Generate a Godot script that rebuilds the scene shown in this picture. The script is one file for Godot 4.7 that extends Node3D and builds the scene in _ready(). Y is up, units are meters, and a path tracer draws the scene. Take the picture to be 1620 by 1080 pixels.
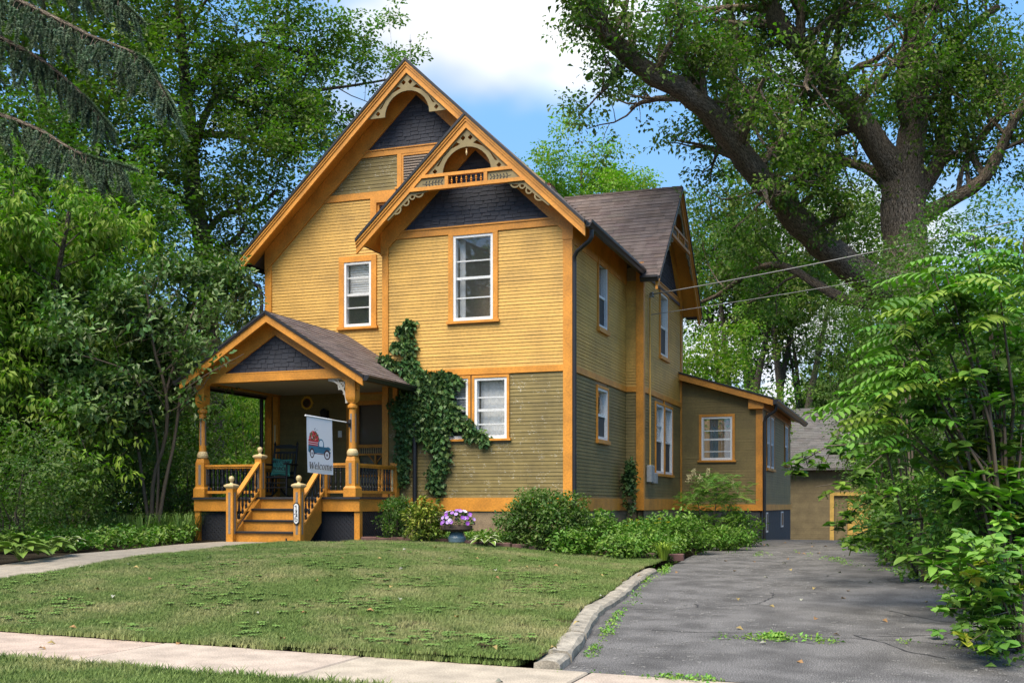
extends Node3D
# A yellow and olive Victorian house behind a lawn, seen from across the pavement. World axes follow the house:
# x runs along the front to the right, z towards the street, the origin is the right front corner of the bay at pavement level.

const UPV := Vector3(0, 1, 0)
const WALL_Z := -0.9          # front wall of the left half; the bay stands at z = 0
const BAY_L := -3.92
const HOUSE_L := -7.16
const SLOPE := 0.955          # pitch of the big roofs
const RIDGE := Vector2(-3.6, 10.32)
const BAY_RIDGE := Vector2(-1.93, 8.73)
const SIDE_X := 0.38          # right gable wall
const SIDE_Z0 := -4.31
const SIDE_Z1 := -8.76
const WING_X := 2.45
const FLOOR := 1.43

var rng := RandomNumberGenerator.new()
var M := {}
var T := {}
var used := {}
var shared := {}


class MB:
	var v := PackedVector3Array()
	var n := PackedVector3Array()
	var uv := PackedVector2Array()
	var c := PackedColorArray()
	var col := Color.WHITE
	var xf := Transform3D()

	func tri(a: Vector3, b: Vector3, d: Vector3) -> void:
		a = xf * a; b = xf * b; d = xf * d
		var k := (b - a).cross(d - a).normalized()
		v.append(a); v.append(d); v.append(b)
		for i in 3:
			n.append(k); c.append(col); uv.append(Vector2.ZERO)

	func tri_n(a: Vector3, b: Vector3, d: Vector3, na: Vector3, nb: Vector3, nd: Vector3, ua: Vector2, ub: Vector2, ud: Vector2) -> void:
		v.append(xf * a); v.append(xf * d); v.append(xf * b)
		n.append((xf.basis * na).normalized()); n.append((xf.basis * nd).normalized()); n.append((xf.basis * nb).normalized())
		uv.append(ua); uv.append(ud); uv.append(ub)
		for i in 3: c.append(col)

	func quad(a: Vector3, b: Vector3, d: Vector3, e: Vector3) -> void:
		tri(a, b, d); tri(a, d, e)

	func box(lo: Vector3, hi: Vector3) -> void:
		var p := [lo, Vector3(hi.x, lo.y, lo.z), Vector3(hi.x, lo.y, hi.z), Vector3(lo.x, lo.y, hi.z), Vector3(lo.x, hi.y, lo.z), Vector3(hi.x, hi.y, lo.z), hi, Vector3(lo.x, hi.y, hi.z)]
		quad(p[3], p[2], p[6], p[7]); quad(p[1], p[0], p[4], p[5])
		quad(p[0], p[3], p[7], p[4]); quad(p[2], p[1], p[5], p[6])
		quad(p[7], p[6], p[5], p[4]); quad(p[0], p[1], p[2], p[3])

	# bevelled box: the front, top and vertical edges lose a strip of width b
	func bbox(lo: Vector3, hi: Vector3, b: float) -> void:
		var ring := func(y: float, k: float) -> Array:
			var a := Vector3(lo.x + k, y, lo.z + k); var d := Vector3(hi.x - k, y, hi.z - k)
			return [Vector3(a.x + b, y, a.z), Vector3(d.x - b, y, a.z), Vector3(d.x, y, a.z + b), Vector3(d.x, y, d.z - b), Vector3(d.x - b, y, d.z), Vector3(a.x + b, y, d.z), Vector3(a.x, y, d.z - b), Vector3(a.x, y, a.z + b)]
		var r0: Array = ring.call(lo.y, 0.0)
		var r1: Array = ring.call(hi.y - b, 0.0)
		var r2: Array = ring.call(hi.y, b)
		for i in 8:
			var j := (i + 1) % 8
			quad(r0[j], r0[i], r1[i], r1[j]); quad(r1[j], r1[i], r2[i], r2[j])
		for i in range(1, 7): tri(r2[0], r2[i + 1], r2[i])

	# polygon in the local xy plane (counter-clockwise seen from +z), pushed from z0 to z1
	func prism(poly: PackedVector2Array, z0: float, z1: float) -> void:
		if Geometry2D.is_polygon_clockwise(poly):
			poly = poly.duplicate(); poly.reverse()
		var id := Geometry2D.triangulate_polygon(poly)
		for i in range(0, id.size(), 3):
			var a := poly[id[i]]; var b := poly[id[i + 1]]; var d := poly[id[i + 2]]
			if (b - a).cross(d - a) < 0:
				var s := b; b = d; d = s
			tri(Vector3(a.x, a.y, z1), Vector3(b.x, b.y, z1), Vector3(d.x, d.y, z1))
			tri(Vector3(a.x, a.y, z0), Vector3(d.x, d.y, z0), Vector3(b.x, b.y, z0))
		for i in poly.size():
			var a := poly[i]; var b := poly[(i + 1) % poly.size()]
			quad(Vector3(a.x, a.y, z0), Vector3(b.x, b.y, z0), Vector3(b.x, b.y, z1), Vector3(a.x, a.y, z1))

	# flat band along an arc in the xy plane
	func arc(ctr: Vector2, rx: float, ry: float, w: float, a0: float, a1: float, z0: float, z1: float, steps := 12) -> void:
		for i in steps:
			var p := a0 + (a1 - a0) * i / steps
			var q := a0 + (a1 - a0) * (i + 1) / steps
			var ip := ctr + Vector2(cos(p) * (rx - w), sin(p) * (ry - w)); var iq := ctr + Vector2(cos(q) * (rx - w), sin(q) * (ry - w))
			var op := ctr + Vector2(cos(p) * rx, sin(p) * ry); var oq := ctr + Vector2(cos(q) * rx, sin(q) * ry)
			prism(PackedVector2Array([ip, op, oq, iq]), z0, z1)

	# bar between two points of the local xy plane
	func bar(a: Vector2, b: Vector2, w: float, z0: float, z1: float) -> void:
		var k := (b - a).orthogonal().normalized() * w * 0.5
		prism(PackedVector2Array([a - k, b - k, b + k, a + k]), z0, z1)

	func lathe(prof: Array, ctr: Vector3, sides := 10, turn := 0.0) -> void:
		for i in prof.size() - 1:
			var r0: float = prof[i][0]; var y0: float = prof[i][1]; var r1: float = prof[i + 1][0]; var y1: float = prof[i + 1][1]
			var sl := Vector2(y1 - y0, r0 - r1).normalized()
			for s in sides:
				var p := turn + TAU * s / sides; var q := turn + TAU * (s + 1) / sides
				var dp := Vector3(cos(p), 0, sin(p)); var dq := Vector3(cos(q), 0, sin(q))
				var a := ctr + dp * r0 + Vector3(0, y0, 0); var b := ctr + dq * r0 + Vector3(0, y0, 0)
				var d := ctr + dq * r1 + Vector3(0, y1, 0); var e := ctr + dp * r1 + Vector3(0, y1, 0)
				if sides > 6:
					var na := dp * sl.x + Vector3(0, sl.y, 0); var nb := dq * sl.x + Vector3(0, sl.y, 0)
					if r1 > 0.0005: tri_n(a, d, b, na, nb, nb, Vector2.ZERO, Vector2.ZERO, Vector2.ZERO); 
					if r1 > 0.0005: tri_n(a, e, d, na, na, nb, Vector2.ZERO, Vector2.ZERO, Vector2.ZERO)
					else: tri_n(a, d, b, na, nb, nb, Vector2.ZERO, Vector2.ZERO, Vector2.ZERO)
				else:
					quad(a, e, d, b)

	# tube through points with a radius each; u runs round, v along (both in metres)
	func tube(pts: PackedVector3Array, rad: PackedFloat32Array, sides := 6, wob := 0.0, ph := 0.0) -> void:
		var side := Vector3.ZERO
		var prev := []
		var along := 0.0
		for i in pts.size():
			var dir := (pts[mini(i + 1, pts.size() - 1)] - pts[maxi(i - 1, 0)]).normalized()
			if i == 0:
				side = dir.cross(Vector3(0.31, 0.2, 0.93)).normalized()
			else:
				along += pts[i].distance_to(pts[i - 1])
				side = (side - dir * side.dot(dir)).normalized()
			var up := dir.cross(side)
			var ring := []
			for s in sides + 1:
				var a := TAU * s / sides
				var k := side * cos(a) + up * sin(a)
				var r := rad[i]
				if wob > 0.0: r *= 1.0 + wob * (sin(a * 3.0 + ph + along * 0.7) * 0.6 + sin(a * 5.0 - along * 1.9 + ph * 2.0) * 0.4)
				ring.append([pts[i] + k * r, k, Vector2(rad[0] * TAU * s / sides, along)])
			if i > 0:
				for s in sides:
					var a: Array = prev[s]; var b: Array = prev[s + 1]; var d: Array = ring[s + 1]; var e: Array = ring[s]
					tri_n(a[0], b[0], d[0], a[1], b[1], d[1], a[2], b[2], d[2])
					tri_n(a[0], d[0], e[0], a[1], d[1], e[1], a[2], d[2], e[2])
			prev = ring

	func mesh() -> ArrayMesh:
		var a := []
		a.resize(Mesh.ARRAY_MAX)
		a[Mesh.ARRAY_VERTEX] = v; a[Mesh.ARRAY_NORMAL] = n; a[Mesh.ARRAY_TEX_UV] = uv; a[Mesh.ARRAY_COLOR] = c
		var m := ArrayMesh.new()
		m.add_surface_from_arrays(Mesh.PRIMITIVE_TRIANGLES, a)
		return m


# ------------------------------------------------------------------ nodes

func numbered(called: String) -> String:
	var k: int = used.get(called, 0)
	used[called] = k + 1
	return called if k == 0 else "%s_%03d" % [called, k]

func tag(o: Node, label: String, category: String, group := "", kind := "") -> Node:
	if label: o.set_meta("label", label)
	if category: o.set_meta("category", category)
	if group: o.set_meta("group", group)
	if kind: o.set_meta("kind", kind)
	return o

func thing(called: String, label: String, category: String, at := Vector3.ZERO, group := "") -> Node3D:
	var o := Node3D.new()
	o.name = numbered(called)
	o.position = at
	add_child(o)
	tag(o, label, category, group)
	return o

func part(parent: Node, called: String, mb: MB, mat: Material, kind := "") -> MeshInstance3D:
	var o := MeshInstance3D.new()
	o.name = numbered(called) if parent == self else called
	o.mesh = mb.mesh()
	o.mesh.surface_set_material(0, mat)
	if parent == self or not (parent is Node3D): pass
	parent.add_child(o, true)
	if kind: o.set_meta("kind", kind)
	return o

func same(parent: Node, called: String, mesh: Mesh, xf: Transform3D) -> MeshInstance3D:
	var o := MeshInstance3D.new()
	o.name = called
	o.mesh = mesh
	o.transform = xf
	parent.add_child(o, true)
	return o

func node(parent: Node, called: String) -> Node3D:
	var o := Node3D.new()
	o.name = called
	parent.add_child(o, true)
	return o

func many(parent: Node, called: String, mesh: Mesh, xfs: Array, cols: Array, kind := "") -> MultiMeshInstance3D:
	var mm := MultiMesh.new()
	mm.transform_format = MultiMesh.TRANSFORM_3D
	mm.use_colors = true
	mm.mesh = mesh
	mm.instance_count = xfs.size()
	var buf := PackedFloat32Array()
	buf.resize(xfs.size() * 16)
	for i in xfs.size():
		var t: Transform3D = xfs[i]
		var k: Color = cols[i]
		var b := i * 16
		buf[b] = t.basis.x.x; buf[b + 1] = t.basis.y.x; buf[b + 2] = t.basis.z.x; buf[b + 3] = t.origin.x
		buf[b + 4] = t.basis.x.y; buf[b + 5] = t.basis.y.y; buf[b + 6] = t.basis.z.y; buf[b + 7] = t.origin.y
		buf[b + 8] = t.basis.x.z; buf[b + 9] = t.basis.y.z; buf[b + 10] = t.basis.z.z; buf[b + 11] = t.origin.z
		buf[b + 12] = k.r; buf[b + 13] = k.g; buf[b + 14] = k.b; buf[b + 15] = 1.0
	mm.buffer = buf
	var o := MultiMeshInstance3D.new()
	o.name = numbered(called) if parent == self else called
	o.multimesh = mm
	parent.add_child(o, true)
	if kind: o.set_meta("kind", kind)
	return o

func frame(o: Vector3, u: Vector3) -> Transform3D:   # wall frame: x along the wall, y up, z out of it
	return Transform3D(Basis(u, UPV, u.cross(UPV)), o)

func mb(xf := Transform3D(), col := Color.WHITE) -> MB:
	var m := MB.new()
	m.xf = xf
	m.col = col
	return m

func R(a: float, b: float) -> float:
	return rng.randf_range(a, b)

func grey(k: float) -> Color:
	return Color(k, k, k)


# ------------------------------------------------------------------ textures and materials

func noise_image(size: int, freq: float, oct: int, sd: int, kind := FastNoiseLite.TYPE_SIMPLEX_SMOOTH) -> Image:
	var f := FastNoiseLite.new()
	f.seed = sd
	f.noise_type = kind
	f.frequency = freq
	f.fractal_octaves = oct
	return f.get_seamless_image(size, size)

# grey noise stretched to lo..hi, with an optional gamma
func grey_tex(size: int, freq: float, oct: int, sd: int, lo: float, hi: float, gam := 1.0) -> ImageTexture:
	var im := noise_image(size, freq, oct, sd)
	var d := im.get_data()
	for i in d.size():
		d[i] = int(clampf(lo + (hi - lo) * pow(d[i] / 255.0, gam), 0.0, 1.0) * 255.0)
	return ImageTexture.create_from_image(Image.create_from_data(size, size, false, Image.FORMAT_L8, d))

# one paint: colour in linear values, a fine and a coarse pattern multiplied on it
func paint(lin: Color, rough := 0.6, fine: Texture2D = null, fine_s := 1.0, coarse: Texture2D = null, coarse_s := 0.2, bump := 0.0, spec := 0.5) -> StandardMaterial3D:
	var m := StandardMaterial3D.new()
	m.albedo_color = lin.linear_to_srgb()
	m.roughness = rough
	m.metallic_specular = spec
	m.vertex_color_use_as_albedo = true
	m.uv1_triplanar = true
	m.uv1_world_triplanar = true
	m.uv1_scale = Vector3.ONE * fine_s
	if fine: m.albedo_texture = fine
	if bump > 0.0 and fine:
		m.heightmap_enabled = true
		m.heightmap_texture = fine
		m.heightmap_scale = bump
	if coarse:
		m.detail_enabled = true
		m.detail_albedo = coarse
		m.detail_blend_mode = BaseMaterial3D.BLEND_MODE_MUL
		m.detail_uv_layer = BaseMaterial3D.DETAIL_UV_2
		m.uv2_triplanar = true
		m.uv2_world_triplanar = true
		m.uv2_scale = Vector3.ONE * coarse_s
	return m

# a leaf material: thin, lets light through, tinted by the copies' colours
func leaf(lin: Color, through := 0.5, rough := 0.5) -> StandardMaterial3D:
	var m := StandardMaterial3D.new()
	m.albedo_color = lin.linear_to_srgb()
	m.roughness = rough
	m.metallic_specular = 0.35
	m.vertex_color_use_as_albedo = true
	m.cull_mode = BaseMaterial3D.CULL_DISABLED
	m.backlight_enabled = true
	m.backlight = Color(0.75, 1.0, 0.25) * through
	return m

func make_materials() -> void:
	T.fine = grey_tex(512, 0.03, 4, 1, 0.90, 1.04)
	T.grain = grey_tex(512, 0.12, 3, 2, 0.72, 1.1)
	T.soft = grey_tex(512, 0.012, 4, 3, 0.84, 1.06)
	T.patch = grey_tex(512, 0.012, 4, 3, 0.68, 1.12)
	T.speck = grey_tex(512, 0.2, 2, 4, 0.35, 1.25, 1.2)
	T.scuff = grey_tex(512, 0.035, 5, 12, 0.74, 1.0, 0.4)
	# weathered olive paint: thin white flecks where the paint has come off along the lower edges
	var fl := noise_image(512, 0.02, 3, 5)
	var fs := noise_image(512, 0.14, 3, 6)
	var fd := noise_image(512, 0.03, 4, 7)
	var im := Image.create(512, 512, false, Image.FORMAT_RGB8)
	var base := Color(0.212, 0.16, 0.05)
	for y in 512:
		for x in 512:
			var k := fd.get_pixel(x, y).r
			var cc := base * (0.86 + 0.26 * k)
			var chip := fs.get_pixel((x / 2) % 512, (y * 3) % 512).r
			var zone := fl.get_pixel(x, y).r
			if zone > 0.63 and chip > 0.74: cc = Color(0.62, 0.6, 0.55)
			elif zone > 0.55 and chip > 0.80: cc = Color(0.45, 0.38, 0.26)
			im.set_pixel(x, y, cc.linear_to_srgb())
	T.olive = ImageTexture.create_from_image(im)
	M.yellow = paint(Color(0.71, 0.415, 0.088), 0.6, T.scuff, 0.8, T.soft, 0.16)
	M.olive = paint(Color.WHITE, 0.65, T.olive, 0.34, T.soft, 0.2)
	M.olive_plain = paint(Color(0.235, 0.175, 0.058), 0.65, T.fine, 0.9, T.soft, 0.2)
	M.orange = paint(Color(0.76, 0.315, 0.037), 0.5, T.scuff, 1.1, T.soft, 0.3)
	M.fret = paint(Color(0.30, 0.235, 0.105), 0.65, T.grain, 1.3, T.soft, 0.4)
	M.lavender = paint(Color(0.22, 0.19, 0.17), 0.6, T.fine, 2.0)
	M.cream = paint(Color(0.62, 0.48, 0.25), 0.55, T.fine, 2.0)
	M.shingle = paint(Color(0.045, 0.05, 0.07), 0.75, T.grain, 1.5, T.soft, 0.5, 0.15)
	M.roof = paint(Color(0.34, 0.27, 0.25), 0.9, T.speck, 1.6, T.soft, 0.45, 0.2, 0.3)
	M.roof_grey = paint(Color(0.26, 0.245, 0.23), 0.9, T.speck, 1.6, T.soft, 0.3, 0.2, 0.3)
	M.gutter = paint(Color(0.018, 0.018, 0.021), 0.4, T.fine, 1.0)
	M.black = paint(Color(0.012, 0.012, 0.015), 0.45, T.fine, 2.0)
	M.white = paint(Color(0.78, 0.79, 0.80), 0.4, T.fine, 1.5)
	M.blind = paint(Color(0.72, 0.74, 0.76), 0.8, T.fine, 1.0)
	M.curtain = paint(Color(0.10, 0.17, 0.21), 0.9, T.fine, 2.0)
	M.dark_in = paint(Color(0.15, 0.12, 0.095), 0.9)  # room surfaces coloured dark so the rooms behind the panes look dim
	M.seed = paint(Color(0.05, 0.03, 0.015), 0.9)
	M.core = paint(Color(0.30, 0.22, 0.13), 0.9, T.fine, 1.0)
	M.screen = paint(Color(0.035, 0.038, 0.042), 0.7)
	M.stone = paint(Color(0.34, 0.25, 0.16), 0.9, T.grain, 0.8, T.soft, 0.7, 0.5)
	M.foundation = paint(Color(0.055, 0.057, 0.062), 0.8, T.grain, 0.8, T.soft, 0.8, 0.4)
	M.brick = paint(Color(0.21, 0.068, 0.045), 0.9, T.grain, 1.4, T.soft, 1.0, 0.4)
	M.paver = paint(Color(0.19, 0.105, 0.09), 0.9, T.grain, 1.4, T.soft, 1.0, 0.4)
	M.concrete = paint(Color(0.56, 0.455, 0.365), 0.92, T.grain, 0.9, T.soft, 0.4, 0.12)
	M.old_concrete = paint(Color(0.47, 0.42, 0.34), 0.95, T.grain, 0.8, T.patch, 0.9, 0.5)
	M.metal = paint(Color(0.30, 0.32, 0.34), 0.5, T.fine, 2.0)
	M.wire = paint(Color(0.18, 0.18, 0.18), 0.5)
	M.glass = StandardMaterial3D.new()
	M.glass.albedo_color = Color(0.9, 0.95, 0.95, 0.01)
	M.glass.transparency = BaseMaterial3D.TRANSPARENCY_ALPHA
	M.glass.roughness = 0.02
	M.glass.metallic_specular = 0.7


# ------------------------------------------------------------------ house: generic pieces

# horizontal boards over a wall; span gives the covered range at a height, holes are [u0, u1, y0, y1]
func clap(parent: Node, t: Transform3D, e: float, y0: float, y1: float, span: Callable, holes: Array, mat: Material, each: bool) -> void:
	var all := mb(t)
	var rows := int(ceil((y1 - y0) / e))
	for r in rows:
		var a := y0 + r * e
		var b := minf(a + e + 0.006, y1)
		var lim: Array = span.call(minf(a + e * 0.5, y1))
		if lim[1] - lim[0] < 0.02: continue
		var segs := [[lim[0], lim[1]]]
		for h in holes:
			if a + e * 0.5 > h[2] and a + e * 0.5 < h[3]:
				var out := []
				for s in segs:
					if h[1] <= s[0] or h[0] >= s[1]: out.append(s)
					else:
						if h[0] - s[0] > 0.02: out.append([s[0], h[0]])
						if s[1] - h[1] > 0.02: out.append([h[1], s[1]])
				segs = out
		if each and segs.size() == 1 and segs[0][1] - segs[0][0] > 2.2 and rng.randf() < 0.35:
			var cutu: float = lerpf(segs[0][0], segs[0][1], R(0.2, 0.8))
			segs = [[segs[0][0], cutu - 0.0015], [cutu + 0.0015, segs[0][1]]]
		for s in segs:
			var m := mb(t) if each else all
			m.col = grey(R(0.9, 1.06))
			var th := R(0.0125, 0.0165)
			var sag := R(-0.0015, 0.0015)
			var p := [Vector3(s[0], a + sag, 0.0), Vector3(s[1], a - sag, 0.0), Vector3(s[0], a + sag, th), Vector3(s[1], a - sag, th), Vector3(s[0], b, 0.004), Vector3(s[1], b, 0.004)]
			m.quad(p[2], p[3], p[5], p[4])
			m.quad(p[0], p[1], p[3], p[2])
			m.tri(p[0], p[2], p[4]); m.tri(p[1], p[5], p[3])
			if each: part(parent, "clapboard", m, mat)
	if not each and all.v.size(): part(parent, "clapboards", all, mat, "stuff")

# a wall sheet of some thickness with real openings
func sheet(m: MB, t: Transform3D, u0: float, u1: float, y0: float, y1: float, holes: Array, d0 := -0.14, d1 := 0.0) -> void:
	m.xf = t
	var us := [u0, u1]; var ys := [y0, y1]
	for h in holes:
		for k in [h[0], h[1]]:
			if k > u0 and k < u1 and not us.has(k): us.append(k)
		for k in [h[2], h[3]]:
			if k > y0 and k < y1 and not ys.has(k): ys.append(k)
	us.sort(); ys.sort()
	for i in us.size() - 1:
		for j in ys.size() - 1:
			var cu: float = (us[i] + us[i + 1]) * 0.5; var cy: float = (ys[j] + ys[j + 1]) * 0.5
			var open := false
			for h in holes:
				if cu > h[0] and cu < h[1] and cy > h[2] and cy < h[3]: open = true
			if not open: m.box(Vector3(us[i], ys[j], d0), Vector3(us[i + 1], ys[j + 1], d1))

# sash window: [u0, u1, y0, y1] is the outer edge of the white frame
func window(parent: Node, t: Transform3D, u0: float, u1: float, y0: float, y1: float, cas: float, opt := {}) -> Node3D:
	var w := node(parent, "window")
	var k := mb(t)
	var sill: float = opt.get("sill", 0.05)
	var head: float = opt.get("head", cas)
	k.box(Vector3(u0 - cas, y0, 0.0), Vector3(u0, y1, 0.042)); k.box(Vector3(u1, y0, 0.0), Vector3(u1 + cas, y1, 0.042))
	if head > 0.0: k.box(Vector3(u0 - cas, y1, 0.0), Vector3(u1 + cas, y1 + head, 0.044))
	part(w, "casing", k, M.orange)
	k = mb(t)
	k.box(Vector3(u0 - cas - 0.035, y0 - sill, 0.0), Vector3(u1 + cas + 0.035, y0, 0.075))
	part(w, "sill", k, M.orange)
	var f := 0.05
	k = mb(t)
	k.box(Vector3(u0, y0, -0.10), Vector3(u0 + f, y1, 0.028)); k.box(Vector3(u1 - f, y0, -0.10), Vector3(u1, y1, 0.028))
	k.box(Vector3(u0 + f, y0, -0.10), Vector3(u1 - f, y0 + f * 1.3, 0.03)); k.box(Vector3(u0 + f, y1 - f, -0.10), Vector3(u1 - f, y1, 0.026))
	part(w, "frame", k, M.white)
	var mid: float = y0 + (y1 - y0) * float(opt.get("mid", 0.48))
	var ia := u0 + f; var ib := u1 - f
	boards(w, "sash_rail", t, [[ia, ib, mid - 0.025, mid + 0.025, -0.06, -0.008]], M.white)
	for q in opt.get("bars", [0.27, 0.72]):
		var yy: float = y0 + (y1 - y0) * q
		boards(w, "sash_rail", t, [[ia, ib, yy - 0.012, yy + 0.012, -0.045, -0.012]], M.white)
	for half in 2:
		k = mb(t)
		var a := y0 + f * 1.3 if half == 0 else mid + 0.025
		var b := mid - 0.025 if half == 0 else y1 - f
		k.box(Vector3(ia, a, -0.056), Vector3(ib, b, -0.052))
		part(w, "pane", k, M.glass)
	k = mb(t)   # storm glazing in front of the sashes
	k.box(Vector3(ia, y0 + f * 1.3, -0.006), Vector3(ib, y1 - f, -0.003))
	if not opt.get("screen", false): part(w, "storm_pane", k, M.glass)
	if opt.get("screen", false):
		boards(w, "insect_screen", t, [[ia + 0.004, ib - 0.004, y0 + f * 1.3, mid - 0.027, -0.035, -0.032]], M.screen)
	if opt.has("blind"):
		k = mb(t)
		var y: float = y1 - f
		var low: float = y1 - (y1 - y0) * float(opt.blind)
		while y > low:
			k.box(Vector3(ia + 0.01, y - 0.045, -0.155), Vector3(ib - 0.01, y - 0.004, -0.145)); y -= 0.05
		part(w, "blind", k, M.blind)
	if opt.has("curtain"):
		for q in opt.curtain:
			k = mb(t)
			var a: float = ia + (ib - ia) * q[0]; var b: float = ia + (ib - ia) * q[1]
			for i in 8:
				var p := a + (b - a) * i / 8.0; var r := a + (b - a) * (i + 1) / 8.0
				var zp := -0.20 + 0.02 * (i % 2); var zr := -0.20 + 0.02 * ((i + 1) % 2)
				k.quad(Vector3(p, y0, zp), Vector3(r, y0, zr), Vector3(r, y1, zr), Vector3(p, y1, zp))
			part(w, "curtain", k, opt.get("cloth", M.blind))
	return w

# one part for each box [u0, u1, y0, y1, d0, d1]
func boards(parent: Node, called: String, t: Transform3D, list: Array, mat: Material) -> void:
	for b in list:
		var k := mb(t, grey(R(0.96, 1.03)))
		k.box(Vector3(b[0], b[2], b[4]), Vector3(b[1], b[3], b[5]))
		part(parent, called, k, mat)

func hole(u0: float, u1: float, y0: float, y1: float, k := 0.0) -> Array:
	return [u0 - k, u1 + k, y0 - k, y1 + k]

# square-butt shingles over a gable triangle, each one a piece; half(y) is the half width at a height
func gable_shingles(parent: Node, t: Transform3D, uc: float, y0: float, peak: float, k: float, each: bool, e := 0.08, w := 0.17) -> void:
	var back := mb(t)
	back.prism(PackedVector2Array([Vector2(uc - (peak - y0) / k - 0.05, y0), Vector2(uc + (peak - y0) / k + 0.05, y0), Vector2(uc, peak + 0.05)]), 0.0, 0.002)
	part(parent, "gable_underlay", back, M.shingle)
	var all := mb(t)
	var r := 0
	var y := y0
	while y < peak - 0.03:
		var half := (peak - y) / k + 0.03
		var u := uc - half - R(0.0, w)
		while u < uc + half:
			var a := maxf(u + 0.003, uc - half); var b := minf(u + w - 0.003, uc + half)
			u += w * R(0.86, 1.14)
			b = minf(b, u - 0.003)
			if b - a > 0.02:
				var m := mb(t) if each else all
				m.col = grey(R(0.85, 1.15))
				var drop := R(-0.02, -0.008) if rng.randf() < 0.5 else R(0.0, 0.006)
				var yl := maxf(y + drop, y0)
				# the upper corners follow the rake
				var hu := maxf((peak - (y + e + 0.02)) / k + 0.04, 0.0)
				var ta := clampf(a, uc - hu, uc + hu); var tb := clampf(b, uc - hu, uc + hu)
				var th := R(0.014, 0.02)
				var p := [Vector3(a, yl, th), Vector3(b, yl, th), Vector3(tb, y + e + 0.02, 0.003), Vector3(ta, y + e + 0.02, 0.003), Vector3(a, yl, 0.0), Vector3(b, yl, 0.0), Vector3(tb, y + e + 0.02, 0.0), Vector3(ta, y + e + 0.02, 0.0)]
				m.quad(p[0], p[1], p[2], p[3]); m.quad(p[4], p[5], p[1], p[0])
				m.quad(p[4], p[0], p[3], p[7]); m.quad(p[1], p[5], p[6], p[2])
				if each: part(parent, "gable_shingle", m, M.shingle)
		y += e
		r += 1
	if not each and all.v.size(): part(parent, "gable_shingles", all, M.shingle, "stuff")

# asphalt shingles on a roof plane: o at the eave's left, u along the eave, s up the slope; span(v) gives [u0, u1] at slope distance v
func roof_shingles(parent: Node, o: Vector3, u: Vector3, s: Vector3, length: float, span: Callable, each: bool, mat: Material, e := 0.145, w := 0.32) -> void:
	var nn := u.cross(s).normalized()
	var t := Transform3D(Basis(u, s, nn), o)
	var all := mb(t)
	var v := 0.0
	while v < length:
		var lim: Array = span.call(v + e * 0.5)
		var x: float = lim[0] - R(0.0, w)
		while x < lim[1]:
			var wd := w * R(0.7, 1.25)
			var a: float = maxf(x + 0.002, lim[0]); var b: float = minf(x + wd - 0.002, lim[1])
			x += wd
			if b - a < 0.015: continue
			var m := mb(t) if each else all
			var g := R(0.72, 1.2)
			m.col = Color(g * R(0.96, 1.06), g, g * R(0.95, 1.05))
			var th := R(0.009, 0.016)
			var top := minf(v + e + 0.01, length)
			m.quad(Vector3(a, v, th), Vector3(b, v, th), Vector3(b, top, 0.003), Vector3(a, top, 0.003))
			m.quad(Vector3(a, v, 0), Vector3(b, v, 0), Vector3(b, v, th), Vector3(a, v, th))
			m.quad(Vector3(a, v, 0), Vector3(a, v, th), Vector3(a, top, 0.003), Vector3(a, top, 0))
			m.quad(Vector3(b, v, th), Vector3(b, v, 0), Vector3(b, top, 0), Vector3(b, top, 0.003))
			if each: part(parent, "roof_shingle", m, mat)
		v += e
	if not each and all.v.size(): part(parent, "roof_shingles", all, mat, "stuff")

# band of constant vertical depth under a rake line, from (a) to (b) in the local xy plane
func rake(m: MB, a: Vector2, b: Vector2, drop0: float, drop1: float, z0: float, z1: float) -> void:
	m.prism(PackedVector2Array([a - Vector2(0, drop0), b - Vector2(0, drop0), b - Vector2(0, drop1), a - Vector2(0, drop1)]), z0, z1)

# carved gable plate under a peak: CSG so that the piercings are real holes
func peak_plate(parent: Node, t: Transform3D, apex: Vector2, h: float, k: float) -> void:
	var hw := h / k
	var c := CSGCombiner3D.new()
	c.name = "gable_ornament"
	c.transform = t * Transform3D(Basis(), Vector3(apex.x, apex.y, 0))
	var pl := CSGPolygon3D.new()
	pl.name = "plate"
	var pts := PackedVector2Array([Vector2(0, 0), Vector2(-hw, -h), Vector2(-hw * 0.58, -h)])
	var r := hw * 0.555
	for i in 15:
		var a := PI - PI * i / 14.0
		pts.append(Vector2(cos(a) * r, -h + sin(a) * (h - 0.36)))
	pts.append_array([Vector2(hw * 0.58, -h), Vector2(hw, -h)])
	pl.polygon = pts
	pl.depth = 0.03
	pl.material = M.fret
	c.add_child(pl)
	var cut := func(poly: PackedVector2Array) -> void:
		var q := CSGPolygon3D.new()
		q.name = "cut"
		q.polygon = poly
		q.depth = 0.2
		q.position.z = 0.1
		q.operation = CSGShape3D.OPERATION_SUBTRACTION
		q.material = M.fret
		c.add_child(q, true)
	for q in [Vector2(-0.075, -0.19), Vector2(0.075, -0.19), Vector2(-hw * 0.73, -h + 0.085), Vector2(hw * 0.73, -h + 0.085)]:
		var poly := PackedVector2Array()
		for i in 24:
			var a := TAU * i / 24.0
			poly.append(q + Vector2(cos(a), sin(a)) * 0.048 * (0.72 + 0.28 * absf(cos(a * 2.0))))
		cut.call(poly)
	for s: float in [-1.0, 1.0]:
		cut.call(PackedVector2Array([Vector2(s * 0.13, -0.30), Vector2(s * 0.21, -0.255), Vector2(s * (hw * 0.55), -h * 0.60), Vector2(s * (hw * 0.70), -h * 0.80), Vector2(s * (hw * 0.635), -h * 0.78), Vector2(s * (hw * 0.53), -h * 0.60), Vector2(s * (hw * 0.36), -h * 0.44)]))
	parent.add_child(c, true)

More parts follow.
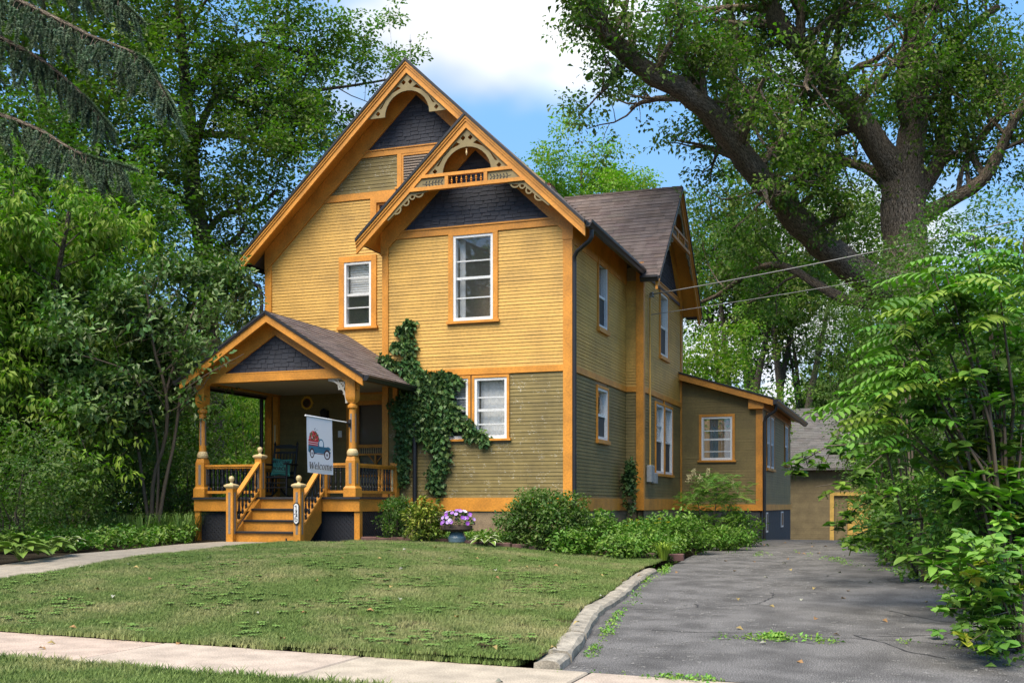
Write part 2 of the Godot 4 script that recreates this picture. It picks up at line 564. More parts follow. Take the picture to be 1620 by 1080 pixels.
# spindled cross beam of a gable with carved end panels and scroll brackets below it
func gable_beam(parent: Node, t: Transform3D, xc: float, ytop: float, peak: float, k: float) -> void:
	var yb := ytop - 0.30
	var wt := (peak - ytop) / k; var wb := (peak - yb) / k
	var m := mb(t)
	m.prism(PackedVector2Array([Vector2(xc - wt, ytop), Vector2(xc + wt, ytop), Vector2(xc + wt + 0.06, ytop - 0.06), Vector2(xc - wt - 0.06, ytop - 0.06)]), -0.02, 0.05)
	m.prism(PackedVector2Array([Vector2(xc - wb + 0.06, yb + 0.07), Vector2(xc + wb - 0.06, yb + 0.07), Vector2(xc + wb, yb), Vector2(xc - wb, yb)]), -0.02, 0.055)
	for s: float in [-1.0, 1.0]:
		m.box(Vector3(xc + s * 0.40 - 0.035, yb + 0.07, -0.018), Vector3(xc + s * 0.40 + 0.035, ytop - 0.06, 0.048))
	part(parent, "gable_beam", m, M.orange)
	for s: float in [-1.0, 1.0]:
		var p := mb(t)
		var a := xc + s * 0.435
		p.prism(PackedVector2Array([Vector2(a, yb + 0.07), Vector2(xc + s * (wb - 0.06), yb + 0.07), Vector2(xc + s * (wt + 0.04), ytop - 0.06), Vector2(a, ytop - 0.06)]), -0.005, 0.018)
		var pan := part(parent, "carved_panel", p, M.fret)
		p = mb(t)   # sprig carved on the panel
		var x0 := xc + s * 0.52
		var dx := s * 0.065
		var ym := (yb + ytop) * 0.5 - 0.02
		for i in 6:
			var px := x0 + dx * i
			p.bar(Vector2(px, ym + 0.012 * sin(i * 1.1)), Vector2(px + dx, ym + 0.012 * sin((i + 1) * 1.1)), 0.009, 0.018, 0.021)
			for q: float in [-1.0, 1.0]:
				var tip := Vector2(px - dx * 0.55, ym + q * R(0.05, 0.07))
				var root := Vector2(px, ym)
				var nrm := (tip - root).orthogonal().normalized() * 0.013
				p.prism(PackedVector2Array([root, root.lerp(tip, 0.6) + nrm, tip, root.lerp(tip, 0.6) - nrm]), 0.018, 0.022)
		part(pan, "sprig", p, M.black)
		# scroll bracket hanging under the beam along the rake
		p = mb(t)
		var ra := Vector2(xc + s * (wb - 0.30), yb)          # inner end
		var rb := Vector2(xc + s * (wb + 0.42), yb - 0.42 * k)   # outer end on the rake
		var kk := Vector2(xc + s * wb, yb)
		p.prism(PackedVector2Array([ra - Vector2(s * 0.10, 0), kk, kk + Vector2(0, -0.07), ra + Vector2(0, -0.035)]), -0.015, 0.015)
		p.prism(PackedVector2Array([kk, kk + Vector2(s * 0.50, -0.50 * k), kk + Vector2(s * 0.46, -0.53 * k), kk + Vector2(-s * 0.03, -0.08)]), -0.015, 0.015)
		var dirs := Vector2(s, -k).normalized()
		p.arc(ra.lerp(kk, 0.35) + Vector2(0, -0.02), 0.105, 0.095, 0.028, PI, TAU, -0.0149, 0.0149, 9)
		p.arc(kk + Vector2(-s * 0.055, -0.085), 0.062, 0.062, 0.026, 0, TAU, -0.0148, 0.0148, 12)
		p.arc(kk + dirs * 0.19 + Vector2(-s * 0.06, -0.05), 0.075, 0.075, 0.03, 0, TAU, -0.0147, 0.0147, 12)
		var ang := dirs.angle()
		p.arc(kk + dirs * 0.42 + Vector2(-s * 0.012, -0.012), 0.115, 0.10, 0.028, ang + (PI if s > 0 else 0.0), ang + (TAU if s > 0 else PI), -0.0146, 0.0146, 9)
		part(parent, "scroll_bracket", p, M.fret)
	for i in 7:
		var x := xc - 0.30 + 0.10 * i
		var sp := mb(t)
		var hh := ytop - 0.06 - (yb + 0.07)
		var bump := 0.35 if i % 2 == 0 else 0.55
		sp.lathe([[0.009, 0.0], [0.011, hh * (bump - 0.17)], [0.024, hh * (bump - 0.1)], [0.012, hh * (bump - 0.02)], [0.026, hh * (bump + 0.09)], [0.011, hh * (bump + 0.2)], [0.009, hh]], Vector3(x, yb + 0.07, 0.014), 8)
		part(parent, "spindle", sp, M.cream if false else M.orange)


# ------------------------------------------------------------------ house: assembly

func roof_y(x: float) -> float:      # top of the big roof over the front
	return RIDGE.y - SLOPE * absf(x - RIDGE.x)

func build_house() -> Node3D:
	var H := thing("victorian_house", "two storey yellow and olive clapboard house with orange trim and carved gables", "house")
	var tw := frame(Vector3(0, 0, WALL_Z), Vector3(1, 0, 0))
	var tb := frame(Vector3.ZERO, Vector3(1, 0, 0))
	var ts := frame(Vector3.ZERO, Vector3(0, 0, -1))
	var tr := frame(Vector3(0, 0, SIDE_Z0), Vector3(1, 0, 0))
	var tg := frame(Vector3(SIDE_X, 0, 0), Vector3(0, 0, -1))
	var tv := frame(Vector3(0, 0, SIDE_Z1), Vector3(1, 0, 0))
	var tq := frame(Vector3(WING_X, 0, 0), Vector3(0, 0, -1))
	var E_LO := 0.0697
	var E_UP := 0.0661

	# --- bay, front wall
	var bw := [[-2.385, -1.555, 4.86, 6.53], [-2.74, -2.07, 2.56, 3.74], [-1.94, -1.27, 2.56, 3.74]]
	var m := mb()
	sheet(m, tb, BAY_L, 0.0, 0.45, 6.72, bw)
	m.xf = tb
	m.prism(PackedVector2Array([Vector2(BAY_L, 6.72), Vector2(0, 6.72), Vector2(-0.0, 6.75), Vector2(BAY_RIDGE.x, 8.6), Vector2(BAY_L, 6.75)]), -0.14, 0.0)
	var wall := part(H, "bay_wall", m, M.core)
	clap(wall, tb, E_LO, 1.42, 3.81, func(_y): return [BAY_L + 0.03, -0.03], [[-2.79, -1.22, 2.5, 3.9]], M.olive, true)
	clap(wall, tb, E_UP, 3.93, 6.565, func(y): return [maxf(BAY_L + 0.03, BAY_RIDGE.x - (8.2 - y) / SLOPE), minf(-0.03, BAY_RIDGE.x + (8.2 - y) / SLOPE)], [[-2.485, -1.455, 4.81, 6.7]], M.yellow, true)
	gable_shingles(wall, tb, BAY_RIDGE.x, 6.71, 8.17, SLOPE, true)
	window(H, tb, bw[0][0], bw[0][1], bw[0][2], bw[0][3], 0.1, {"head": 0.035, "mid": 0.50, "bars": [0.27, 0.70], "curtain": [[0.0, 0.16], [0.86, 1.0]]})
	window(H, tb, bw[1][0], bw[1][1], bw[1][2], bw[1][3], 0.05, {"mid": 0.47, "bars": [0.24, 0.68], "sill": 0.04, "blind": 0.45})
	window(H, tb, bw[2][0], bw[2][1], bw[2][2], bw[2][3], 0.05, {"mid": 0.47, "bars": [0.24, 0.68], "sill": 0.04, "curtain": [[0.0, 1.0]], "head": 0.05})
	m = mb(tb)
	m.box(Vector3(BAY_L, 1.16, 0.0), Vector3(0.05, 1.42, 0.05))
	part(H, "water_table", m, M.orange)
	boards(H, "belt_board", tb, [[BAY_L + 0.13, -0.14, 3.81, 3.93, 0.0, 0.036], [BAY_L + 0.13, -0.14, 6.565, 6.69, 0.0, 0.036], [-3.52, -0.34, 6.69, 6.72, 0.0, 0.055]], M.orange)
	boards(H, "corner_board", tb, [[BAY_L, BAY_L + 0.13, 1.42, 6.75, 0.0, 0.04], [-0.14, 0.04, 1.42, 6.75, 0.0, 0.04]], M.orange)
	boards(H, "corner_board", ts, [[0.0, 0.10, 1.42, 6.75, 0.0, 0.04]], M.orange)
	m = mb(tb)
	m.box(Vector3(BAY_L + 0.02, 0.2, -0.1), Vector3(-0.02, 1.16, 0.02))
	m.xf = ts
	m.box(Vector3(0.02, 0.2, -0.1), Vector3(4.3, 1.16, 0.02))
	part(H, "foundation", m, M.stone)

	# --- left half of the front and the big gable
	var lw := [[-5.264, -4.624, 5.03, 6.40], [-4.50, -3.9, 7.12, 7.60], [-5.02, -4.06, FLOOR, 3.47]]
	m = mb()
	sheet(m, tw, HOUSE_L, 0.0, 0.45, 6.9, lw)
	sheet(m, tw, -6.4, -0.8, 6.9, 7.7, lw)
	m.xf = tw
	m.prism(PackedVector2Array([Vector2(HOUSE_L, 6.9), Vector2(-6.4, 6.9), Vector2(-6.4, 7.6), Vector2(-7.0, 7.0)]), -0.14, 0.0)
	m.prism(PackedVector2Array([Vector2(-6.4, 7.7), Vector2(-0.8, 7.7), Vector2(RIDGE.x, 10.2)]), -0.14, 0.0)
	wall = part(H, "front_wall", m, M.core)
	var top_edge := 9.8
	var sp := func(y: float) -> Array: return [maxf(HOUSE_L + 0.03, RIDGE.x - (top_edge + 0.04 - y) / SLOPE), minf(-0.1, RIDGE.x + (top_edge + 0.04 - y) / SLOPE)]
	var sp2 := func(y: float) -> Array: return [maxf(HOUSE_L + 0.03, RIDGE.x - (top_edge + 0.04 - y) / SLOPE), BAY_L - 0.0] if y < 7.0 else sp.call(y)
	clap(wall, tw, E_UP, 3.93, 7.71, sp2, [[-5.384, -4.504, 4.98, 6.52], [-4.62, -3.8, 7.0, 7.8]], M.yellow, true)
	clap(wall, tw, E_LO, FLOOR, 3.9, func(_y): return [HOUSE_L + 0.03, BAY_L], [[-5.2, -3.9, 1.0, 3.75]], M.olive_plain, false)
	clap(wall, tw, 0.075, 7.85, 8.57, sp, [[-4.02, -3.18, 7.6, 9.0]], M.olive, true)
	gable_shingles(wall, tw, RIDGE.x, 8.69, 9.80, SLOPE, true)
	window(H, tw, lw[0][0], lw[0][1], lw[0][2], lw[0][3], 0.12, {"mid": 0.50, "bars": [0.3, 0.76], "blind": 0.5})
	boards(H, "belt_board", tw, [[-5.0, -2.2, 8.565, 8.68, 0.0, 0.036], [-4.86, -2.34, 8.68, 8.705, 0.0, 0.055], [-5.85, -1.35, 7.70, 7.84, 0.0, 0.036]], M.orange)
	boards(H, "corner_board", tw, [[HOUSE_L - 0.03, HOUSE_L + 0.13, 0.7, 7.0, 0.0, 0.04], [HOUSE_L - 0.03, HOUSE_L, 0.7, 7.0, -0.14, 0.0]], M.orange)
	# small casement under the gable: orange sash with four panes
	var cw := node(H, "window")
	m = mb(tw)
	m.box(Vector3(-4.64, 7.05, 0.0), Vector3(-4.5, 7.70, 0.045)); m.box(Vector3(-3.9, 7.05, 0.0), Vector3(-3.78, 7.70, 0.045)); m.box(Vector3(-4.5, 7.60, 0.0), Vector3(-3.9, 7.70, 0.042)); m.box(Vector3(-4.5, 7.05, 0.0), Vector3(-3.9, 7.12, 0.06))
	part(cw, "casing", m, M.orange)
	m = mb(tw)
	for k in [[-4.5, -4.455, 7.12, 7.6], [-3.945, -3.9, 7.12, 7.6], [-4.455, -3.945, 7.12, 7.165], [-4.455, -3.945, 7.555, 7.6], [-4.215, -4.185, 7.165, 7.555]]:
		m.box(Vector3(k[0], k[2], -0.06), Vector3(k[1], k[3], 0.0))
	for k in [[-4.455, -4.215], [-4.185, -3.945]]: m.box(Vector3(k[0], 7.345, -0.05), Vector3(k[1], 7.37, -0.01))
	part(cw, "sash", m, M.orange)
	for k in [[-4.455, -4.215, 7.165, 7.345], [-4.185, -3.945, 7.165, 7.345], [-4.455, -4.215, 7.37, 7.555], [-4.185, -3.945, 7.37, 7.555]]:
		m = mb(tw)
		m.quad(Vector3(k[0], k[2], -0.03), Vector3(k[1], k[2], -0.03), Vector3(k[1], k[3], -0.03), Vector3(k[0], k[3], -0.03))
		part(cw, "pane", m, M.glass)
	# attic louvre
	var lv := node(H, "attic_vent")
	m = mb(tw)
	m.box(Vector3(-4.02, 7.84, 0.0), Vector3(-3.92, 8.565, 0.042)); m.box(Vector3(-3.28, 7.84, 0.0), Vector3(-3.18, 8.565, 0.042)); m.box(Vector3(-4.06, 7.84, 0.042), Vector3(-3.14, 7.88, 0.07))
	m.box(Vector3(-3.92, 7.9, 0.0), Vector3(-3.88, 8.52, 0.03)); m.box(Vector3(-3.32, 7.9, 0.0), Vector3(-3.28, 8.52, 0.03)); m.box(Vector3(-3.92, 8.52, 0.0), Vector3(-3.28, 8.565, 0.03))
	part(lv, "frame", m, M.orange)
	for i in 12:
		m = mb(tw, grey(R(0.8, 1.1)))
		var y := 7.89 + i * 0.053
		m.quad(Vector3(-3.88, y, 0.03), Vector3(-3.32, y, 0.03), Vector3(-3.32, y + 0.06, -0.01), Vector3(-3.88, y + 0.06, -0.01))
		m.quad(Vector3(-3.88, y - 0.012, 0.03), Vector3(-3.32, y - 0.012, 0.03), Vector3(-3.32, y, 0.03), Vector3(-3.88, y, 0.03))
		part(lv, "louvre", m, M.louvre)

	# --- right side of the bay
	var sw := [[1.9, 2.6, 4.92, 6.30], [1.82, 2.62, 2.62, 3.68]]
	m = mb()
	sheet(m, ts, 0.0, 4.31, 0.45, 6.75, sw)
	wall = part(H, "side_wall", m, M.core)
	clap(wall, ts, E_LO, 1.42, 3.81, func(_y): return [0.08, 4.31], [[1.77, 2.67, 2.54, 3.9]], M.olive_plain, false)
	clap(wall, ts, E_UP, 3.93, 6.25, func(_y): return [0.08, 4.31], [[1.85, 2.65, 4.84, 6.5]], M.yellow, true)
	window(H, ts, sw[0][0], sw[0][1], sw[0][2], sw[0][3], 0.05, {"bars": [], "sill": 0.09, "screen": true})
	window(H, ts, sw[1][0], sw[1][1], sw[1][2], sw[1][3], 0.05, {"bars": [], "sill": 0.08, "curtain": [[0.75, 1.0]], "cloth": M.orange, "screen": true})
	boards(H, "belt_board", ts, [[0.10, 4.31, 3.81, 3.93, 0.0, 0.036], [0.10, 4.31, 6.22, 6.74, 0.0, 0.03]], M.orange)
	boards(H, "belt_board", tr, [[0.0, SIDE_X - 0.12, 3.81, 3.93, 0.0, 0.036]], M.orange)
	boards(H, "water_table", ts, [[0.05, 4.31, 1.16, 1.42, 0.0, 0.048]], M.orange)
	boards(H, "water_table", tg, [[4.28, 8.76, 1.16, 1.42, 0.0, 0.048]], M.orange)

	# --- right gable
	m = mb()
	sheet(m, tr, 0.0, SIDE_X, 0.45, 6.6, [])
	var gw := [[6.11, 6.99, 4.85, 6.36], [5.62, 6.50, 2.02, 3.66], [6.64, 7.52, 2.02, 3.66]]
	sheet(m, tg, 4.31, 8.76, 0.2, 6.5, gw)
	m.xf = tg
	m.prism(PackedVector2Array([Vector2(4.31, 6.5), Vector2(8.76, 6.5), Vector2(8.76, 6.6), Vector2(6.535, 8.8), Vector2(4.31, 6.6)]), -0.14, 0.0)
	wall = part(H, "gable_wall", m, M.core)
	clap(wall, tr, E_LO, 1.42, 3.81, func(_y): return [0.0, SIDE_X], [], M.olive_plain, false)
	clap(wall, tr, E_UP, 3.93, 6.3, func(_y): return [0.0, SIDE_X], [], M.yellow, false)
	clap(wall, tg, E_LO, 1.42, 3.81, func(_y): return [4.31, 8.74], [[5.57, 7.57, 1.95, 3.9]], M.olive_plain, false)
	clap(wall, tg, E_UP, 3.93, 6.45, func(_y): return [4.31, 8.74], [[6.06, 7.04, 4.78, 6.6]], M.yellow, false)
	gable_shingles(wall, tg, 6.535, 6.58, 8.38, 1.0, false)
	window(H, tg, gw[0][0], gw[0][1], gw[0][2], gw[0][3], 0.05, {"bars": [], "sill": 0.08, "screen": true})
	window(H, tg, gw[1][0], gw[1][1], gw[1][2], gw[1][3], 0.05, {"bars": [0.7], "sill": 0.06, "curtain": [[0.0, 0.8]], "cloth": M.curtain, "screen": true})
	window(H, tg, gw[2][0], gw[2][1], gw[2][2], gw[2][3], 0.05, {"bars": [], "sill": 0.06, "screen": true})
	boards(H, "belt_board", tg, [[4.43, 8.66, 3.81, 3.93, 0.0, 0.036], [4.43, 8.66, 6.44, 6.56, 0.0, 0.036], [4.43, 8.66, 6.56, 6.59, 0.0, 0.055], [6.55, 6.59, 2.0, 3.8, 0.0, 0.038]], M.orange)
	boards(H, "corner_board", tr, [[SIDE_X - 0.13, SIDE_X + 0.04, 1.16, 6.7, 0.0, 0.04]], M.orange)
	boards(H, "corner_board", tg, [[4.31, 4.43, 1.16, 6.7, 0.0, 0.04], [8.66, 8.76, 1.16, 6.6, 0.0, 0.04]], M.orange)
	# --- closing walls nobody sees from the street
	m = mb()
	m.box(Vector3(HOUSE_L, 0.45, -9.5), Vector3(HOUSE_L + 0.14, 6.9, WALL_Z - 0.14)); m.box(Vector3(HOUSE_L + 0.14, 0.45, -9.5), Vector3(0.3, 6.9, -9.36))
	m.box(Vector3(0.16, 0.45, -9.36), Vector3(0.3, 6.6, -8.76)); m.box(Vector3(BAY_L, 0.45, WALL_Z), Vector3(BAY_L + 0.14, 6.9, -0.14))
	m.prism(PackedVector2Array([Vector2(HOUSE_L, 6.9), Vector2(0.0, 6.9), Vector2(RIDGE.x, 10.2)]), -9.5, -9.36)
	part(H, "rear_wall", m, M.yellow)
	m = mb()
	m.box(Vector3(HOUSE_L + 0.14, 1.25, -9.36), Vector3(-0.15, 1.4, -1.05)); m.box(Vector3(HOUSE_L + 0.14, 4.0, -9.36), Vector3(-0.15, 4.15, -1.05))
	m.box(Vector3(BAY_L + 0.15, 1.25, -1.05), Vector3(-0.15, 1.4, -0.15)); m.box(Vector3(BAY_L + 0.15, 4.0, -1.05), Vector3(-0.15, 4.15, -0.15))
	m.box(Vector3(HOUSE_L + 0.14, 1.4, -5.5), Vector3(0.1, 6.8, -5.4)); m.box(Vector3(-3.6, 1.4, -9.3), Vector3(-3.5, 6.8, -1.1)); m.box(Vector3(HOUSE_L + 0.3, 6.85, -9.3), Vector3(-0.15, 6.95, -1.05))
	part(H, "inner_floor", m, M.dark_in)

	build_roofs(H, tb, tw, tg)
	build_wing(H, tv, tq, E_LO)
	return H

func build_roofs(H: Node3D, tb: Transform3D, tw: Transform3D, tg: Transform3D) -> void:
	var th := 0.07
	var m := mb()
	var ex := 0.42
	var slope_poly := func(x0: float, y0: float, x1: float, y1: float, a: float, b: float) -> PackedVector2Array:
		return PackedVector2Array([Vector2(x0, y0 - a), Vector2(x1, y1 - a), Vector2(x1, y1 - b), Vector2(x0, y0 - b)])
	m.prism(slope_poly.call(-7.52, roof_y(-7.52), RIDGE.x, RIDGE.y, 0.0, th), -9.8, -0.38)
	m.prism(slope_poly.call(RIDGE.x, RIDGE.y, ex, roof_y(ex), 0.0, th), -9.8, -0.38)
	m.prism(slope_poly.call(BAY_RIDGE.x, BAY_RIDGE.y, ex, roof_y(ex), 0.0, th), -0.38, 0.52)
	m.prism(slope_poly.call(-4.26, BAY_RIDGE.y - SLOPE * 2.33, BAY_RIDGE.x, BAY_RIDGE.y, 0.0, th), -1.0, 0.52)
	m.xf = tg
	m.xf.origin = Vector3.ZERO
	m.prism(slope_poly.call(3.9, 6.285, 4.31, 6.695, 0.0, th), 0.43, 0.85)
	m.prism(slope_poly.call(4.31, 6.695, 6.535, 8.92, 0.0, th), -2.2, 0.85)
	m.prism(slope_poly.call(6.535, 8.92, 9.17, 6.285, 0.0, th), -2.2, 0.85)
	var roof := part(H, "roof", m, M.roof)
	var valley := func(v: float) -> Array: return [0.40 - (6.285 + v * 0.7071 - 6.50) / SLOPE if v * 0.7071 > 0.30 else 0.43, 0.865]
	roof_shingles(roof, Vector3(0, 6.287, -3.885), Vector3(1, 0, 0), Vector3(0, 0.70711, -0.70711), 3.73, valley, true, M.roof)
	m = mb()   # ridge caps of the right gable
	for i in 12:
		var x := -2.1 + i * 0.247
		m.col = grey(R(0.8, 1.15))
		m.prism(PackedVector2Array([Vector2(x, 8.90), Vector2(x + 0.25, 8.90), Vector2(x + 0.25, 8.945), Vector2(x, 8.958)]), -6.60, -6.47)
	part(roof, "ridge_cap", m, M.roof)
	# soffits: boards under the overhangs
	var ts := tg
	ts.origin = Vector3.ZERO
	for q in [[Transform3D(), -7.48, roof_y(-7.48), RIDGE.x, RIDGE.y, WALL_Z + 0.001, -0.45], [Transform3D(), RIDGE.x, RIDGE.y, ex - 0.03, roof_y(ex - 0.03), WALL_Z + 0.001, -0.45], [Transform3D(), BAY_RIDGE.x, BAY_RIDGE.y, ex - 0.04, roof_y(ex - 0.04), 0.001, 0.45], [Transform3D(), -4.22, BAY_RIDGE.y - SLOPE * 2.29, BAY_RIDGE.x, BAY_RIDGE.y, -0.88, 0.45], [Transform3D(), 0.0, roof_y(0.0), ex - 0.02, roof_y(ex - 0.02), -4.0, -0.001], [ts, 3.95, 6.335, 6.535, 8.92, SIDE_X + 0.001, 0.78], [ts, 6.535, 8.92, 9.12, 6.335, SIDE_X + 0.001, 0.78]]:
		m = mb(q[0])
		m.prism(slope_poly.call(q[1], q[2], q[3], q[4], th + 0.005, th + 0.03), q[5], q[6])
		part(roof, "soffit", m, M.orange)
	# wide friezes on the walls under the rakes
	for q in [[tw, Vector2(HOUSE_L - 0.03, roof_y(HOUSE_L - 0.03)), RIDGE], [tw, RIDGE, Vector2(-0.1, roof_y(-0.1))], [tb, Vector2(BAY_L - 0.02, BAY_RIDGE.y - SLOPE * (BAY_RIDGE.x - BAY_L + 0.02)), BAY_RIDGE], [tb, BAY_RIDGE, Vector2(0.05, roof_y(0.05))], [tg, Vector2(4.31, 6.695), Vector2(6.535, 8.92)], [tg, Vector2(6.535, 8.92), Vector2(8.76, 6.695)]]:
		m = mb(q[0])
		rake(m, q[1], q[2], 0.11, 0.565, 0.0, 0.05)
		part(H, "frieze_board", m, M.orange)
	# the corner blocks below the friezes
	boards(H, "frieze_block", tb, [[BAY_L - 0.03, BAY_L + 0.14, 6.28, 6.75, 0.0, 0.052], [-0.15, 0.055, 6.28, 6.7, 0.0, 0.052]], M.orange)
	# bargeboards: a flat board with a stepped moulding above it
	var barge := func(t: Transform3D, a: Vector2, b: Vector2, out: float) -> void:
		var k := mb(t)
		rake(k, a, b, 0.05, 0.28, out - 0.05, out)
		rake(k, a, b, 0.05, 0.155, out, out + 0.02)
		rake(k, a, b, 0.05, 0.10, out + 0.02, out + 0.04)
		part(H, "bargeboard", k, M.orange)
		k = mb(t)
		rake(k, a, b, -0.012, 0.05, out - 0.05, out + 0.06)
		part(roof, "roof_edge", k, M.gutter)
	barge.call(tw, Vector2(-7.52, roof_y(-7.52)), RIDGE, 0.50)
	barge.call(tw, RIDGE, Vector2(-1.93, roof_y(-1.93)), 0.50)
	barge.call(tb, Vector2(-4.26, BAY_RIDGE.y - SLOPE * 2.33), BAY_RIDGE, 0.50)
	barge.call(tb, BAY_RIDGE, Vector2(ex, roof_y(ex)), 0.50)
	barge.call(tg, Vector2(3.9, 6.285), Vector2(6.535, 8.92), 0.44)
	barge.call(tg, Vector2(6.535, 8.92), Vector2(9.17, 6.285), 0.44)
	# carved work
	var out_t := Transform3D(tw.basis, tw.origin + Vector3(0, 0, 0.46))
	peak_plate(H, out_t, RIDGE - Vector2(0, 0.27), 0.85, SLOPE)
	out_t = Transform3D(tb.basis, tb.origin + Vector3(0, 0, 0.46))
	peak_plate(H, out_t, BAY_RIDGE - Vector2(0, 0.27), 0.86, SLOPE)
	gable_beam(H, out_t, BAY_RIDGE.x, BAY_RIDGE.y - 1.10, BAY_RIDGE.y - 0.27, SLOPE)
	var drop := mb(out_t)
	drop.lathe([[0.006, -0.10], [0.02, -0.05], [0.012, 0.0], [0.02, 0.03]], Vector3(BAY_RIDGE.x, BAY_RIDGE.y - 0.70, 0.0), 8)
	part(H, "drop_finial", drop, M.cream)
	out_t = Transform3D(tg.basis, tg.origin + Vector3(0.41, 0, 0))
	peak_plate(H, out_t, Vector2(6.535, 8.92 - 0.27), 0.86, 1.0)
	gable_beam(H, out_t, 6.535, 8.92 - 1.10, 8.92 - 0.27, 1.0)
	# gutters and downspouts
	var gut := func(p0: Vector3, p1: Vector3, outw: Vector3) -> void:
		var k := mb()
		var along := (p1 - p0)
		k.xf = Transform3D(Basis(outw, UPV, along.normalized()), p0)
		k.prism(PackedVector2Array([Vector2(0, 0), Vector2(0.075, 0.0), Vector2(0.10, 0.05), Vector2(0.13, 0.075), Vector2(0.13, 0.125), Vector2(0.115, 0.125), Vector2(0.11, 0.09), Vector2(0.06, 0.02), Vector2(0.012, 0.02), Vector2(0.012, 0.125), Vector2(0, 0.125)]), 0.0, along.length())
		part(H, "gutter", k, M.gutter)
	gut.call(Vector3(ex + 0.0, 6.35, -4.0), Vector3(ex + 0.0, 6.38, 0.46), Vector3(1, 0, 0))
	gut.call(Vector3(0.45, 6.17, -3.88), Vector3(0.85, 6.17, -3.88), Vector3(0, 0, 1))
	gut.call(Vector3(0.45, 6.17, -9.18), Vector3(0.85, 6.17, -9.18), Vector3(0, 0, -1))
	gut.call(Vector3(-7.52, 6.42, -9.6), Vector3(-7.52, 6.42, -0.42), Vector3(-1, 0, 0))
	pipe(H, [Vector3(0.48, 6.36, 0.26), Vector3(0.48, 6.24, 0.26), Vector3(0.44, 6.17, 0.25), Vector3(0.16, 6.02, 0.12), Vector3(0.09, 5.93, 0.07), Vector3(0.09, 5.8, 0.06), Vector3(0.09, 0.7, 0.06)], 0.042)
	pipe(H, [Vector3(-7.6, 6.4, -0.6), Vector3(-7.58, 6.2, -0.62), Vector3(-7.28, 6.0, -0.80), Vector3(-7.25, 5.8, -0.82), Vector3(-7.25, 0.7, -0.82)], 0.042)
	# chimney
	var ch := node(H, "chimney")
	var bricks := mb()
	bricks.box(Vector3(-2.62, 7.9, -6.02), Vector3(-2.2, 8.92, -5.6))
	part(ch, "stack", bricks, M.old_concrete)
	for r in 14:
		for s in 4:
			var y := 8.16 + r * 0.066
			for i in 2:
				var k := mb(Transform3D(Basis(UPV, PI * 0.5 * s), Vector3(-2.41, y, -5.81)), grey(R(0.7, 1.25)))
				var o := (0.06 if r % 2 else 0.0) * (1 if i else -1)
				k.box(Vector3(-0.215 + i * 0.215 + 0.006, 0.0, 0.19), Vector3(-0.215 + (i + 1) * 0.215 - 0.006, 0.058, 0.218 + o * 0.02))
				part(ch, "brick", k, M.brick)
	bricks = mb()
	bricks.box(Vector3(-2.66, 8.94, -6.06), Vector3(-2.16, 9.0, -5.56))
	part(ch, "cap", bricks, M.old_concrete)
	# lightning rod on the peak
	m = mb()
	m.lathe([[0.012, 0.0], [0.008, 0.42], [0.03, 0.44], [0.03, 0.47], [0.004, 0.50], [0.002, 0.60]], Vector3(-3.6, 10.3, -0.6), 6)
	part(H, "lightning_rod", m, M.metal)

func pipe(parent: Node, pts: Array, r: float, called := "downspout", mat: Material = null) -> void:
	var m := mb()
	var rad := PackedFloat32Array()
	for i in pts.size(): rad.append(r)
	m.tube(PackedVector3Array(pts), rad, 8)
	part(parent, called, m, mat if mat else M.gutter)

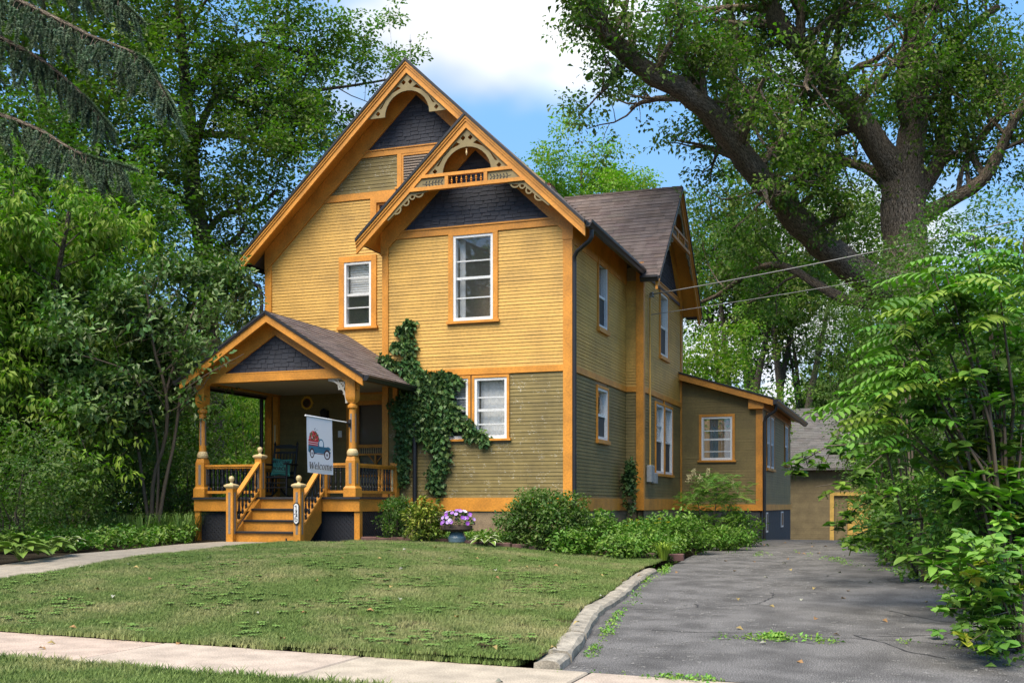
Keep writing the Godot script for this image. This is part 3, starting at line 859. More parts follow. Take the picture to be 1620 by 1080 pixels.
func build_wing(H: Node3D, tv: Transform3D, tq: Transform3D, e: float) -> void:
	var vw := [[0.93, 1.72, 2.43, 3.55]]
	var qw := [[9.70, 10.50, 2.25, 3.66], [10.58, 11.38, 2.25, 3.66], [14.2, 15.2, 2.5, 3.66]]
	var m := mb()
	sheet(m, tv, SIDE_X, WING_X, 0.0, 3.9, vw)
	m.xf = tv
	m.prism(PackedVector2Array([Vector2(SIDE_X, 3.9), Vector2(WING_X, 3.9), Vector2(SIDE_X, 4.56)]), -0.14, 0.0)
	sheet(m, tq, 8.76, 16.07, 0.0, 3.95, qw)
	m.xf = Transform3D()
	m.box(Vector3(-0.5, 0.0, -16.07), Vector3(WING_X, 4.0, -15.93))
	var wall := part(H, "wing_wall", m, M.core)
	clap(wall, tv, e, 1.29, 4.5, func(y): return [SIDE_X, minf(WING_X - 0.05, SIDE_X + (4.58 - y) / 0.31)], [[0.86, 1.79, 2.36, 3.62]], M.olive_plain, false)
	clap(wall, tq, e, 1.29, 3.8, func(_y): return [8.80, 16.05], [[9.65, 11.43, 2.17, 3.75], [14.15, 15.25, 2.42, 3.75]], M.olive_plain, false)
	window(H, tv, vw[0][0], vw[0][1], vw[0][2], vw[0][3], 0.065, {"bars": [0.2, 0.68], "sill": 0.05, "curtain": [[0.18, 0.5]], "cloth": M.curtain})
	window(H, tq, qw[0][0], qw[0][1], qw[0][2], qw[0][3], 0.04, {"bars": [], "blind": 0.5, "sill": 0.07, "screen": true})
	window(H, tq, qw[1][0], qw[1][1], qw[1][2], qw[1][3], 0.04, {"bars": [], "blind": 0.5, "sill": 0.07, "screen": true})
	window(H, tq, qw[2][0], qw[2][1], qw[2][2], qw[2][3], 0.05, {"bars": [], "blind": 0.4, "sill": 0.07, "screen": true})
	boards(H, "water_table", tv, [[SIDE_X + 0.04, WING_X + 0.05, 1.13, 1.29, 0.0, 0.05]], M.orange)
	boards(H, "water_table", tq, [[8.76, 16.1, 1.13, 1.29, 0.0, 0.05]], M.orange)
	boards(H, "corner_board", tv, [[WING_X - 0.13, WING_X + 0.04, 1.29, 3.72, 0.0, 0.04]], M.orange)
	boards(H, "eave_block", tv, [[WING_X - 0.30, WING_X + 0.08, 3.72, 3.98, 0.0, 0.2]], M.orange)
	boards(H, "corner_board", tq, [[8.76, 8.84, 1.29, 3.75, 0.0, 0.04]], M.orange)
	boards(H, "belt_board", tq, [[8.78, 16.05, 3.75, 3.93, 0.0, 0.03]], M.orange)
	m = mb(tv)
	m.box(Vector3(SIDE_X, -0.3, -0.2), Vector3(WING_X - 0.02, 1.13, 0.01))
	m.xf = tq
	m.box(Vector3(8.78, -0.4, -0.2), Vector3(16.05, 1.13, 0.01))
	var fo := part(H, "foundation", m, M.foundation)
	boards(fo, "basement_window", tq, [[9.6, 10.0, 0.55, 1.08, 0.01, 0.03], [13.2, 13.8, 0.62, 1.08, 0.01, 0.03]], M.white)
	boards(fo, "basement_pane", tq, [[9.66, 9.94, 0.6, 1.04, 0.03, 0.034], [13.27, 13.73, 0.67, 1.04, 0.03, 0.034]], M.black)
	# lean-to roof
	var k := 0.306
	var ry := func(x: float) -> float: return 4.74 - k * (x - 0.26)
	m = mb()
	m.prism(PackedVector2Array([Vector2(0.2, ry.call(0.2)), Vector2(2.78, ry.call(2.78)), Vector2(2.78, ry.call(2.78) - 0.06), Vector2(0.2, ry.call(0.2) - 0.06)]), -17.2, -8.46)
	var roof := part(H, "wing_roof", m, M.roof)
	m = mb()
	m.prism(PackedVector2Array([Vector2(SIDE_X + 0.02, ry.call(SIDE_X + 0.02) - 0.063), Vector2(2.76, ry.call(2.76) - 0.063), Vector2(2.76, ry.call(2.76) - 0.085), Vector2(SIDE_X + 0.02, ry.call(SIDE_X + 0.02) - 0.085)]), -17.15, -8.5)
	part(roof, "soffit", m, M.orange)
	m = mb()
	m.prism(PackedVector2Array([Vector2(0.2, ry.call(0.2) - 0.03), Vector2(2.78, ry.call(2.78) - 0.03), Vector2(2.78, ry.call(2.78) - 0.19), Vector2(0.2, ry.call(0.2) - 0.19)]), -8.49, -8.44)
	part(roof, "bargeboard", m, M.orange)
	m = mb()
	m.prism(PackedVector2Array([Vector2(0.2, ry.call(0.2) + 0.012), Vector2(2.8, ry.call(2.8) + 0.012), Vector2(2.8, ry.call(2.8) - 0.029), Vector2(0.2, ry.call(0.2) - 0.029)]), -8.49, -8.41)
	part(roof, "roof_edge", m, M.gutter)
	m = mb(Transform3D(Basis(Vector3(1, 0, 0), UPV, Vector3(0, 0, 1)), Vector3(2.78, ry.call(2.78) - 0.16, -17.2)))
	m.prism(PackedVector2Array([Vector2(0, 0), Vector2(0.075, 0.0), Vector2(0.10, 0.05), Vector2(0.13, 0.075), Vector2(0.13, 0.125), Vector2(0, 0.125)]), 0.0, 8.78)
	part(H, "gutter", m, M.gutter)
	pipe(H, [Vector3(2.84, 3.82, -8.62), Vector3(2.82, 3.66, -8.62), Vector3(2.58, 3.5, -8.66), Vector3(2.54, 3.38, -8.67), Vector3(2.54, 0.4, -8.67)], 0.045)
	# electric meter and its conduit
	var me := node(H, "electric_meter")
	var tg := frame(Vector3(SIDE_X, 0, 0), Vector3(0, 0, -1))
	m = mb(tg)
	m.bbox(Vector3(4.62, 1.80, 0.02), Vector3(4.98, 2.18, 0.14), 0.02)
	part(me, "meter_box", m, M.metal)
	m = mb(tg)
	m.bbox(Vector3(5.12, 1.78, 0.02), Vector3(5.42, 2.02, 0.12), 0.02)
	part(me, "meter_box", m, M.metal)
	pipe(me, [Vector3(0.44, 2.15, -4.85), Vector3(0.44, 6.0, -4.85)], 0.022, "conduit", M.yellow)
	pipe(me, [Vector3(0.44, 6.0, -4.85), Vector3(0.46, 6.1, -4.84), Vector3(0.5, 6.1, -4.8), Vector3(0.52, 6.0, -4.78)], 0.03, "service_head", M.metal)


# ------------------------------------------------------------------ porch

const PX0 := -6.84
const PX1 := -3.6
const PZ := 1.9

func square(m: MB, c: Vector3, prof: Array) -> void:   # square turned section: [half width, height]
	var p := []
	for k in prof: p.append([k[0] * 1.41421, k[1]])
	m.lathe(p, c, 4, PI / 4)

func porch_post(H: Node3D, x: float, z: float) -> Node3D:
	var n := node(H, "porch_post")
	var c := Vector3(x, FLOOR, z)
	var m := mb()
	square(m, c, [[0.125, 0.0], [0.125, 0.16], [0.095, 0.20], [0.095, 0.66], [0.075, 0.74]])
	m.lathe([[0.072, 0.86], [0.069, 0.98], [0.066, 1.55], [0.068, 1.60]], c, 8, PI / 8)
	m.lathe([[0.064, 1.60], [0.092, 1.63], [0.092, 1.67], [0.06, 1.70], [0.06, 1.73]], c, 12)
	square(m, c, [[0.06, 1.72], [0.09, 1.78], [0.098, 1.82], [0.098, 2.20]])
	part(n, "shaft", m, M.orange)
	m = mb()
	m.lathe([[0.07, 0.74], [0.098, 0.76], [0.106, 0.80], [0.098, 0.84], [0.07, 0.88]], c, 12)
	part(n, "ring", m, M.cream)
	m = mb()
	for u in [Vector3(1, 0, 0), Vector3(0, 0, -1)]:
		boards(n, "inset_panel", frame(c, u), [[-0.028, 0.028, 0.24, 0.62, 0.095, 0.099], [-0.018, 0.018, 1.0, 1.52, 0.05, 0.0665]], M.lavender)
	return n

func newel(H: Node3D, x: float, z: float, y0: float, h: float) -> Node3D:
	var n := node(H, "newel_post")
	var c := Vector3(x, y0, z)
	var m := mb()
	square(m, c, [[0.07, 0.0], [0.07, h]])
	part(n, "shaft", m, M.orange)
	m = mb()
	square(m, c, [[0.07, h], [0.085, h + 0.015], [0.10, h + 0.035], [0.10, h + 0.06], [0.05, h + 0.085]])
	part(n, "cap", m, M.cream)
	m = mb()
	m.lathe([[0.045, h + 0.08], [0.022, h + 0.11], [0.045, h + 0.15], [0.05, h + 0.18], [0.038, h + 0.215], [0.0, h + 0.23]], c, 12)
	part(n, "finial", m, M.cream)
	for u in [Vector3(1, 0, 0), Vector3(0, 0, -1)]:
		boards(n, "inset_panel", frame(c, u), [[-0.022, 0.022, 0.16, h - 0.07, 0.07, 0.0735]], M.lavender)
	return n

# railing between two points at floor level (they may differ in height); baluster colours from a list
func railing(H: Node3D, a: Vector3, b: Vector3, rail_h: float, low: float, step: float, mats: Array) -> void:
	var n := node(H, "railing")
	var along := (b - a)
	var flat := Vector3(along.x, 0, along.z)
	var len := flat.length()
	var u := flat / len
	var rise := along.y / len
	var t := frame(a, u)
	var m := mb(t)
	var band := func(mm: MB, y0: float, y1: float, w: float) -> void:
		mm.prism(PackedVector2Array([Vector2(0, y0), Vector2(len, y0 + rise * len), Vector2(len, y1 + rise * len), Vector2(0, y1)]), -w, w)
	band.call(m, rail_h - 0.055, rail_h - 0.02, 0.03)
	band.call(m, rail_h - 0.02, rail_h + 0.02, 0.05)
	part(n, "top_rail", m, M.orange)
	m = mb(t)
	band.call(m, low, low + 0.05, 0.035)
	part(n, "bottom_rail", m, M.orange)
	var count := int(len / step)
	for i in count:
		var x := len * (i + 0.5) / count
		var hh := rail_h - 0.055 - low - 0.05
		var k := mb(t)
		var c := Vector3(x, low + 0.05 + rise * x, 0)
		k.lathe([[0.022, 0.0], [0.022, hh * 0.16], [0.012, hh * 0.2], [0.024, hh * 0.34], [0.017, hh * 0.55], [0.012, hh * 0.72], [0.02, hh * 0.76], [0.014, hh * 0.8], [0.022, hh * 0.84], [0.022, hh + absf(rise) * 0.01]], c, 8)
		part(n, "baluster", k, mats[i % mats.size()])

func build_porch(H: Node3D) -> void:
	var X0 := -7.0
	var X1 := -3.42
	var m := mb()
	m.box(Vector3(X0, FLOOR - 0.04, WALL_Z + 0.02), Vector3(BAY_L - 0.002, FLOOR, PZ + 0.12)); m.box(Vector3(BAY_L - 0.002, FLOOR - 0.04, 0.06), Vector3(X1 + 0.03, FLOOR, PZ + 0.12))
	part(H, "porch_floor", m, M.porch_floor)
	boards(H, "porch_skirt_board", Transform3D(), [[X0 + 0.02, X1, 1.165, FLOOR - 0.04, PZ + 0.03, PZ + 0.08], [X1 - 0.05, X1, 1.165, FLOOR - 0.04, 0.06, PZ + 0.03], [X0 + 0.02, X0 + 0.07, 1.165, FLOOR - 0.04, WALL_Z + 0.05, PZ + 0.03]], M.orange)
	boards(H, "porch_pier", Transform3D(), [[X0 + 0.02, X0 + 0.13, 0.4, 1.165, PZ - 0.06, PZ + 0.05], [X1 - 0.12, X1 - 0.01, 0.4, 1.165, PZ - 0.06, PZ + 0.05]], M.orange)
	# dark lattice skirts with small diamond openings
	var lat := func(t: Transform3D, w: float, y0: float, y1: float) -> void:
		var g := node(H, "lattice_skirt")
		for s: float in [-1.0, 1.0]:
			var k := mb(t)
			var x := -0.8
			while x < w + 0.8:
				var a := Vector2(x, y0); var b := Vector2(x + s * (y1 - y0), y1)
				if s < 0: a.x += 0.0
				var poly := PackedVector2Array([a, a + Vector2(0.062, 0), b + Vector2(0.062, 0), b])
				for q in Geometry2D.intersect_polygons(poly, PackedVector2Array([Vector2(0, y0), Vector2(w, y0), Vector2(w, y1), Vector2(0, y1)])):
					k.prism(q, 0.0 if s > 0 else 0.006, 0.006 if s > 0 else 0.012)
				x += 0.085
			part(g, "slats", k, M.skirt, "stuff")
	lat.call(frame(Vector3(X0 + 0.13, 0, PZ - 0.02), Vector3(1, 0, 0)), X1 - X0 - 0.25, 0.5, 1.165)
	lat.call(frame(Vector3(X1 - 0.04, 0, PZ - 0.06), Vector3(0, 0, -1)), PZ - 0.08, 0.5, 1.165)
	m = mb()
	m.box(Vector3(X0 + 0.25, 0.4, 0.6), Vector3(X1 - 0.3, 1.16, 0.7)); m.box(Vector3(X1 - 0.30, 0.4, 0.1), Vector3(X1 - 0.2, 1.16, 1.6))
	part(H, "lattice_back_panel", m, M.skirt)  # near-black panels standing behind the lattice
	# posts and railings
	porch_post(H, PX0, PZ); porch_post(H, PX1, PZ)
	boards(H, "wall_pilaster", Transform3D(), [[PX1 - 0.07, PX1 + 0.07, FLOOR, FLOOR + 0.68, 0.05, 0.19], [PX1 - 0.05, PX1 + 0.05, 3.2, 3.61, 0.045, 0.12], [PX0 - 0.1, PX0 + 0.02, FLOOR, 3.61, WALL_Z + 0.03, WALL_Z + 0.12]], M.orange)
	m = mb()
	m.box(Vector3(PX0 - 0.07, 1.9, WALL_Z + 0.12), Vector3(PX0 - 0.03, 3.0, WALL_Z + 0.125))
	part(H, "inset_panel", m, M.cream)
	newel(H, -5.56, PZ, FLOOR, 0.72); newel(H, -4.17, PZ, FLOOR, 0.72)
	newel(H, -5.56, 2.84, 0.60, 0.98); newel(H, -4.17, 2.84, 0.60, 0.98)
	railing(H, Vector3(PX0 + 0.09, FLOOR, PZ), Vector3(-5.63, FLOOR, PZ), 0.60, 0.07, 0.10, [M.black])
	railing(H, Vector3(-4.10, FLOOR, PZ), Vector3(PX1 - 0.09, FLOOR, PZ), 0.60, 0.07, 0.10, [M.black])
	railing(H, Vector3(PX1, FLOOR, PZ - 0.09), Vector3(PX1, FLOOR, 0.19), 0.60, 0.07, 0.115, [M.cream, M.black, M.black, M.black, M.black, M.black, M.black, M.black, M.orange, M.orange, M.black, M.black, M.black])
	railing(H, Vector3(PX0, FLOOR, WALL_Z + 0.1), Vector3(PX0, FLOOR, PZ - 0.09), 0.60, 0.07, 0.11, [M.black])
	railing(H, Vector3(-5.56, 0.78, 2.77), Vector3(-5.56, FLOOR + 0.04, PZ + 0.07), 0.60, 0.05, 0.11, [M.black])
	railing(H, Vector3(-4.17, 0.78, 2.77), Vector3(-4.17, FLOOR + 0.04, PZ + 0.07), 0.60, 0.05, 0.11, [M.black])
	# steps
	var st := node(H, "porch_steps")
	for i in 3:
		var y := 0.60 + 0.205 * (i + 1)
		var z := 2.80 - 0.265 * i
		m = mb()
		m.box(Vector3(-5.49, y - 0.205, z - 0.03), Vector3(-4.24, y - 0.035, z))
		part(st, "riser", m, M.orange)
		m = mb()
		m.bbox(Vector3(-5.50, y - 0.035, z - 0.29), Vector3(-4.23, y, z + 0.03), 0.006)
		part(st, "tread", m, M.black)
	for x in [-5.53, -4.24]:
		m = mb(frame(Vector3(x, 0, 0), Vector3(0, 0, -1)))
		m.prism(PackedVector2Array([Vector2(-2.80, 0.55), Vector2(-2.78, 0.80), Vector2(-1.98, 1.42), Vector2(-1.98, 0.95), Vector2(-2.5, 0.55)]), 0.0, 0.04)
		part(st, "stringer", m, M.orange)
	m = mb()   # boot scraper
	m.box(Vector3(-4.42, 0.63, 2.86), Vector3(-4.24, 0.65, 2.87)); m.box(Vector3(-4.42, 0.58, 2.855), Vector3(-4.40, 0.69, 2.875)); m.box(Vector3(-4.26, 0.58, 2.855), Vector3(-4.24, 0.69, 2.875))
	tag(part(self, "boot_scraper", m, M.black), "small black iron boot scraper at the foot of the porch steps", "boot scraper")
	# beams and gable
	var k := 0.625
	var pr := Vector2(-5.217, 4.87)
	boards(H, "porch_beam", Transform3D(), [[-6.95, -3.49, 3.61, 3.76, PZ - 0.09, PZ + 0.07], [PX0 - 0.09, PX0 + 0.07, 3.61, 3.76, WALL_Z + 0.05, PZ - 0.09], [PX1 - 0.07, PX1 + 0.09, 3.61, 3.76, 0.05, PZ - 0.09]], M.orange)
	m = mb()
	m.box(Vector3(-6.76, 3.64, WALL_Z + 0.02), Vector3(BAY_L - 0.01, 3.67, PZ - 0.1)); m.box(Vector3(BAY_L - 0.01, 3.64, 0.06), Vector3(-3.68, 3.67, PZ - 0.1))
	part(H, "porch_ceiling", m, M.ceiling)
	var tp := frame(Vector3(0, 0, PZ), Vector3(1, 0, 0))
	m = mb(tp)
	m.prism(PackedVector2Array([Vector2(-6.9, 3.76), Vector2(-3.53, 3.76), Vector2(pr.x, 4.76)]), -0.05, 0.0)
	var pg := part(H, "porch_gable", m, M.core)
	gable_shingles(pg, tp, pr.x, 3.785, 4.49, 0.625, true, 0.085, 0.15)
	m = mb(tp)
	m.box(Vector3(-6.55, 3.761, 0.0), Vector3(-3.88, 3.785, 0.075))
	rake(m, Vector2(-6.97, pr.y - k * 1.753), pr, 0.08, 0.40, 0.0, 0.05)
	rake(m, pr, Vector2(-3.464, pr.y - k * 1.753), 0.08, 0.40, 0.0, 0.05)
	part(pg, "frieze_board", m, M.orange)
	m = mb(tp)
	rake(m, Vector2(-7.12, pr.y - k * 1.903), pr, 0.035, 0.20, 0.30, 0.345)
	part(H, "bargeboard", m, M.orange)
	m = mb(tp)
	rake(m, pr, Vector2(-3.22, pr.y - k * 1.997), 0.035, 0.20, 0.30, 0.345)
	part(H, "bargeboard", m, M.orange)
	# porch roof: slabs, soffit and shingles
	m = mb()
	var pl := PackedVector2Array([Vector2(-7.15, pr.y - k * 1.933), pr, pr - Vector2(0, 0.055), Vector2(-7.15, pr.y - k * 1.933 - 0.055)])
	m.prism(pl, WALL_Z + 0.03, PZ + 0.37)
	var pq := PackedVector2Array([pr, Vector2(-3.2, pr.y - k * 2.017), Vector2(-3.2, pr.y - k * 2.017 - 0.055), pr - Vector2(0, 0.055)])
	m.prism(pq, 0.06, PZ + 0.37)
	m.prism(PackedVector2Array([pr, Vector2(BAY_L - 0.01, pr.y - k * 1.287), Vector2(BAY_L - 0.01, pr.y - k * 1.287 - 0.055), pr - Vector2(0, 0.055)]), WALL_Z + 0.03, 0.06)
	var roof := part(H, "porch_roof", m, M.roof)
	m = mb()
	m.prism(PackedVector2Array([Vector2(-7.10, pr.y - k * 1.883 - 0.058), pr - Vector2(0, 0.058), pr - Vector2(0, 0.08), Vector2(-7.10, pr.y - k * 1.883 - 0.08)]), PZ + 0.051, PZ + 0.30)
	m.prism(PackedVector2Array([pr - Vector2(0, 0.058), Vector2(-3.22, pr.y - k * 1.997 - 0.058), Vector2(-3.22, pr.y - k * 1.997 - 0.08), pr - Vector2(0, 0.08)]), PZ + 0.051, PZ + 0.30)
	m.box(Vector3(-3.5, 3.585, 0.08), Vector3(-3.22, 3.60, PZ + 0.3)); m.box(Vector3(-7.1, 3.66, WALL_Z + 0.1), Vector3(-6.93, 3.68, PZ + 0.3))
	part(roof, "soffit", m, M.orange)
	var sl := sqrt(1.0 + k * k)
	roof_shingles(roof, Vector3(-3.19, pr.y - k * 2.027 + 0.002, PZ + 0.38), Vector3(0, 0, -1), Vector3(-1.0 / sl, k / sl, 0), 2.027 * sl, func(v): return [0.0, PZ + 0.32] if v * 1.0 / sl < 0.72 else [0.0, PZ + 0.38 - WALL_Z - 0.04], false, M.roof, 0.13, 0.3)
	m = mb(tp)
	rake(m, Vector2(-7.16, pr.y - k * 1.943), pr, -0.012, 0.034, 0.30, 0.39)
	rake(m, pr, Vector2(-3.19, pr.y - k * 2.027), -0.012, 0.034, 0.30, 0.39)
	part(roof, "roof_edge", m, M.gutter)
	for s in [[-3.2, 1.0, 0.06], [-7.15, -1.0, WALL_Z]]:
		m = mb(Transform3D(Basis(Vector3(s[1], 0, 0), UPV, Vector3(0, 0, 1)), Vector3(s[0], 3.505 if s[1] > 0 else 3.56, s[2])))
		m.prism(PackedVector2Array([Vector2(0, 0), Vector2(0.075, 0.0), Vector2(0.10, 0.04), Vector2(0.12, 0.06), Vector2(0.12, 0.10), Vector2(0, 0.10)]), 0.0, PZ + 0.37 - s[2])
		part(H, "gutter", m, M.gutter)
	pipe(H, [Vector3(-3.14, 3.52, 0.16), Vector3(-3.16, 3.4, 0.12), Vector3(-3.18, 3.3, 0.09), Vector3(-3.18, 1.0, 0.09)], 0.045)
	# carved corner bracket on the right post
	var tc := frame(Vector3(PX1 - 0.098, 3.61, PZ), Vector3(1, 0, 0))
	m = mb(tc)
	m.bar(Vector2(-0.40, -0.012), Vector2(0, -0.012), 0.024, -0.012, 0.012); m.bar(Vector2(-0.012, 0), Vector2(-0.012, -0.46), 0.024, -0.0118, 0.0118)
	m.arc(Vector2(-0.40, -0.46), 0.39, 0.45, 0.035, 0.0, PI / 2, -0.0116, 0.0116, 14)
	m.arc(Vector2(-0.13, -0.14), 0.075, 0.075, 0.026, 0, TAU, -0.0114, 0.0114, 14)
	m.bar(Vector2(-0.22, -0.02), Vector2(-0.08, -0.2), 0.02, -0.0112, 0.0112); m.bar(Vector2(-0.05, -0.05), Vector2(-0.19, -0.21), 0.02, -0.011, 0.011)
	m.bar(Vector2(-0.02, -0.24), Vector2(-0.09, -0.30), 0.02, -0.0112, 0.0112)
	part(H, "corner_bracket", m, M.bracket)
	build_door(H)

func build_door(H: Node3D) -> void:
	var tw := frame(Vector3(0, 0, WALL_Z), Vector3(1, 0, 0))
	var D := node(H, "screen_door")
	var m := mb(tw)
	m.box(Vector3(-5.20, FLOOR, 0.0), Vector3(-5.02, 3.47, 0.05)); m.box(Vector3(-4.06, FLOOR, 0.0), Vector3(-3.925, 3.47, 0.05)); m.box(Vector3(-5.20, 3.60, 0.0), Vector3(-3.925, 3.72, 0.052))
	part(D, "casing", m, M.orange)
	m = mb(tw)
	m.box(Vector3(-5.20, 3.47, 0.0), Vector3(-3.925, 3.60, 0.04))
	part(D, "transom_panel", m, M.yellow)
	m = mb(tw)
	for k in [[-5.02, -4.93, FLOOR + 0.01, 3.47], [-4.15, -4.06, FLOOR + 0.01, 3.47], [-4.93, -4.15, 3.38, 3.47], [-4.93, -4.15, 2.48, 2.55], [-4.93, -4.15, 2.32, 2.36], [-4.93, -4.15, FLOOR + 0.01, FLOOR + 0.14], [-4.56, -4.52, 2.1, 2.32]]:
		m.box(Vector3(k[0], k[2], -0.03), Vector3(k[1], k[3], 0.01))
	m.bar(Vector2(-4.54, 2.14), Vector2(-4.70, 2.32), 0.022, -0.02, 0.0); m.bar(Vector2(-4.54, 2.14), Vector2(-4.38, 2.32), 0.022, -0.02, 0.0)
	part(D, "stile", m, M.orange)
	for i in 15:
		m = mb(tw)
		m.lathe([[0.009, 0.0], [0.013, 0.05], [0.008, 0.08], [0.009, 0.12]], Vector3(-4.905 + i * 0.052, 2.36, -0.01), 6)
		part(D, "spindle", m, M.cream)
	for i in 11:
		m = mb(tw)
		m.lathe([[0.02, 0.0], [0.02, 0.06], [0.03, 0.12], [0.03, 0.24], [0.018, 0.29]], Vector3(-4.87 + i * 0.067, FLOOR + 0.14, -0.01), 6)
		part(D, "spindle", m, M.cream)
	m = mb(tw)
	m.box(Vector3(-4.93, FLOOR + 0.44, -0.02), Vector3(-4.15, FLOOR + 0.48, 0.005))
	part(D, "mid_rail", m, M.orange)
	m = mb(tw)
	m.quad(Vector3(-4.93, FLOOR + 0.14, -0.025), Vector3(-4.15, FLOOR + 0.14, -0.025), Vector3(-4.15, 3.38, -0.025), Vector3(-4.93, 3.38, -0.025))
	part(D, "pane", m, M.glass)
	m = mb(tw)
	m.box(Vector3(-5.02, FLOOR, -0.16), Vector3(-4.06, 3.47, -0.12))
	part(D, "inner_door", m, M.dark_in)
	m = mb(tw)
	m.lathe([[0.0, 0.0], [0.02, 0.01], [0.02, 0.04], [0.0, 0.05]], Vector3(-4.97, 2.4, 0.03), 8)
	part(D, "handle", m, M.black)


# ------------------------------------------------------------------ things on the porch and walls

func lettering(parent: Node, called: String, text: String, size: float, xf: Transform3D, mat: Material, serif := false, deep := 0.004) -> MeshInstance3D:
	var f := SystemFont.new()
	f.font_names = PackedStringArray(["Droid Serif" if serif else "Droid Sans"])
	f.font_weight = 700 if not serif else 400
	var t := TextMesh.new()
	t.font = f
	t.text = text
	t.font_size = 64
	t.pixel_size = size / 64.0
	t.depth = deep
	t.curve_step = 4.0
	t.material = mat
	var o := MeshInstance3D.new()
	o.name = called
	o.mesh = t
	o.transform = xf
	parent.add_child(o, true)
	return o

func build_chair() -> void:
	var o := thing("rocking_chair", "black wooden rocking chair standing on the porch", "chair", Vector3(-6.22, FLOOR, 0.15))
	o.rotation.y = 0.12
	var m: MB
	for s: float in [-1.0, 1.0]:
		m = mb()
		var pts := PackedVector3Array()
		var rad := PackedFloat32Array()
		for i in 9:
			var a := -0.55 + 1.1 * i / 8.0
			pts.append(Vector3(s * 0.25, 1.0 - cos(a) * 0.98 + 0.0, sin(a) * 0.85)); rad.append(0.022)
		m.tube(pts, rad, 6)
		part(o, "rocker", m, M.black)
		m = mb()
		m.tube(PackedVector3Array([Vector3(s * 0.25, 0.06, -0.24), Vector3(s * 0.25, 0.45, -0.22), Vector3(s * 0.25, 1.1, -0.36)]), PackedFloat32Array([0.02, 0.024, 0.02]), 8)
		m.lathe([[0.02, 0.0], [0.03, 0.03], [0.012, 0.07], [0.0, 0.09]], Vector3(s * 0.25, 1.09, -0.36), 8)
		part(o, "back_post", m, M.black)
		m = mb()
		m.tube(PackedVector3Array([Vector3(s * 0.27, 0.05, 0.24), Vector3(s * 0.27, 0.68, 0.22)]), PackedFloat32Array([0.022, 0.02]), 8)
		part(o, "leg", m, M.black)
		m = mb()
		m.bbox(Vector3(s * 0.27 - 0.045, 0.67, -0.27), Vector3(s * 0.27 + 0.045, 0.70, 0.30), 0.01)
		part(o, "armrest", m, M.black)
	m = mb()
	m.bbox(Vector3(-0.26, 0.40, -0.24), Vector3(0.26, 0.44, 0.27), 0.012)
	part(o, "seat", m, M.black)
	for y: float in [0.48, 0.92, 1.03]:
		m = mb()
		var z: float = -0.22 - (y - 0.45) * 0.215
		var hh := 0.06 if y < 0.9 else 0.045
		m.box(Vector3(-0.25, y, z - 0.012), Vector3(0.25, y + hh, z + 0.012))
		if y > 1.0: m.prism(PackedVector2Array([Vector2(-0.25, y + hh), Vector2(0.25, y + hh), Vector2(0.12, y + hh + 0.035), Vector2(-0.12, y + hh + 0.035)]), z - 0.012, z + 0.012)
		part(o, "back_rail", m, M.black)
	for i in 6:
		m = mb()
		var x := -0.175 + i * 0.07
		m.tube(PackedVector3Array([Vector3(x, 0.53, -0.237), Vector3(x, 0.93, -0.325)]), PackedFloat32Array([0.011, 0.011]), 6)
		part(o, "back_slat", m, M.black)
	for q in [[0.2, 0.24], [0.3, 0.24], [0.22, -0.23]]:
		m = mb()
		m.tube(PackedVector3Array([Vector3(-0.26, q[0], q[1]), Vector3(0.26, q[0], q[1])]), PackedFloat32Array([0.012, 0.012]), 6)
		part(o, "stretcher", m, M.black)
	# cushion, leaning on the back
	var c := thing("cushion", "teal green lettered cushion leaning in the rocking chair", "cushion", Vector3(-6.23, FLOOR + 0.44, 0.09))
	c.rotation = Vector3(-0.2, 0.12, -0.06)
	m = mb()
	var nn := 12
	var pt := func(i: int, j: int, s: float) -> Vector3:
		var x := (float(i) / nn - 0.5) * 2.0; var y := (float(j) / nn - 0.5) * 2.0
		var pull := 1.0 - 0.10 * (1.0 - absf(x * y)) * (maxf(absf(x), absf(y)) ** 4)
		return Vector3(x * 0.215 * pull, 0.19 + y * 0.185 * pull, s * 0.075 * pow((1.0 - x * x) * (1.0 - y * y), 0.42))
	for i in nn:
		for j in nn:
			m.quad(pt.call(i, j, 1.0), pt.call(i + 1, j, 1.0), pt.call(i + 1, j + 1, 1.0), pt.call(i, j + 1, 1.0))
			m.quad(pt.call(i + 1, j, -1.0), pt.call(i, j, -1.0), pt.call(i, j + 1, -1.0), pt.call(i + 1, j + 1, -1.0))
	part(c, "cover", m, M.teal)
	lettering(c, "lettering", "WELCOME", 0.085, Transform3D(Basis(), Vector3(0, 0.29, 0.068)), M.black)
	lettering(c, "lettering", "to my", 0.07, Transform3D(Basis(), Vector3(0, 0.225, 0.078)), M.black, true)
	lettering(c, "lettering", "PORCH", 0.10, Transform3D(Basis(), Vector3(0, 0.145, 0.078)), M.black)
	m = mb()
	for i in 9: m.box(Vector3(-0.14 + i * 0.031, 0.068, 0.055), Vector3(-0.12 + i * 0.031, 0.083, 0.063))
	part(c, "print_line", m, M.black)

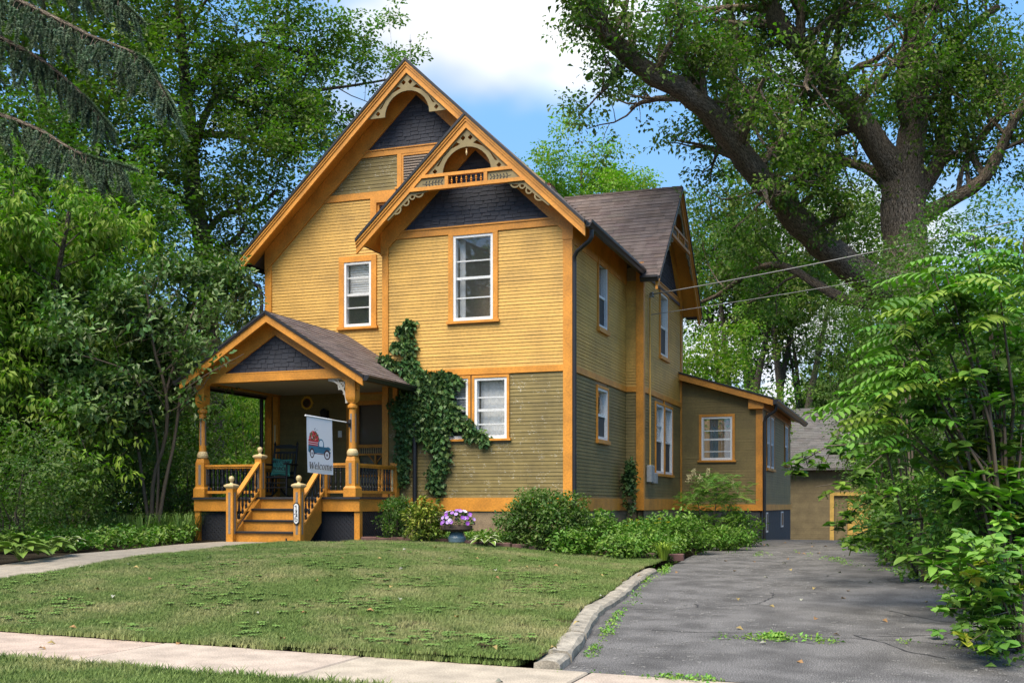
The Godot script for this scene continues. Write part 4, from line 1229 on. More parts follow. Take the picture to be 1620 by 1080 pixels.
func build_flag() -> void:
	var root := Vector3(PX1 - 0.02, 2.78, PZ + 0.09)
	var o := thing("welcome_flag", "white welcome flag with a blue truck print hanging from the porch post", "flag", root)
	var dir := Vector3.ZERO
	# pole leaves the post towards the street and to the left
	var L := 1.22
	dir = Vector3(-0.17, 0.04, 0.985).normalized()
	var m := mb()
	m.tube(PackedVector3Array([Vector3.ZERO, dir * L]), PackedFloat32Array([0.012, 0.012]), 8)
	m.lathe([[0.0, -0.02], [0.022, -0.008], [0.022, 0.008], [0.0, 0.02]], dir * L, 8)
	part(o, "pole", m, M.white)
	m = mb()
	m.tube(PackedVector3Array([Vector3(0, -0.02, -0.02), dir * 0.1]), PackedFloat32Array([0.03, 0.02]), 8)
	m.box(Vector3(-0.025, -0.08, -0.03), Vector3(0.025, 0.06, 0.0))
	part(o, "bracket", m, M.black)
	# banner in the plane of the pole, x from the pole's tip towards the post
	var ux := -Vector3(dir.x, 0, dir.z).normalized()
	var W := 0.70
	var Hh := 0.98
	var t := Transform3D(Basis(ux, UPV, ux.cross(UPV)), dir * (L - 0.02))
	var fold := func(u: float, v: float) -> float: return 0.018 * sin(u * 7.0 + v * 1.3) * v + 0.01 * sin(u * 13.0 + 1.0) * v
	m = mb(t)
	var nu := 14
	var nv := 18
	for i in nu:
		for j in nv:
			var q := []
			for k in [[0, 0], [1, 0], [1, 1], [0, 1]]:
				var u := float(i + k[0]) / nu; var v := float(j + k[1]) / nv
				var x := u * W
				q.append([Vector3(x, -0.045 * u * 0.7 - v * Hh + (0.02 if j + k[1] == 0 else 0.0), fold.call(u, v)), Vector2(u, v)])
			var nrm := Vector3(0, 0, 1)
			m.tri_n(q[0][0], q[3][0], q[2][0], nrm, nrm, nrm, q[0][1], q[3][1], q[2][1])
			m.tri_n(q[0][0], q[2][0], q[1][0], nrm, nrm, nrm, q[0][1], q[2][1], q[1][1])
	var bn := part(o, "banner", m, flag_material())
	lettering(bn, "lettering", "Welcome", 0.145, t * Transform3D(Basis(Vector3(1, -0.03, 0), Vector3(0.22, 1.1, 0), Vector3(0, 0, 1)), Vector3(W * 0.5, -Hh * 0.885, 0.034)), M.black, true, 0.003)

func flag_material() -> StandardMaterial3D:
	var w := 256
	var h := 360
	var im := Image.create(w, h, false, Image.FORMAT_RGB8)
	var cloth := Color(0.87, 0.87, 0.89)
	im.fill(cloth)
	var disc := func(cx: float, cy: float, rx: float, ry: float, k: Color) -> void:
		for y in range(maxi(0, int(cy - ry)), mini(h, int(cy + ry + 1))):
			for x in range(maxi(0, int(cx - rx)), mini(w, int(cx + rx + 1))):
				if pow((x - cx) / rx, 2) + pow((y - cy) / ry, 2) <= 1.0: im.set_pixel(x, y, k)
	var g := RandomNumberGenerator.new()
	g.seed = 4
	for i in 150:   # flowers heaped on the load
		var a := g.randf() * TAU
		var rr := sqrt(g.randf())
		var cx := 72.0 + cos(a) * rr * 52.0
		var cy := 138.0 - absf(sin(a)) * rr * 66.0 + 18.0
		var reds := [Color(0.80, 0.12, 0.17), Color(0.9, 0.35, 0.38), Color(0.62, 0.08, 0.13), Color(0.35, 0.42, 0.25), Color(0.93, 0.55, 0.5)]
		disc.call(cx, cy, g.randf_range(4, 9), g.randf_range(4, 8), reds[g.randi() % 5])
	for i in 16:
		disc.call(60.0 + g.randf() * 60.0, 70.0 + g.randf() * 50.0, 2, 3, Color(0.12, 0.14, 0.18))
	im.fill_rect(Rect2i(14, 150, 102, 38), Color(0.68, 0.10, 0.18))
	for y in [160, 173]: im.fill_rect(Rect2i(14, y, 102, 4), Color(0.85, 0.85, 0.86))
	var blue := Color(0.20, 0.42, 0.53)
	disc.call(146, 176, 32, 42, blue); disc.call(147, 168, 22, 26, Color(0.84, 0.87, 0.9))
	im.fill_rect(Rect2i(12, 184, 206, 44), blue)
	disc.call(214, 206, 26, 26, blue); disc.call(60, 214, 50, 26, blue)
	im.fill_rect(Rect2i(120, 192, 92, 4), Color(0.13, 0.28, 0.37)); im.fill_rect(Rect2i(60, 230, 150, 5), Color(0.35, 0.16, 0.17))
	for x in [52, 206]:
		disc.call(x, 232, 27, 32, Color(0.25, 0.12, 0.14)); disc.call(x, 234, 18, 23, Color(0.82, 0.82, 0.84)); disc.call(x, 234, 7, 9, Color(0.45, 0.4, 0.42))
	disc.call(234, 206, 6, 8, Color(0.85, 0.85, 0.8))
	var m := StandardMaterial3D.new()
	m.albedo_texture = ImageTexture.create_from_image(im)
	m.roughness = 0.9
	m.cull_mode = BaseMaterial3D.CULL_DISABLED
	m.backlight_enabled = true
	m.backlight = Color(0.3, 0.3, 0.3)
	return m

func build_small_things() -> void:
	build_chair()
	build_flag()
	# number plaque on the right newel at the foot of the steps
	var p := thing("house_number_plaque", "white plaque with black border reading 146 on the lower newel post", "plaque", Vector3(-4.17, 1.13, 2.84 + 0.078))
	p.rotation.y = -0.05
	var outline := func(hw: float, hh: float, cut: float) -> PackedVector2Array:
		return PackedVector2Array([Vector2(-hw, -hh + cut), Vector2(-hw + cut, -hh), Vector2(hw - cut, -hh), Vector2(hw, -hh + cut), Vector2(hw, hh - cut), Vector2(hw - cut, hh), Vector2(-hw + cut, hh), Vector2(-hw, hh - cut)])
	var m := mb()
	m.prism(outline.call(0.062, 0.195, 0.04), 0.0, 0.012)
	part(p, "border", m, M.black)
	m = mb()
	m.prism(outline.call(0.045, 0.175, 0.03), 0.012, 0.016)
	part(p, "plate", m, M.white)
	var i := 0
	for s in ["1", "4", "6"]:
		lettering(p, "digit", s, 0.13, Transform3D(Basis(), Vector3(0, 0.095 - i * 0.095, 0.018)), M.black, true)
		i += 1
	# sunflower plate on the wall
	var sf := thing("sunflower_plaque", "yellow metal sunflower hung on the porch wall", "ornament", Vector3(-6.15, 3.46, WALL_Z + 0.03))
	m = mb()
	for k in 22:
		var a := TAU * k / 22.0
		var d := Vector2(cos(a), sin(a)); var q := d.orthogonal() * 0.028
		m.prism(PackedVector2Array([d * 0.08 - q * 0.6, d * 0.115 - q, d * R(0.145, 0.16), d * 0.115 + q, d * 0.08 + q * 0.6]), 0.0, 0.012 + 0.004 * (k % 2))
	part(sf, "petals", m, M.petal)
	m = mb(Transform3D(Basis(Vector3(1, 0, 0), PI / 2), Vector3.ZERO))
	m.lathe([[0.10, 0.0], [0.10, 0.02], [0.075, 0.03]], Vector3.ZERO, 16)
	part(sf, "ring", m, M.brick)
	m = mb(Transform3D(Basis(Vector3(1, 0, 0), PI / 2), Vector3.ZERO))
	m.lathe([[0.075, 0.028], [0.05, 0.04], [0.0, 0.045]], Vector3.ZERO, 14)
	part(sf, "seed_disc", m, M.seed)
	# black wall lamp and letter box behind the flag, doorbell plate
	var wl := thing("wall_lantern", "black wall lantern beside the screen door under the porch roof", "lantern", Vector3(-5.68, 3.18, WALL_Z + 0.03))
	m = mb()
	m.box(Vector3(-0.05, -0.06, 0.0), Vector3(0.05, 0.1, 0.02)); m.box(Vector3(-0.015, 0.0, 0.02), Vector3(0.015, 0.03, 0.12))
	part(wl, "bracket", m, M.black)
	m = mb()
	m.lathe([[0.03, -0.12], [0.06, -0.1], [0.09, 0.06], [0.1, 0.06], [0.05, 0.12], [0.0, 0.15]], Vector3(0, 0, 0.13), 6)
	part(wl, "lamp_body", m, M.black)
	m = mb(frame(Vector3(-5.36, 2.78, WALL_Z), Vector3(1, 0, 0)))
	m.bbox(Vector3(-0.045, -0.07, 0.02), Vector3(0.045, 0.07, 0.045), 0.008)
	tag(part(self, "doorbell_plate", m, M.white), "small white doorbell plate on the wall beside the screen door", "doorbell")
	# overhead wires from the right gable to a pole off to the right
	for w in [[Vector3(0.5, 6.06, -4.78), Vector3(14.0, 7.9, -3.4), 0.014, 0.5, "thick twisted overhead cable running from the right gable to the street", 0], [Vector3(0.45, 5.62, -4.9), Vector3(14.0, 7.0, -3.4), 0.008, 0.35, "thin overhead cable strung below the thicker twisted one", 1]]:
		var pts := PackedVector3Array()
		var rad := PackedFloat32Array()
		for k in 41:
			var f := k / 40.0
			var q: Vector3 = w[0].lerp(w[1], f)
			q.y -= w[3] * 4.0 * f * (1.0 - f) * 0.35
			pts.append(q); rad.append(w[2])
		m = mb()
		m.tube(pts, rad, 5)
		tag(part(self, "overhead_cable", m, M.wire), w[4], "cable", "service cables of the house")


# ------------------------------------------------------------------ ground

func curve(pts: Array, x: float) -> float:    # smooth-ish interpolation through [x, y] pairs, x descending or ascending
	if x <= pts[0][0]: return pts[0][1]
	for i in pts.size() - 1:
		if x <= pts[i + 1][0]:
			var f: float = (x - pts[i][0]) / (pts[i + 1][0] - pts[i][0])
			f = lerpf(f, f * f * (3.0 - 2.0 * f), 0.6)
			return lerpf(pts[i][1], pts[i + 1][1], f)
	return pts[pts.size() - 1][1]

func fall(x: float) -> float:      # the street runs gently down to the right
	return -0.016 * (clampf(x, -30.0, 30.0) - 3.4)

func drive_y(z: float) -> float:
	return curve([[-60.0, -0.6], [-27.0, -0.26], [-20.0, -0.06], [-13.0, 0.24], [-9.0, 0.38], [-5.0, 0.41], [-1.0, 0.37], [4.0, 0.27], [8.0, 0.13], [11.9, 0.0], [60.0, -0.1]], z)

func lawn_y(z: float) -> float:
	return curve([[-60.0, 0.2], [-25.0, 0.3], [-8.0, 0.55], [2.0, 0.62], [4.0, 0.58], [6.5, 0.475], [9.0, 0.28], [11.85, 0.02], [14.0, 0.0], [60.0, -0.1]], z)

func drive_left(z: float) -> float:
	return curve([[-30.0, 1.0], [-16.0, 2.6], [-9.0, 2.5], [-5.0, 2.15], [0.0, 2.3], [3.6, 2.47], [8.0, 2.86], [11.85, 3.45], [12.0, 3.5]], z)

func drive_right(z: float) -> float:
	return curve([[-30.0, 8.0], [-16.0, 5.0], [-9.0, 4.9], [-3.0, 5.6], [4.0, 6.9], [9.0, 7.1], [12.0, 7.3]], z)

func ground_y(x: float, z: float) -> float:
	var slope := fall(x) * smoothstep(2.0, 11.0, z)
	var a := lawn_y(z) + slope
	var b := drive_y(z) + slope
	var f := smoothstep(drive_left(z) - 4.6, drive_left(z) - 0.1, x)
	var y := lerpf(a, b + 0.075, f)
	if x > drive_left(z): y = b
	if x > drive_right(z): y = b + 0.25 * smoothstep(0.0, 2.5, x - drive_right(z))
	return y

func strip(m: MB, xs: Array, zs: Array, fy: Callable) -> void:
	for i in xs.size() - 1:
		for j in zs.size() - 1:
			var p := []
			for k in [[0, 1], [1, 1], [1, 0], [0, 0]]:
				var x: float = xs[i + k[0]]; var z: float = zs[j + k[1]]
				p.append(Vector3(x, fy.call(x, z), z))
			var h := 0.05
			var nf := func(q: Vector3) -> Vector3:
				return Vector3(fy.call(q.x - h, q.z) - fy.call(q.x + h, q.z), 2.0 * h, fy.call(q.x, q.z - h) - fy.call(q.x, q.z + h)).normalized()
			var uvs := []
			for q in p: uvs.append(Vector2(q.x, q.z))
			m.tri_n(p[0], p[1], p[2], nf.call(p[0]), nf.call(p[1]), nf.call(p[2]), uvs[0], uvs[1], uvs[2])
			m.tri_n(p[0], p[2], p[3], nf.call(p[0]), nf.call(p[2]), nf.call(p[3]), uvs[0], uvs[2], uvs[3])

func steps(a: float, b: float, n: int) -> Array:
	var o := []
	for i in n + 1: o.append(a + (b - a) * i / n)
	return o

func build_ground() -> void:
	# one sheet to the horizon, finer near the house
	var xs := [-300.0, -150.0, -80.0, -50.0] + steps(-35.0, 30.0, 90) + [50.0, 80.0, 150.0, 300.0]
	var zs := [-400.0, -200.0, -120.0, -80.0] + steps(-55.0, 25.0, 100) + [40.0, 80.0, 150.0, 300.0]
	var m := mb()
	var cut := func(x: float, z: float) -> float:
		var y := ground_y(x, z)
		if z > 11.2: y = minf(y, lerpf(y, fall(x), smoothstep(11.2, 11.7, z))) - 0.04
		if x > drive_left(z) - 0.75: y = minf(y, drive_y(z) + fall(x) * smoothstep(2.0, 11.0, z)) - 0.06
		return y - 0.02
	strip(m, xs, zs, cut)
	tag(part(self, "ground", m, M.soil), "", "", "", "structure")
	# lawn: the front lawn between path and drive, and the strip by the street
	m = mb()
	for z in range(0, 38):
		var z0 := 2.35 + z * 0.25
		var z1 := z0 + 0.25
		var row := []
		for zz in [z0, z1]:
			var a := -4.42 if zz > 2.9 else -3.3
			var b := drive_left(zz) - 0.19
			if zz < 3.7: b = drive_left(zz) - 0.3
			var r := []
			for i in 25: 
				var x := lerpf(a, b, i / 24.0)
				r.append(Vector3(x, ground_y(x, zz) + 0.004, zz))
			row.append(r)
		for i in 24:
			var p := [row[1][i], row[1][i + 1], row[0][i + 1], row[0][i]]
			m.tri_n(p[0], p[1], p[2], UPV, UPV, UPV, Vector2.ZERO, Vector2.ZERO, Vector2.ZERO)
			m.tri_n(p[0], p[2], p[3], UPV, UPV, UPV, Vector2.ZERO, Vector2.ZERO, Vector2.ZERO)
	tag(part(self, "lawn", m, M.turf), "", "", "", "structure")
	m = mb()
	strip(m, steps(-12.0, 3.2, 30), steps(13.28, 17.5, 6), func(x, z): return fall(x) + 0.012 - 0.02 * maxf(0.0, z - 14.0))
	tag(part(self, "verge", m, M.turf), "", "", "", "structure")
	# driveway
	m = mb()
	var dz := steps(-27.2, 11.86, 130)
	for j in dz.size() - 1:
		var z0: float = dz[j]; var z1: float = dz[j + 1]
		for i in 16:
			var p := []
			for k in [[0, 1], [1, 1], [1, 0], [0, 0]]:
				var z: float = [z0, z1][k[1]]
				var x := lerpf(drive_left(z) + 0.0, drive_right(z) + 0.4, (i + k[0]) / 16.0)
				p.append(Vector3(x, drive_y(z) + fall(x) * smoothstep(2.0, 11.0, z) + 0.004 + 0.008 * sin(x * 2.1 + z * 0.9) * sin(z * 0.7), z))
			m.quad(p[0], p[1], p[2], p[3])
	tag(part(self, "driveway", m, M.asphalt), "", "", "", "structure")
	# pavement: each slab a piece
	var s := Node3D.new()
	s.name = "sidewalk"
	add_child(s)
	tag(s, "", "", "", "structure")
	for i in 11:
		var x0 := 1.75 + 1.95 * (i - 7)
		var k := mb(Transform3D(Basis(Vector3(1, -0.016, 0).normalized(), UPV, Vector3(0, 0, 1)), Vector3(x0, fall(x0) + R(-0.004, 0.006), 11.87)), Color(R(0.94, 1.05), R(0.95, 1.03), R(0.94, 1.02)))
		k.bbox(Vector3(0.01, -0.1, 0.0), Vector3(1.94, 0.012, 1.40), 0.012)
		part(s, "slab", k, M.concrete)
	# garden path from the steps to the pavement
	s = Node3D.new()
	s.name = "path"
	add_child(s)
	tag(s, "", "", "", "structure")
	var pz := 2.86
	var n := 0
	while pz < 11.8:
		var q := minf(pz + 1.3, 11.85)
		var y0 := ground_y(-5.1, pz) + 0.012; var y1 := ground_y(-5.1, q) + 0.012
		var dirv := Vector3(0, y1 - y0, q - pz)
		var k := mb(Transform3D(Basis(Vector3(1, 0, 0), dirv.normalized().cross(Vector3(1, 0, 0)).normalized(), dirv.normalized()), Vector3(-5.78, y0, pz)), grey(R(0.9, 1.05)))
		k.bbox(Vector3(0.0, -0.1, 0.006), Vector3(1.36, 0.0, dirv.length() - 0.006), 0.008)
		part(s, "slab", k, M.old_concrete if n > 90 else M.path)
		pz = q
		n += 1
	# kerb stones between lawn and drive
	var kb := thing("driveway_kerb", "row of worn concrete kerb stones between the lawn and the driveway", "kerb")
	var z := 11.84
	var lens := [0.42, 1.15, 0.95, 0.9, 1.0, 0.85, 0.9, 0.95, 0.9]
	for i in lens.size():
		var z2: float = z - lens[i]
		if z2 < 3.4: break
		var a := Vector3(drive_left(z), 0, z); var b := Vector3(drive_left(z2), 0, z2)
		a.y = ground_y(a.x - 0.05, a.z); b.y = ground_y(b.x - 0.05, b.z)
		var d := (b - a)
		var w := (0.22 if i == 0 else 0.30) * (1.0 - 0.03 * i)
		var side := Vector3(-d.z, 0, d.x).normalized()
		var back := -d.normalized()
		var k := mb(Transform3D(Basis(side, back.cross(side).normalized(), back), a + Vector3(0, R(-0.045, -0.025), 0)), grey(R(0.85, 1.06)))
		var L := d.length()
		var seg := 5
		for q in seg:   # a rounded worn section, slightly different at each station
			var prof := func(f: float) -> Array:
				var wob := 0.008 * sin(f * 9.0 + i * 2.3) + 0.005 * sin(f * 23.0 + i)
				var lf := -L * f - (0.008 if f <= 0.0 else (-0.008 if f >= 1.0 else 0.0))
				return [Vector3(-w, -0.12, lf), Vector3(-w + 0.01, 0.015 + wob * 0.5, lf), Vector3(-w * 0.5, 0.04 + wob, lf), Vector3(-0.03, 0.03 + wob, lf), Vector3(-0.004 + wob, 0.005, lf), Vector3(0.012 + wob, -0.16, lf)]
			var p: Array = prof.call(q / float(seg)); var r: Array = prof.call((q + 1.0) / seg)
			for e in 5: k.quad(p[e + 1], r[e + 1], r[e], p[e])
			if q == 0:
				for e in range(1, 5): k.tri(p[0], p[e + 1], p[e])
			if q == seg - 1:
				for e in range(1, 5): k.tri(r[0], r[e], r[e + 1])
		part(kb, "kerb_stone", k, M.old_concrete)
		z = z2
	# brick edging along the flower bed
	var ed := thing("bed_edging", "row of reddish paver bricks edging the flower bed", "edging")
	var x := -3.30
	n = 0
	while x < 2.35:
		var l := R(0.26, 0.31)
		var f := (x + 3.3) / 5.6
		var zz := 2.1 + 0.12 * f + 0.12 * sin(f * 5.0) + (-0.25 * maxf(0.0, f - 0.8) / 0.2)
		var tilt := R(-0.03, 0.03)
		var yaw := R(-0.05, 0.05)
		if n == 16: tilt = -0.28; yaw = 0.2
		if n == 17: tilt = 0.2; yaw = -0.25
		var k := mb(Transform3D(Basis(UPV, yaw) * Basis(Vector3(0, 0, 1), tilt), Vector3(x, ground_y(x, zz) - 0.03 + R(-0.01, 0.012), zz)), Color(R(0.8, 1.2), R(0.85, 1.1), R(0.85, 1.1)))
		k.bbox(Vector3(0.004, 0.0, -0.06), Vector3(l, 0.115, 0.06), 0.012)
		part(ed, "paver_brick", k, M.paver)
		x += l + R(0.006, 0.02)
		n += 1

func build_garage() -> void:
	var G := thing("garage", "brown clapboard garage with a yellow door at the end of the driveway", "garage", Vector3(0, -0.26, -27.2))
	var t := frame(Vector3.ZERO, Vector3(1, 0, 0))
	var m := mb()
	sheet(m, t, -3.0, 8.5, -0.3, 3.25, [[3.1, 7.0, -0.3, 1.9]])
	m.xf = Transform3D()
	m.box(Vector3(-3.0, -0.3, -8.0), Vector3(-2.86, 3.25, -0.14)); m.box(Vector3(8.36, -0.3, -8.0), Vector3(8.5, 3.25, -0.14)); m.box(Vector3(-3, -0.3, -8.1), Vector3(8.5, 3.25, -8.0))
	m.xf = frame(Vector3.ZERO, Vector3(0, 0, -1))
	m.prism(PackedVector2Array([Vector2(0, 3.25), Vector2(8, 3.25), Vector2(4, 5.75)]), -3.0, -2.9); m.prism(PackedVector2Array([Vector2(0, 3.25), Vector2(8, 3.25), Vector2(4, 5.75)]), 8.4, 8.5)
	var wall := part(G, "wall", m, M.core)
	clap(wall, t, 0.085, -0.1, 3.2, func(_y): return [-3.0, 8.5], [[2.92, 7.2, -0.3, 2.06]], M.garage, false)
	m = mb(t)
	m.box(Vector3(2.94, -0.2, 0.0), Vector3(3.10, 1.9, 0.04)); m.box(Vector3(2.94, 1.9, 0.0), Vector3(7.16, 2.04, 0.045)); m.box(Vector3(7.0, -0.2, 0.0), Vector3(7.16, 1.9, 0.04))
	part(G, "door_frame", m, M.ochre)
	m = mb(t)
	m.box(Vector3(3.1, -0.2, -0.12), Vector3(3.62, 1.9, -0.06))
	part(G, "infill_panel", m, M.garage)
	var d := node(G, "door")
	for i in 4:
		for j in 4:
			m = mb(t, grey(R(0.9, 1.08)))
			var x0 := 3.66 + i * 0.83; var y0 := -0.15 + j * 0.46
			m.box(Vector3(x0, y0, -0.1), Vector3(x0 + 0.81, y0 + 0.44, -0.06))
			m.box(Vector3(x0 + 0.07, y0 + 0.06, -0.06), Vector3(x0 + 0.74, y0 + 0.38, -0.05))
			part(d, "panel", m, M.ochre)
	m = mb(t)
	m.box(Vector3(3.62, -0.2, -0.12), Vector3(7.0, 1.9, -0.1))
	part(d, "backing", m, M.ochre)
	m = mb(frame(Vector3.ZERO, Vector3(0, 0, -1)))
	m.prism(PackedVector2Array([Vector2(-0.5, 3.02), Vector2(4, 5.83), Vector2(4, 5.75), Vector2(-0.5, 2.94)]), -3.4, 8.9)
	m.prism(PackedVector2Array([Vector2(8.5, 3.02), Vector2(4, 5.83), Vector2(4, 5.75), Vector2(8.5, 2.94)]), -3.4, 8.9)
	var roof := part(G, "roof", m, M.roof_grey)
	var sl := Vector3(0, 2.81, -4.5).normalized()
	roof_shingles(roof, Vector3(-3.4, 3.022, 0.5), Vector3(1, 0, 0), sl, 5.3, func(_v): return [0.0, 12.3], false, M.roof_grey, 0.15, 0.34)


# ------------------------------------------------------------------ plants: leaves, twigs, crowns

const EYE := Vector3(6.019, 1.3, 20.149)

# the point that a pixel of the photograph looks at, at a given depth along the view
func at(px: float, py: float, depth: float) -> Vector3:
	var th := deg_to_rad(19.65)
	var f := Vector3(-sin(th), 0, -cos(th)); var r := Vector3(cos(th), 0, -sin(th))
	return EYE + (f + r * (px - 810.0) / 1764.0 + UPV * (797.0 - py) / 1764.0) * depth

func unit() -> Vector3:
	var z := R(-1, 1)
	var a := R(0, TAU)
	var s := sqrt(1.0 - z * z)
	return Vector3(s * cos(a), z, s * sin(a))

# one leaf folded along its midrib; wide is the widest place along it
func one_leaf(m: MB, p: Vector3, dir: Vector3, nrm: Vector3, len: float, w: float, wide := 0.45, fold := 0.25, curl := 0.12) -> void:
	dir = dir.normalized()
	var side := dir.cross(nrm).normalized()
	nrm = side.cross(dir).normalized()
	var b := p
	var mid := p + dir * len * wide
	var tip := p + dir * len - nrm * len * curl
	var l := mid + side * w * 0.5 + nrm * w * fold
	var r := mid - side * w * 0.5 + nrm * w * fold
	m.tri(b, mid, l); m.tri(mid, tip, l); m.tri(b, r, mid); m.tri(mid, r, tip)

# a spray of leaves on a few short twigs, about `size` across
func spray(count: int, size: float, len: float, w: float, mat: Material, wide := 0.45, droop := 0.25) -> ArrayMesh:
	var m := mb()
	for i in count:
		var d := unit()
		d.y = d.y * 0.6
		var p := d * size * pow(R(0, 1), 0.5) * 0.5
		var out := (d + unit() * 0.7 + Vector3(0, -droop, 0)).normalized()
		var nn := (Vector3(0, 1, 0) + unit() * 0.55).normalized()
		m.col = grey(R(0.8, 1.2))
		var k := R(0.75, 1.2)
		one_leaf(m, p, out, nn, len * k, w * k, wide, R(0.1, 0.3))
	var a := m.mesh()
	a.surface_set_material(0, mat)
	return a

# a smoother leaf for plants near the camera
func fine_leaf(m: MB, p: Vector3, dir: Vector3, nrm: Vector3, len: float, w: float, wide := 0.5, curl := 0.25) -> void:
	dir = dir.normalized()
	var side := dir.cross(nrm).normalized()
	nrm = side.cross(dir).normalized()
	var prev := []
	for i in 6:
		var f := i / 5.0
		var ww := w * 0.5 * pow(sin(PI * pow(f, 0.7 / (2.0 * wide) + 0.3)), 0.8) if i > 0 and i < 5 else 0.0
		var c := p + dir * len * f - nrm * len * curl * f * f
		var nn := (nrm + dir * curl * 2.0 * f).normalized()
		var row := [[c + side * ww + nn * ww * 0.3, (nn - side * 0.35).normalized()], [c, nn], [c - side * ww + nn * ww * 0.3, (nn + side * 0.35).normalized()]]
		if i > 0:
			for k in 2:
				var a: Array = prev[k]; var b: Array = prev[k + 1]; var d: Array = row[k + 1]; var e: Array = row[k]
				m.tri_n(a[0], d[0], b[0], a[1], d[1], b[1], Vector2.ZERO, Vector2.ZERO, Vector2.ZERO)
				m.tri_n(a[0], e[0], d[0], a[1], e[1], d[1], Vector2.ZERO, Vector2.ZERO, Vector2.ZERO)
		prev = row

# leaves standing round the end of one twig
func whorl(count: int, len: float, w: float, mat: Material, wide := 0.55, rise := 0.3) -> ArrayMesh:
	var m := mb()
	m.col = Color(0.9, 0.75, 0.6)
	m.tube(PackedVector3Array([Vector3(0, -len * 0.8, 0), Vector3(0.01, -len * 0.3, 0), Vector3(0, 0.01, 0)]), PackedFloat32Array([0.006, 0.006, 0.007]), 5)
	for i in count:
		var a := i * 2.4 + R(-0.3, 0.3)
		var d := Vector3(cos(a), rise + R(-0.45, 0.25), sin(a)).normalized()
		m.col = grey(R(0.8, 1.2))
		var k := R(0.7, 1.15)
		fine_leaf(m, Vector3(0, -len * 0.5 * (count - i) / count, 0), d, (UPV + unit() * 0.3).normalized(), len * k, w * k, wide, R(0.1, 0.35))
	var a2 := m.mesh()
	a2.surface_set_material(0, mat)
	return a2

func compound(pairs: int, len: float, leaf_len: float, leaf_w: float, mat: Material) -> ArrayMesh:   # feather-shaped leaf, along +z
	var m := mb()
	for i in pairs:
		var f := (i + 0.6) / (pairs + 0.4)
		var p := Vector3(0, 0.10 * len * sin(f * 2.6) - 0.10 * len * f * f * 2.0, f * len)
		for s: float in [-1.0, 1.0]:
			m.col = grey(R(0.85, 1.15))
			if leaf_len > 0.1: fine_leaf(m, p, Vector3(s, -0.28 + R(-0.1, 0.1), 0.34), Vector3(0, 1, 0.1), leaf_len * (1.0 - 0.3 * f) * R(0.9, 1.1), leaf_w, 0.4, 0.3)
			else: one_leaf(m, p, Vector3(s, -0.28 + R(-0.1, 0.1), 0.34), Vector3(0, 1, 0.1), leaf_len * (1.0 - 0.3 * f) * R(0.9, 1.1), leaf_w, 0.35, 0.12, 0.15)
	one_leaf(m, Vector3(0, -0.06 * len, len * 0.97), Vector3(0, -0.4, 1), Vector3(0, 1, 0), leaf_len * 0.7, leaf_w, 0.35, 0.12)
	m.col = Color(1.3, 1.0, 0.9)
	var spine := PackedVector3Array()
	var thin := PackedFloat32Array()
	for i in 7:
		var f := i / 6.0
		spine.append(Vector3(0, 0.10 * len * sin(f * 2.6) - 0.10 * len * f * f * 2.0 - 0.002, f * len)); thin.append(lerpf(0.007, 0.003, f) * len)
	m.tube(spine, thin, 4)
	var a := m.mesh()
	a.surface_set_material(0, mat)
	return a

func tinted(lo: float, hi: float, warm := 0.15) -> Color:
	var g := R(lo, hi)
	return Color(g * R(1.0 - warm, 1.0 + warm * 1.6), g, g * R(1.0 - warm, 1.0 + warm))

# clumps scattered over places; returns transforms and tints
func put_sprays(parent: Node, mesh: Mesh, places: Array, per: int, spread: float, smin: float, smax: float, lo := 0.75, hi := 1.25, called := "crown", flat := 0.4) -> void:
	var xs := []
	var cs := []
	for p: Vector3 in places:
		for i in per:
			var b := Basis(UPV, R(0, TAU)) * Basis(Vector3(1, 0, 0), R(-flat, flat)) * Basis(Vector3(0, 0, 1), R(-flat, flat))
			xs.append(Transform3D(b.scaled(Vector3.ONE * R(smin, smax)), p + unit() * spread * pow(R(0, 1), 0.6)))
			cs.append(tinted(lo, hi))
	many(parent, called, mesh, xs, cs, "stuff")

# grow a branch and its children into the wood mesh; the outer ends are collected for leaves
func branch(m: MB, p: Vector3, dir: Vector3, len: float, r: float, lvl: int, o: Dictionary, ends: Array) -> void:
	var seg := 4 if lvl > 0 else 3
	var pts := PackedVector3Array([p])
	var rad := PackedFloat32Array([r])
	var d := dir.normalized()
	for i in seg:
		d = (d + unit() * float(o.get("bend", 0.28)) + Vector3(0, float(o.get("lift", 0.06)), 0)).normalized()
		p += d * len / seg
		pts.append(p)
		rad.append(lerpf(r, r * 0.35, (i + 1.0) / seg))
	m.tube(pts, rad, 6 if lvl > 1 else (5 if lvl > 0 else 3))
	if lvl == 0:
		ends.append(p); ends.append(pts[seg - 1])
		if o.get("more", false): ends.append(pts[1])
		return
	var n: int = o.n[lvl]
	for i in n:
		var f := lerpf(0.3, 1.0, (i + R(0.0, 1.0)) / n)
		var k := clampi(int(f * seg), 0, seg - 1)
		var q := pts[k].lerp(pts[k + 1], f * seg - k)
		var ax := (pts[k + 1] - pts[k]).normalized()
		var dd := (ax * R(0.35, 0.9) + (unit() - ax * 0.2).normalized() * R(0.7, 1.1))
		branch(m, q, dd, len * R(0.42, 0.66), rad[k] * 0.55, lvl - 1, o, ends)

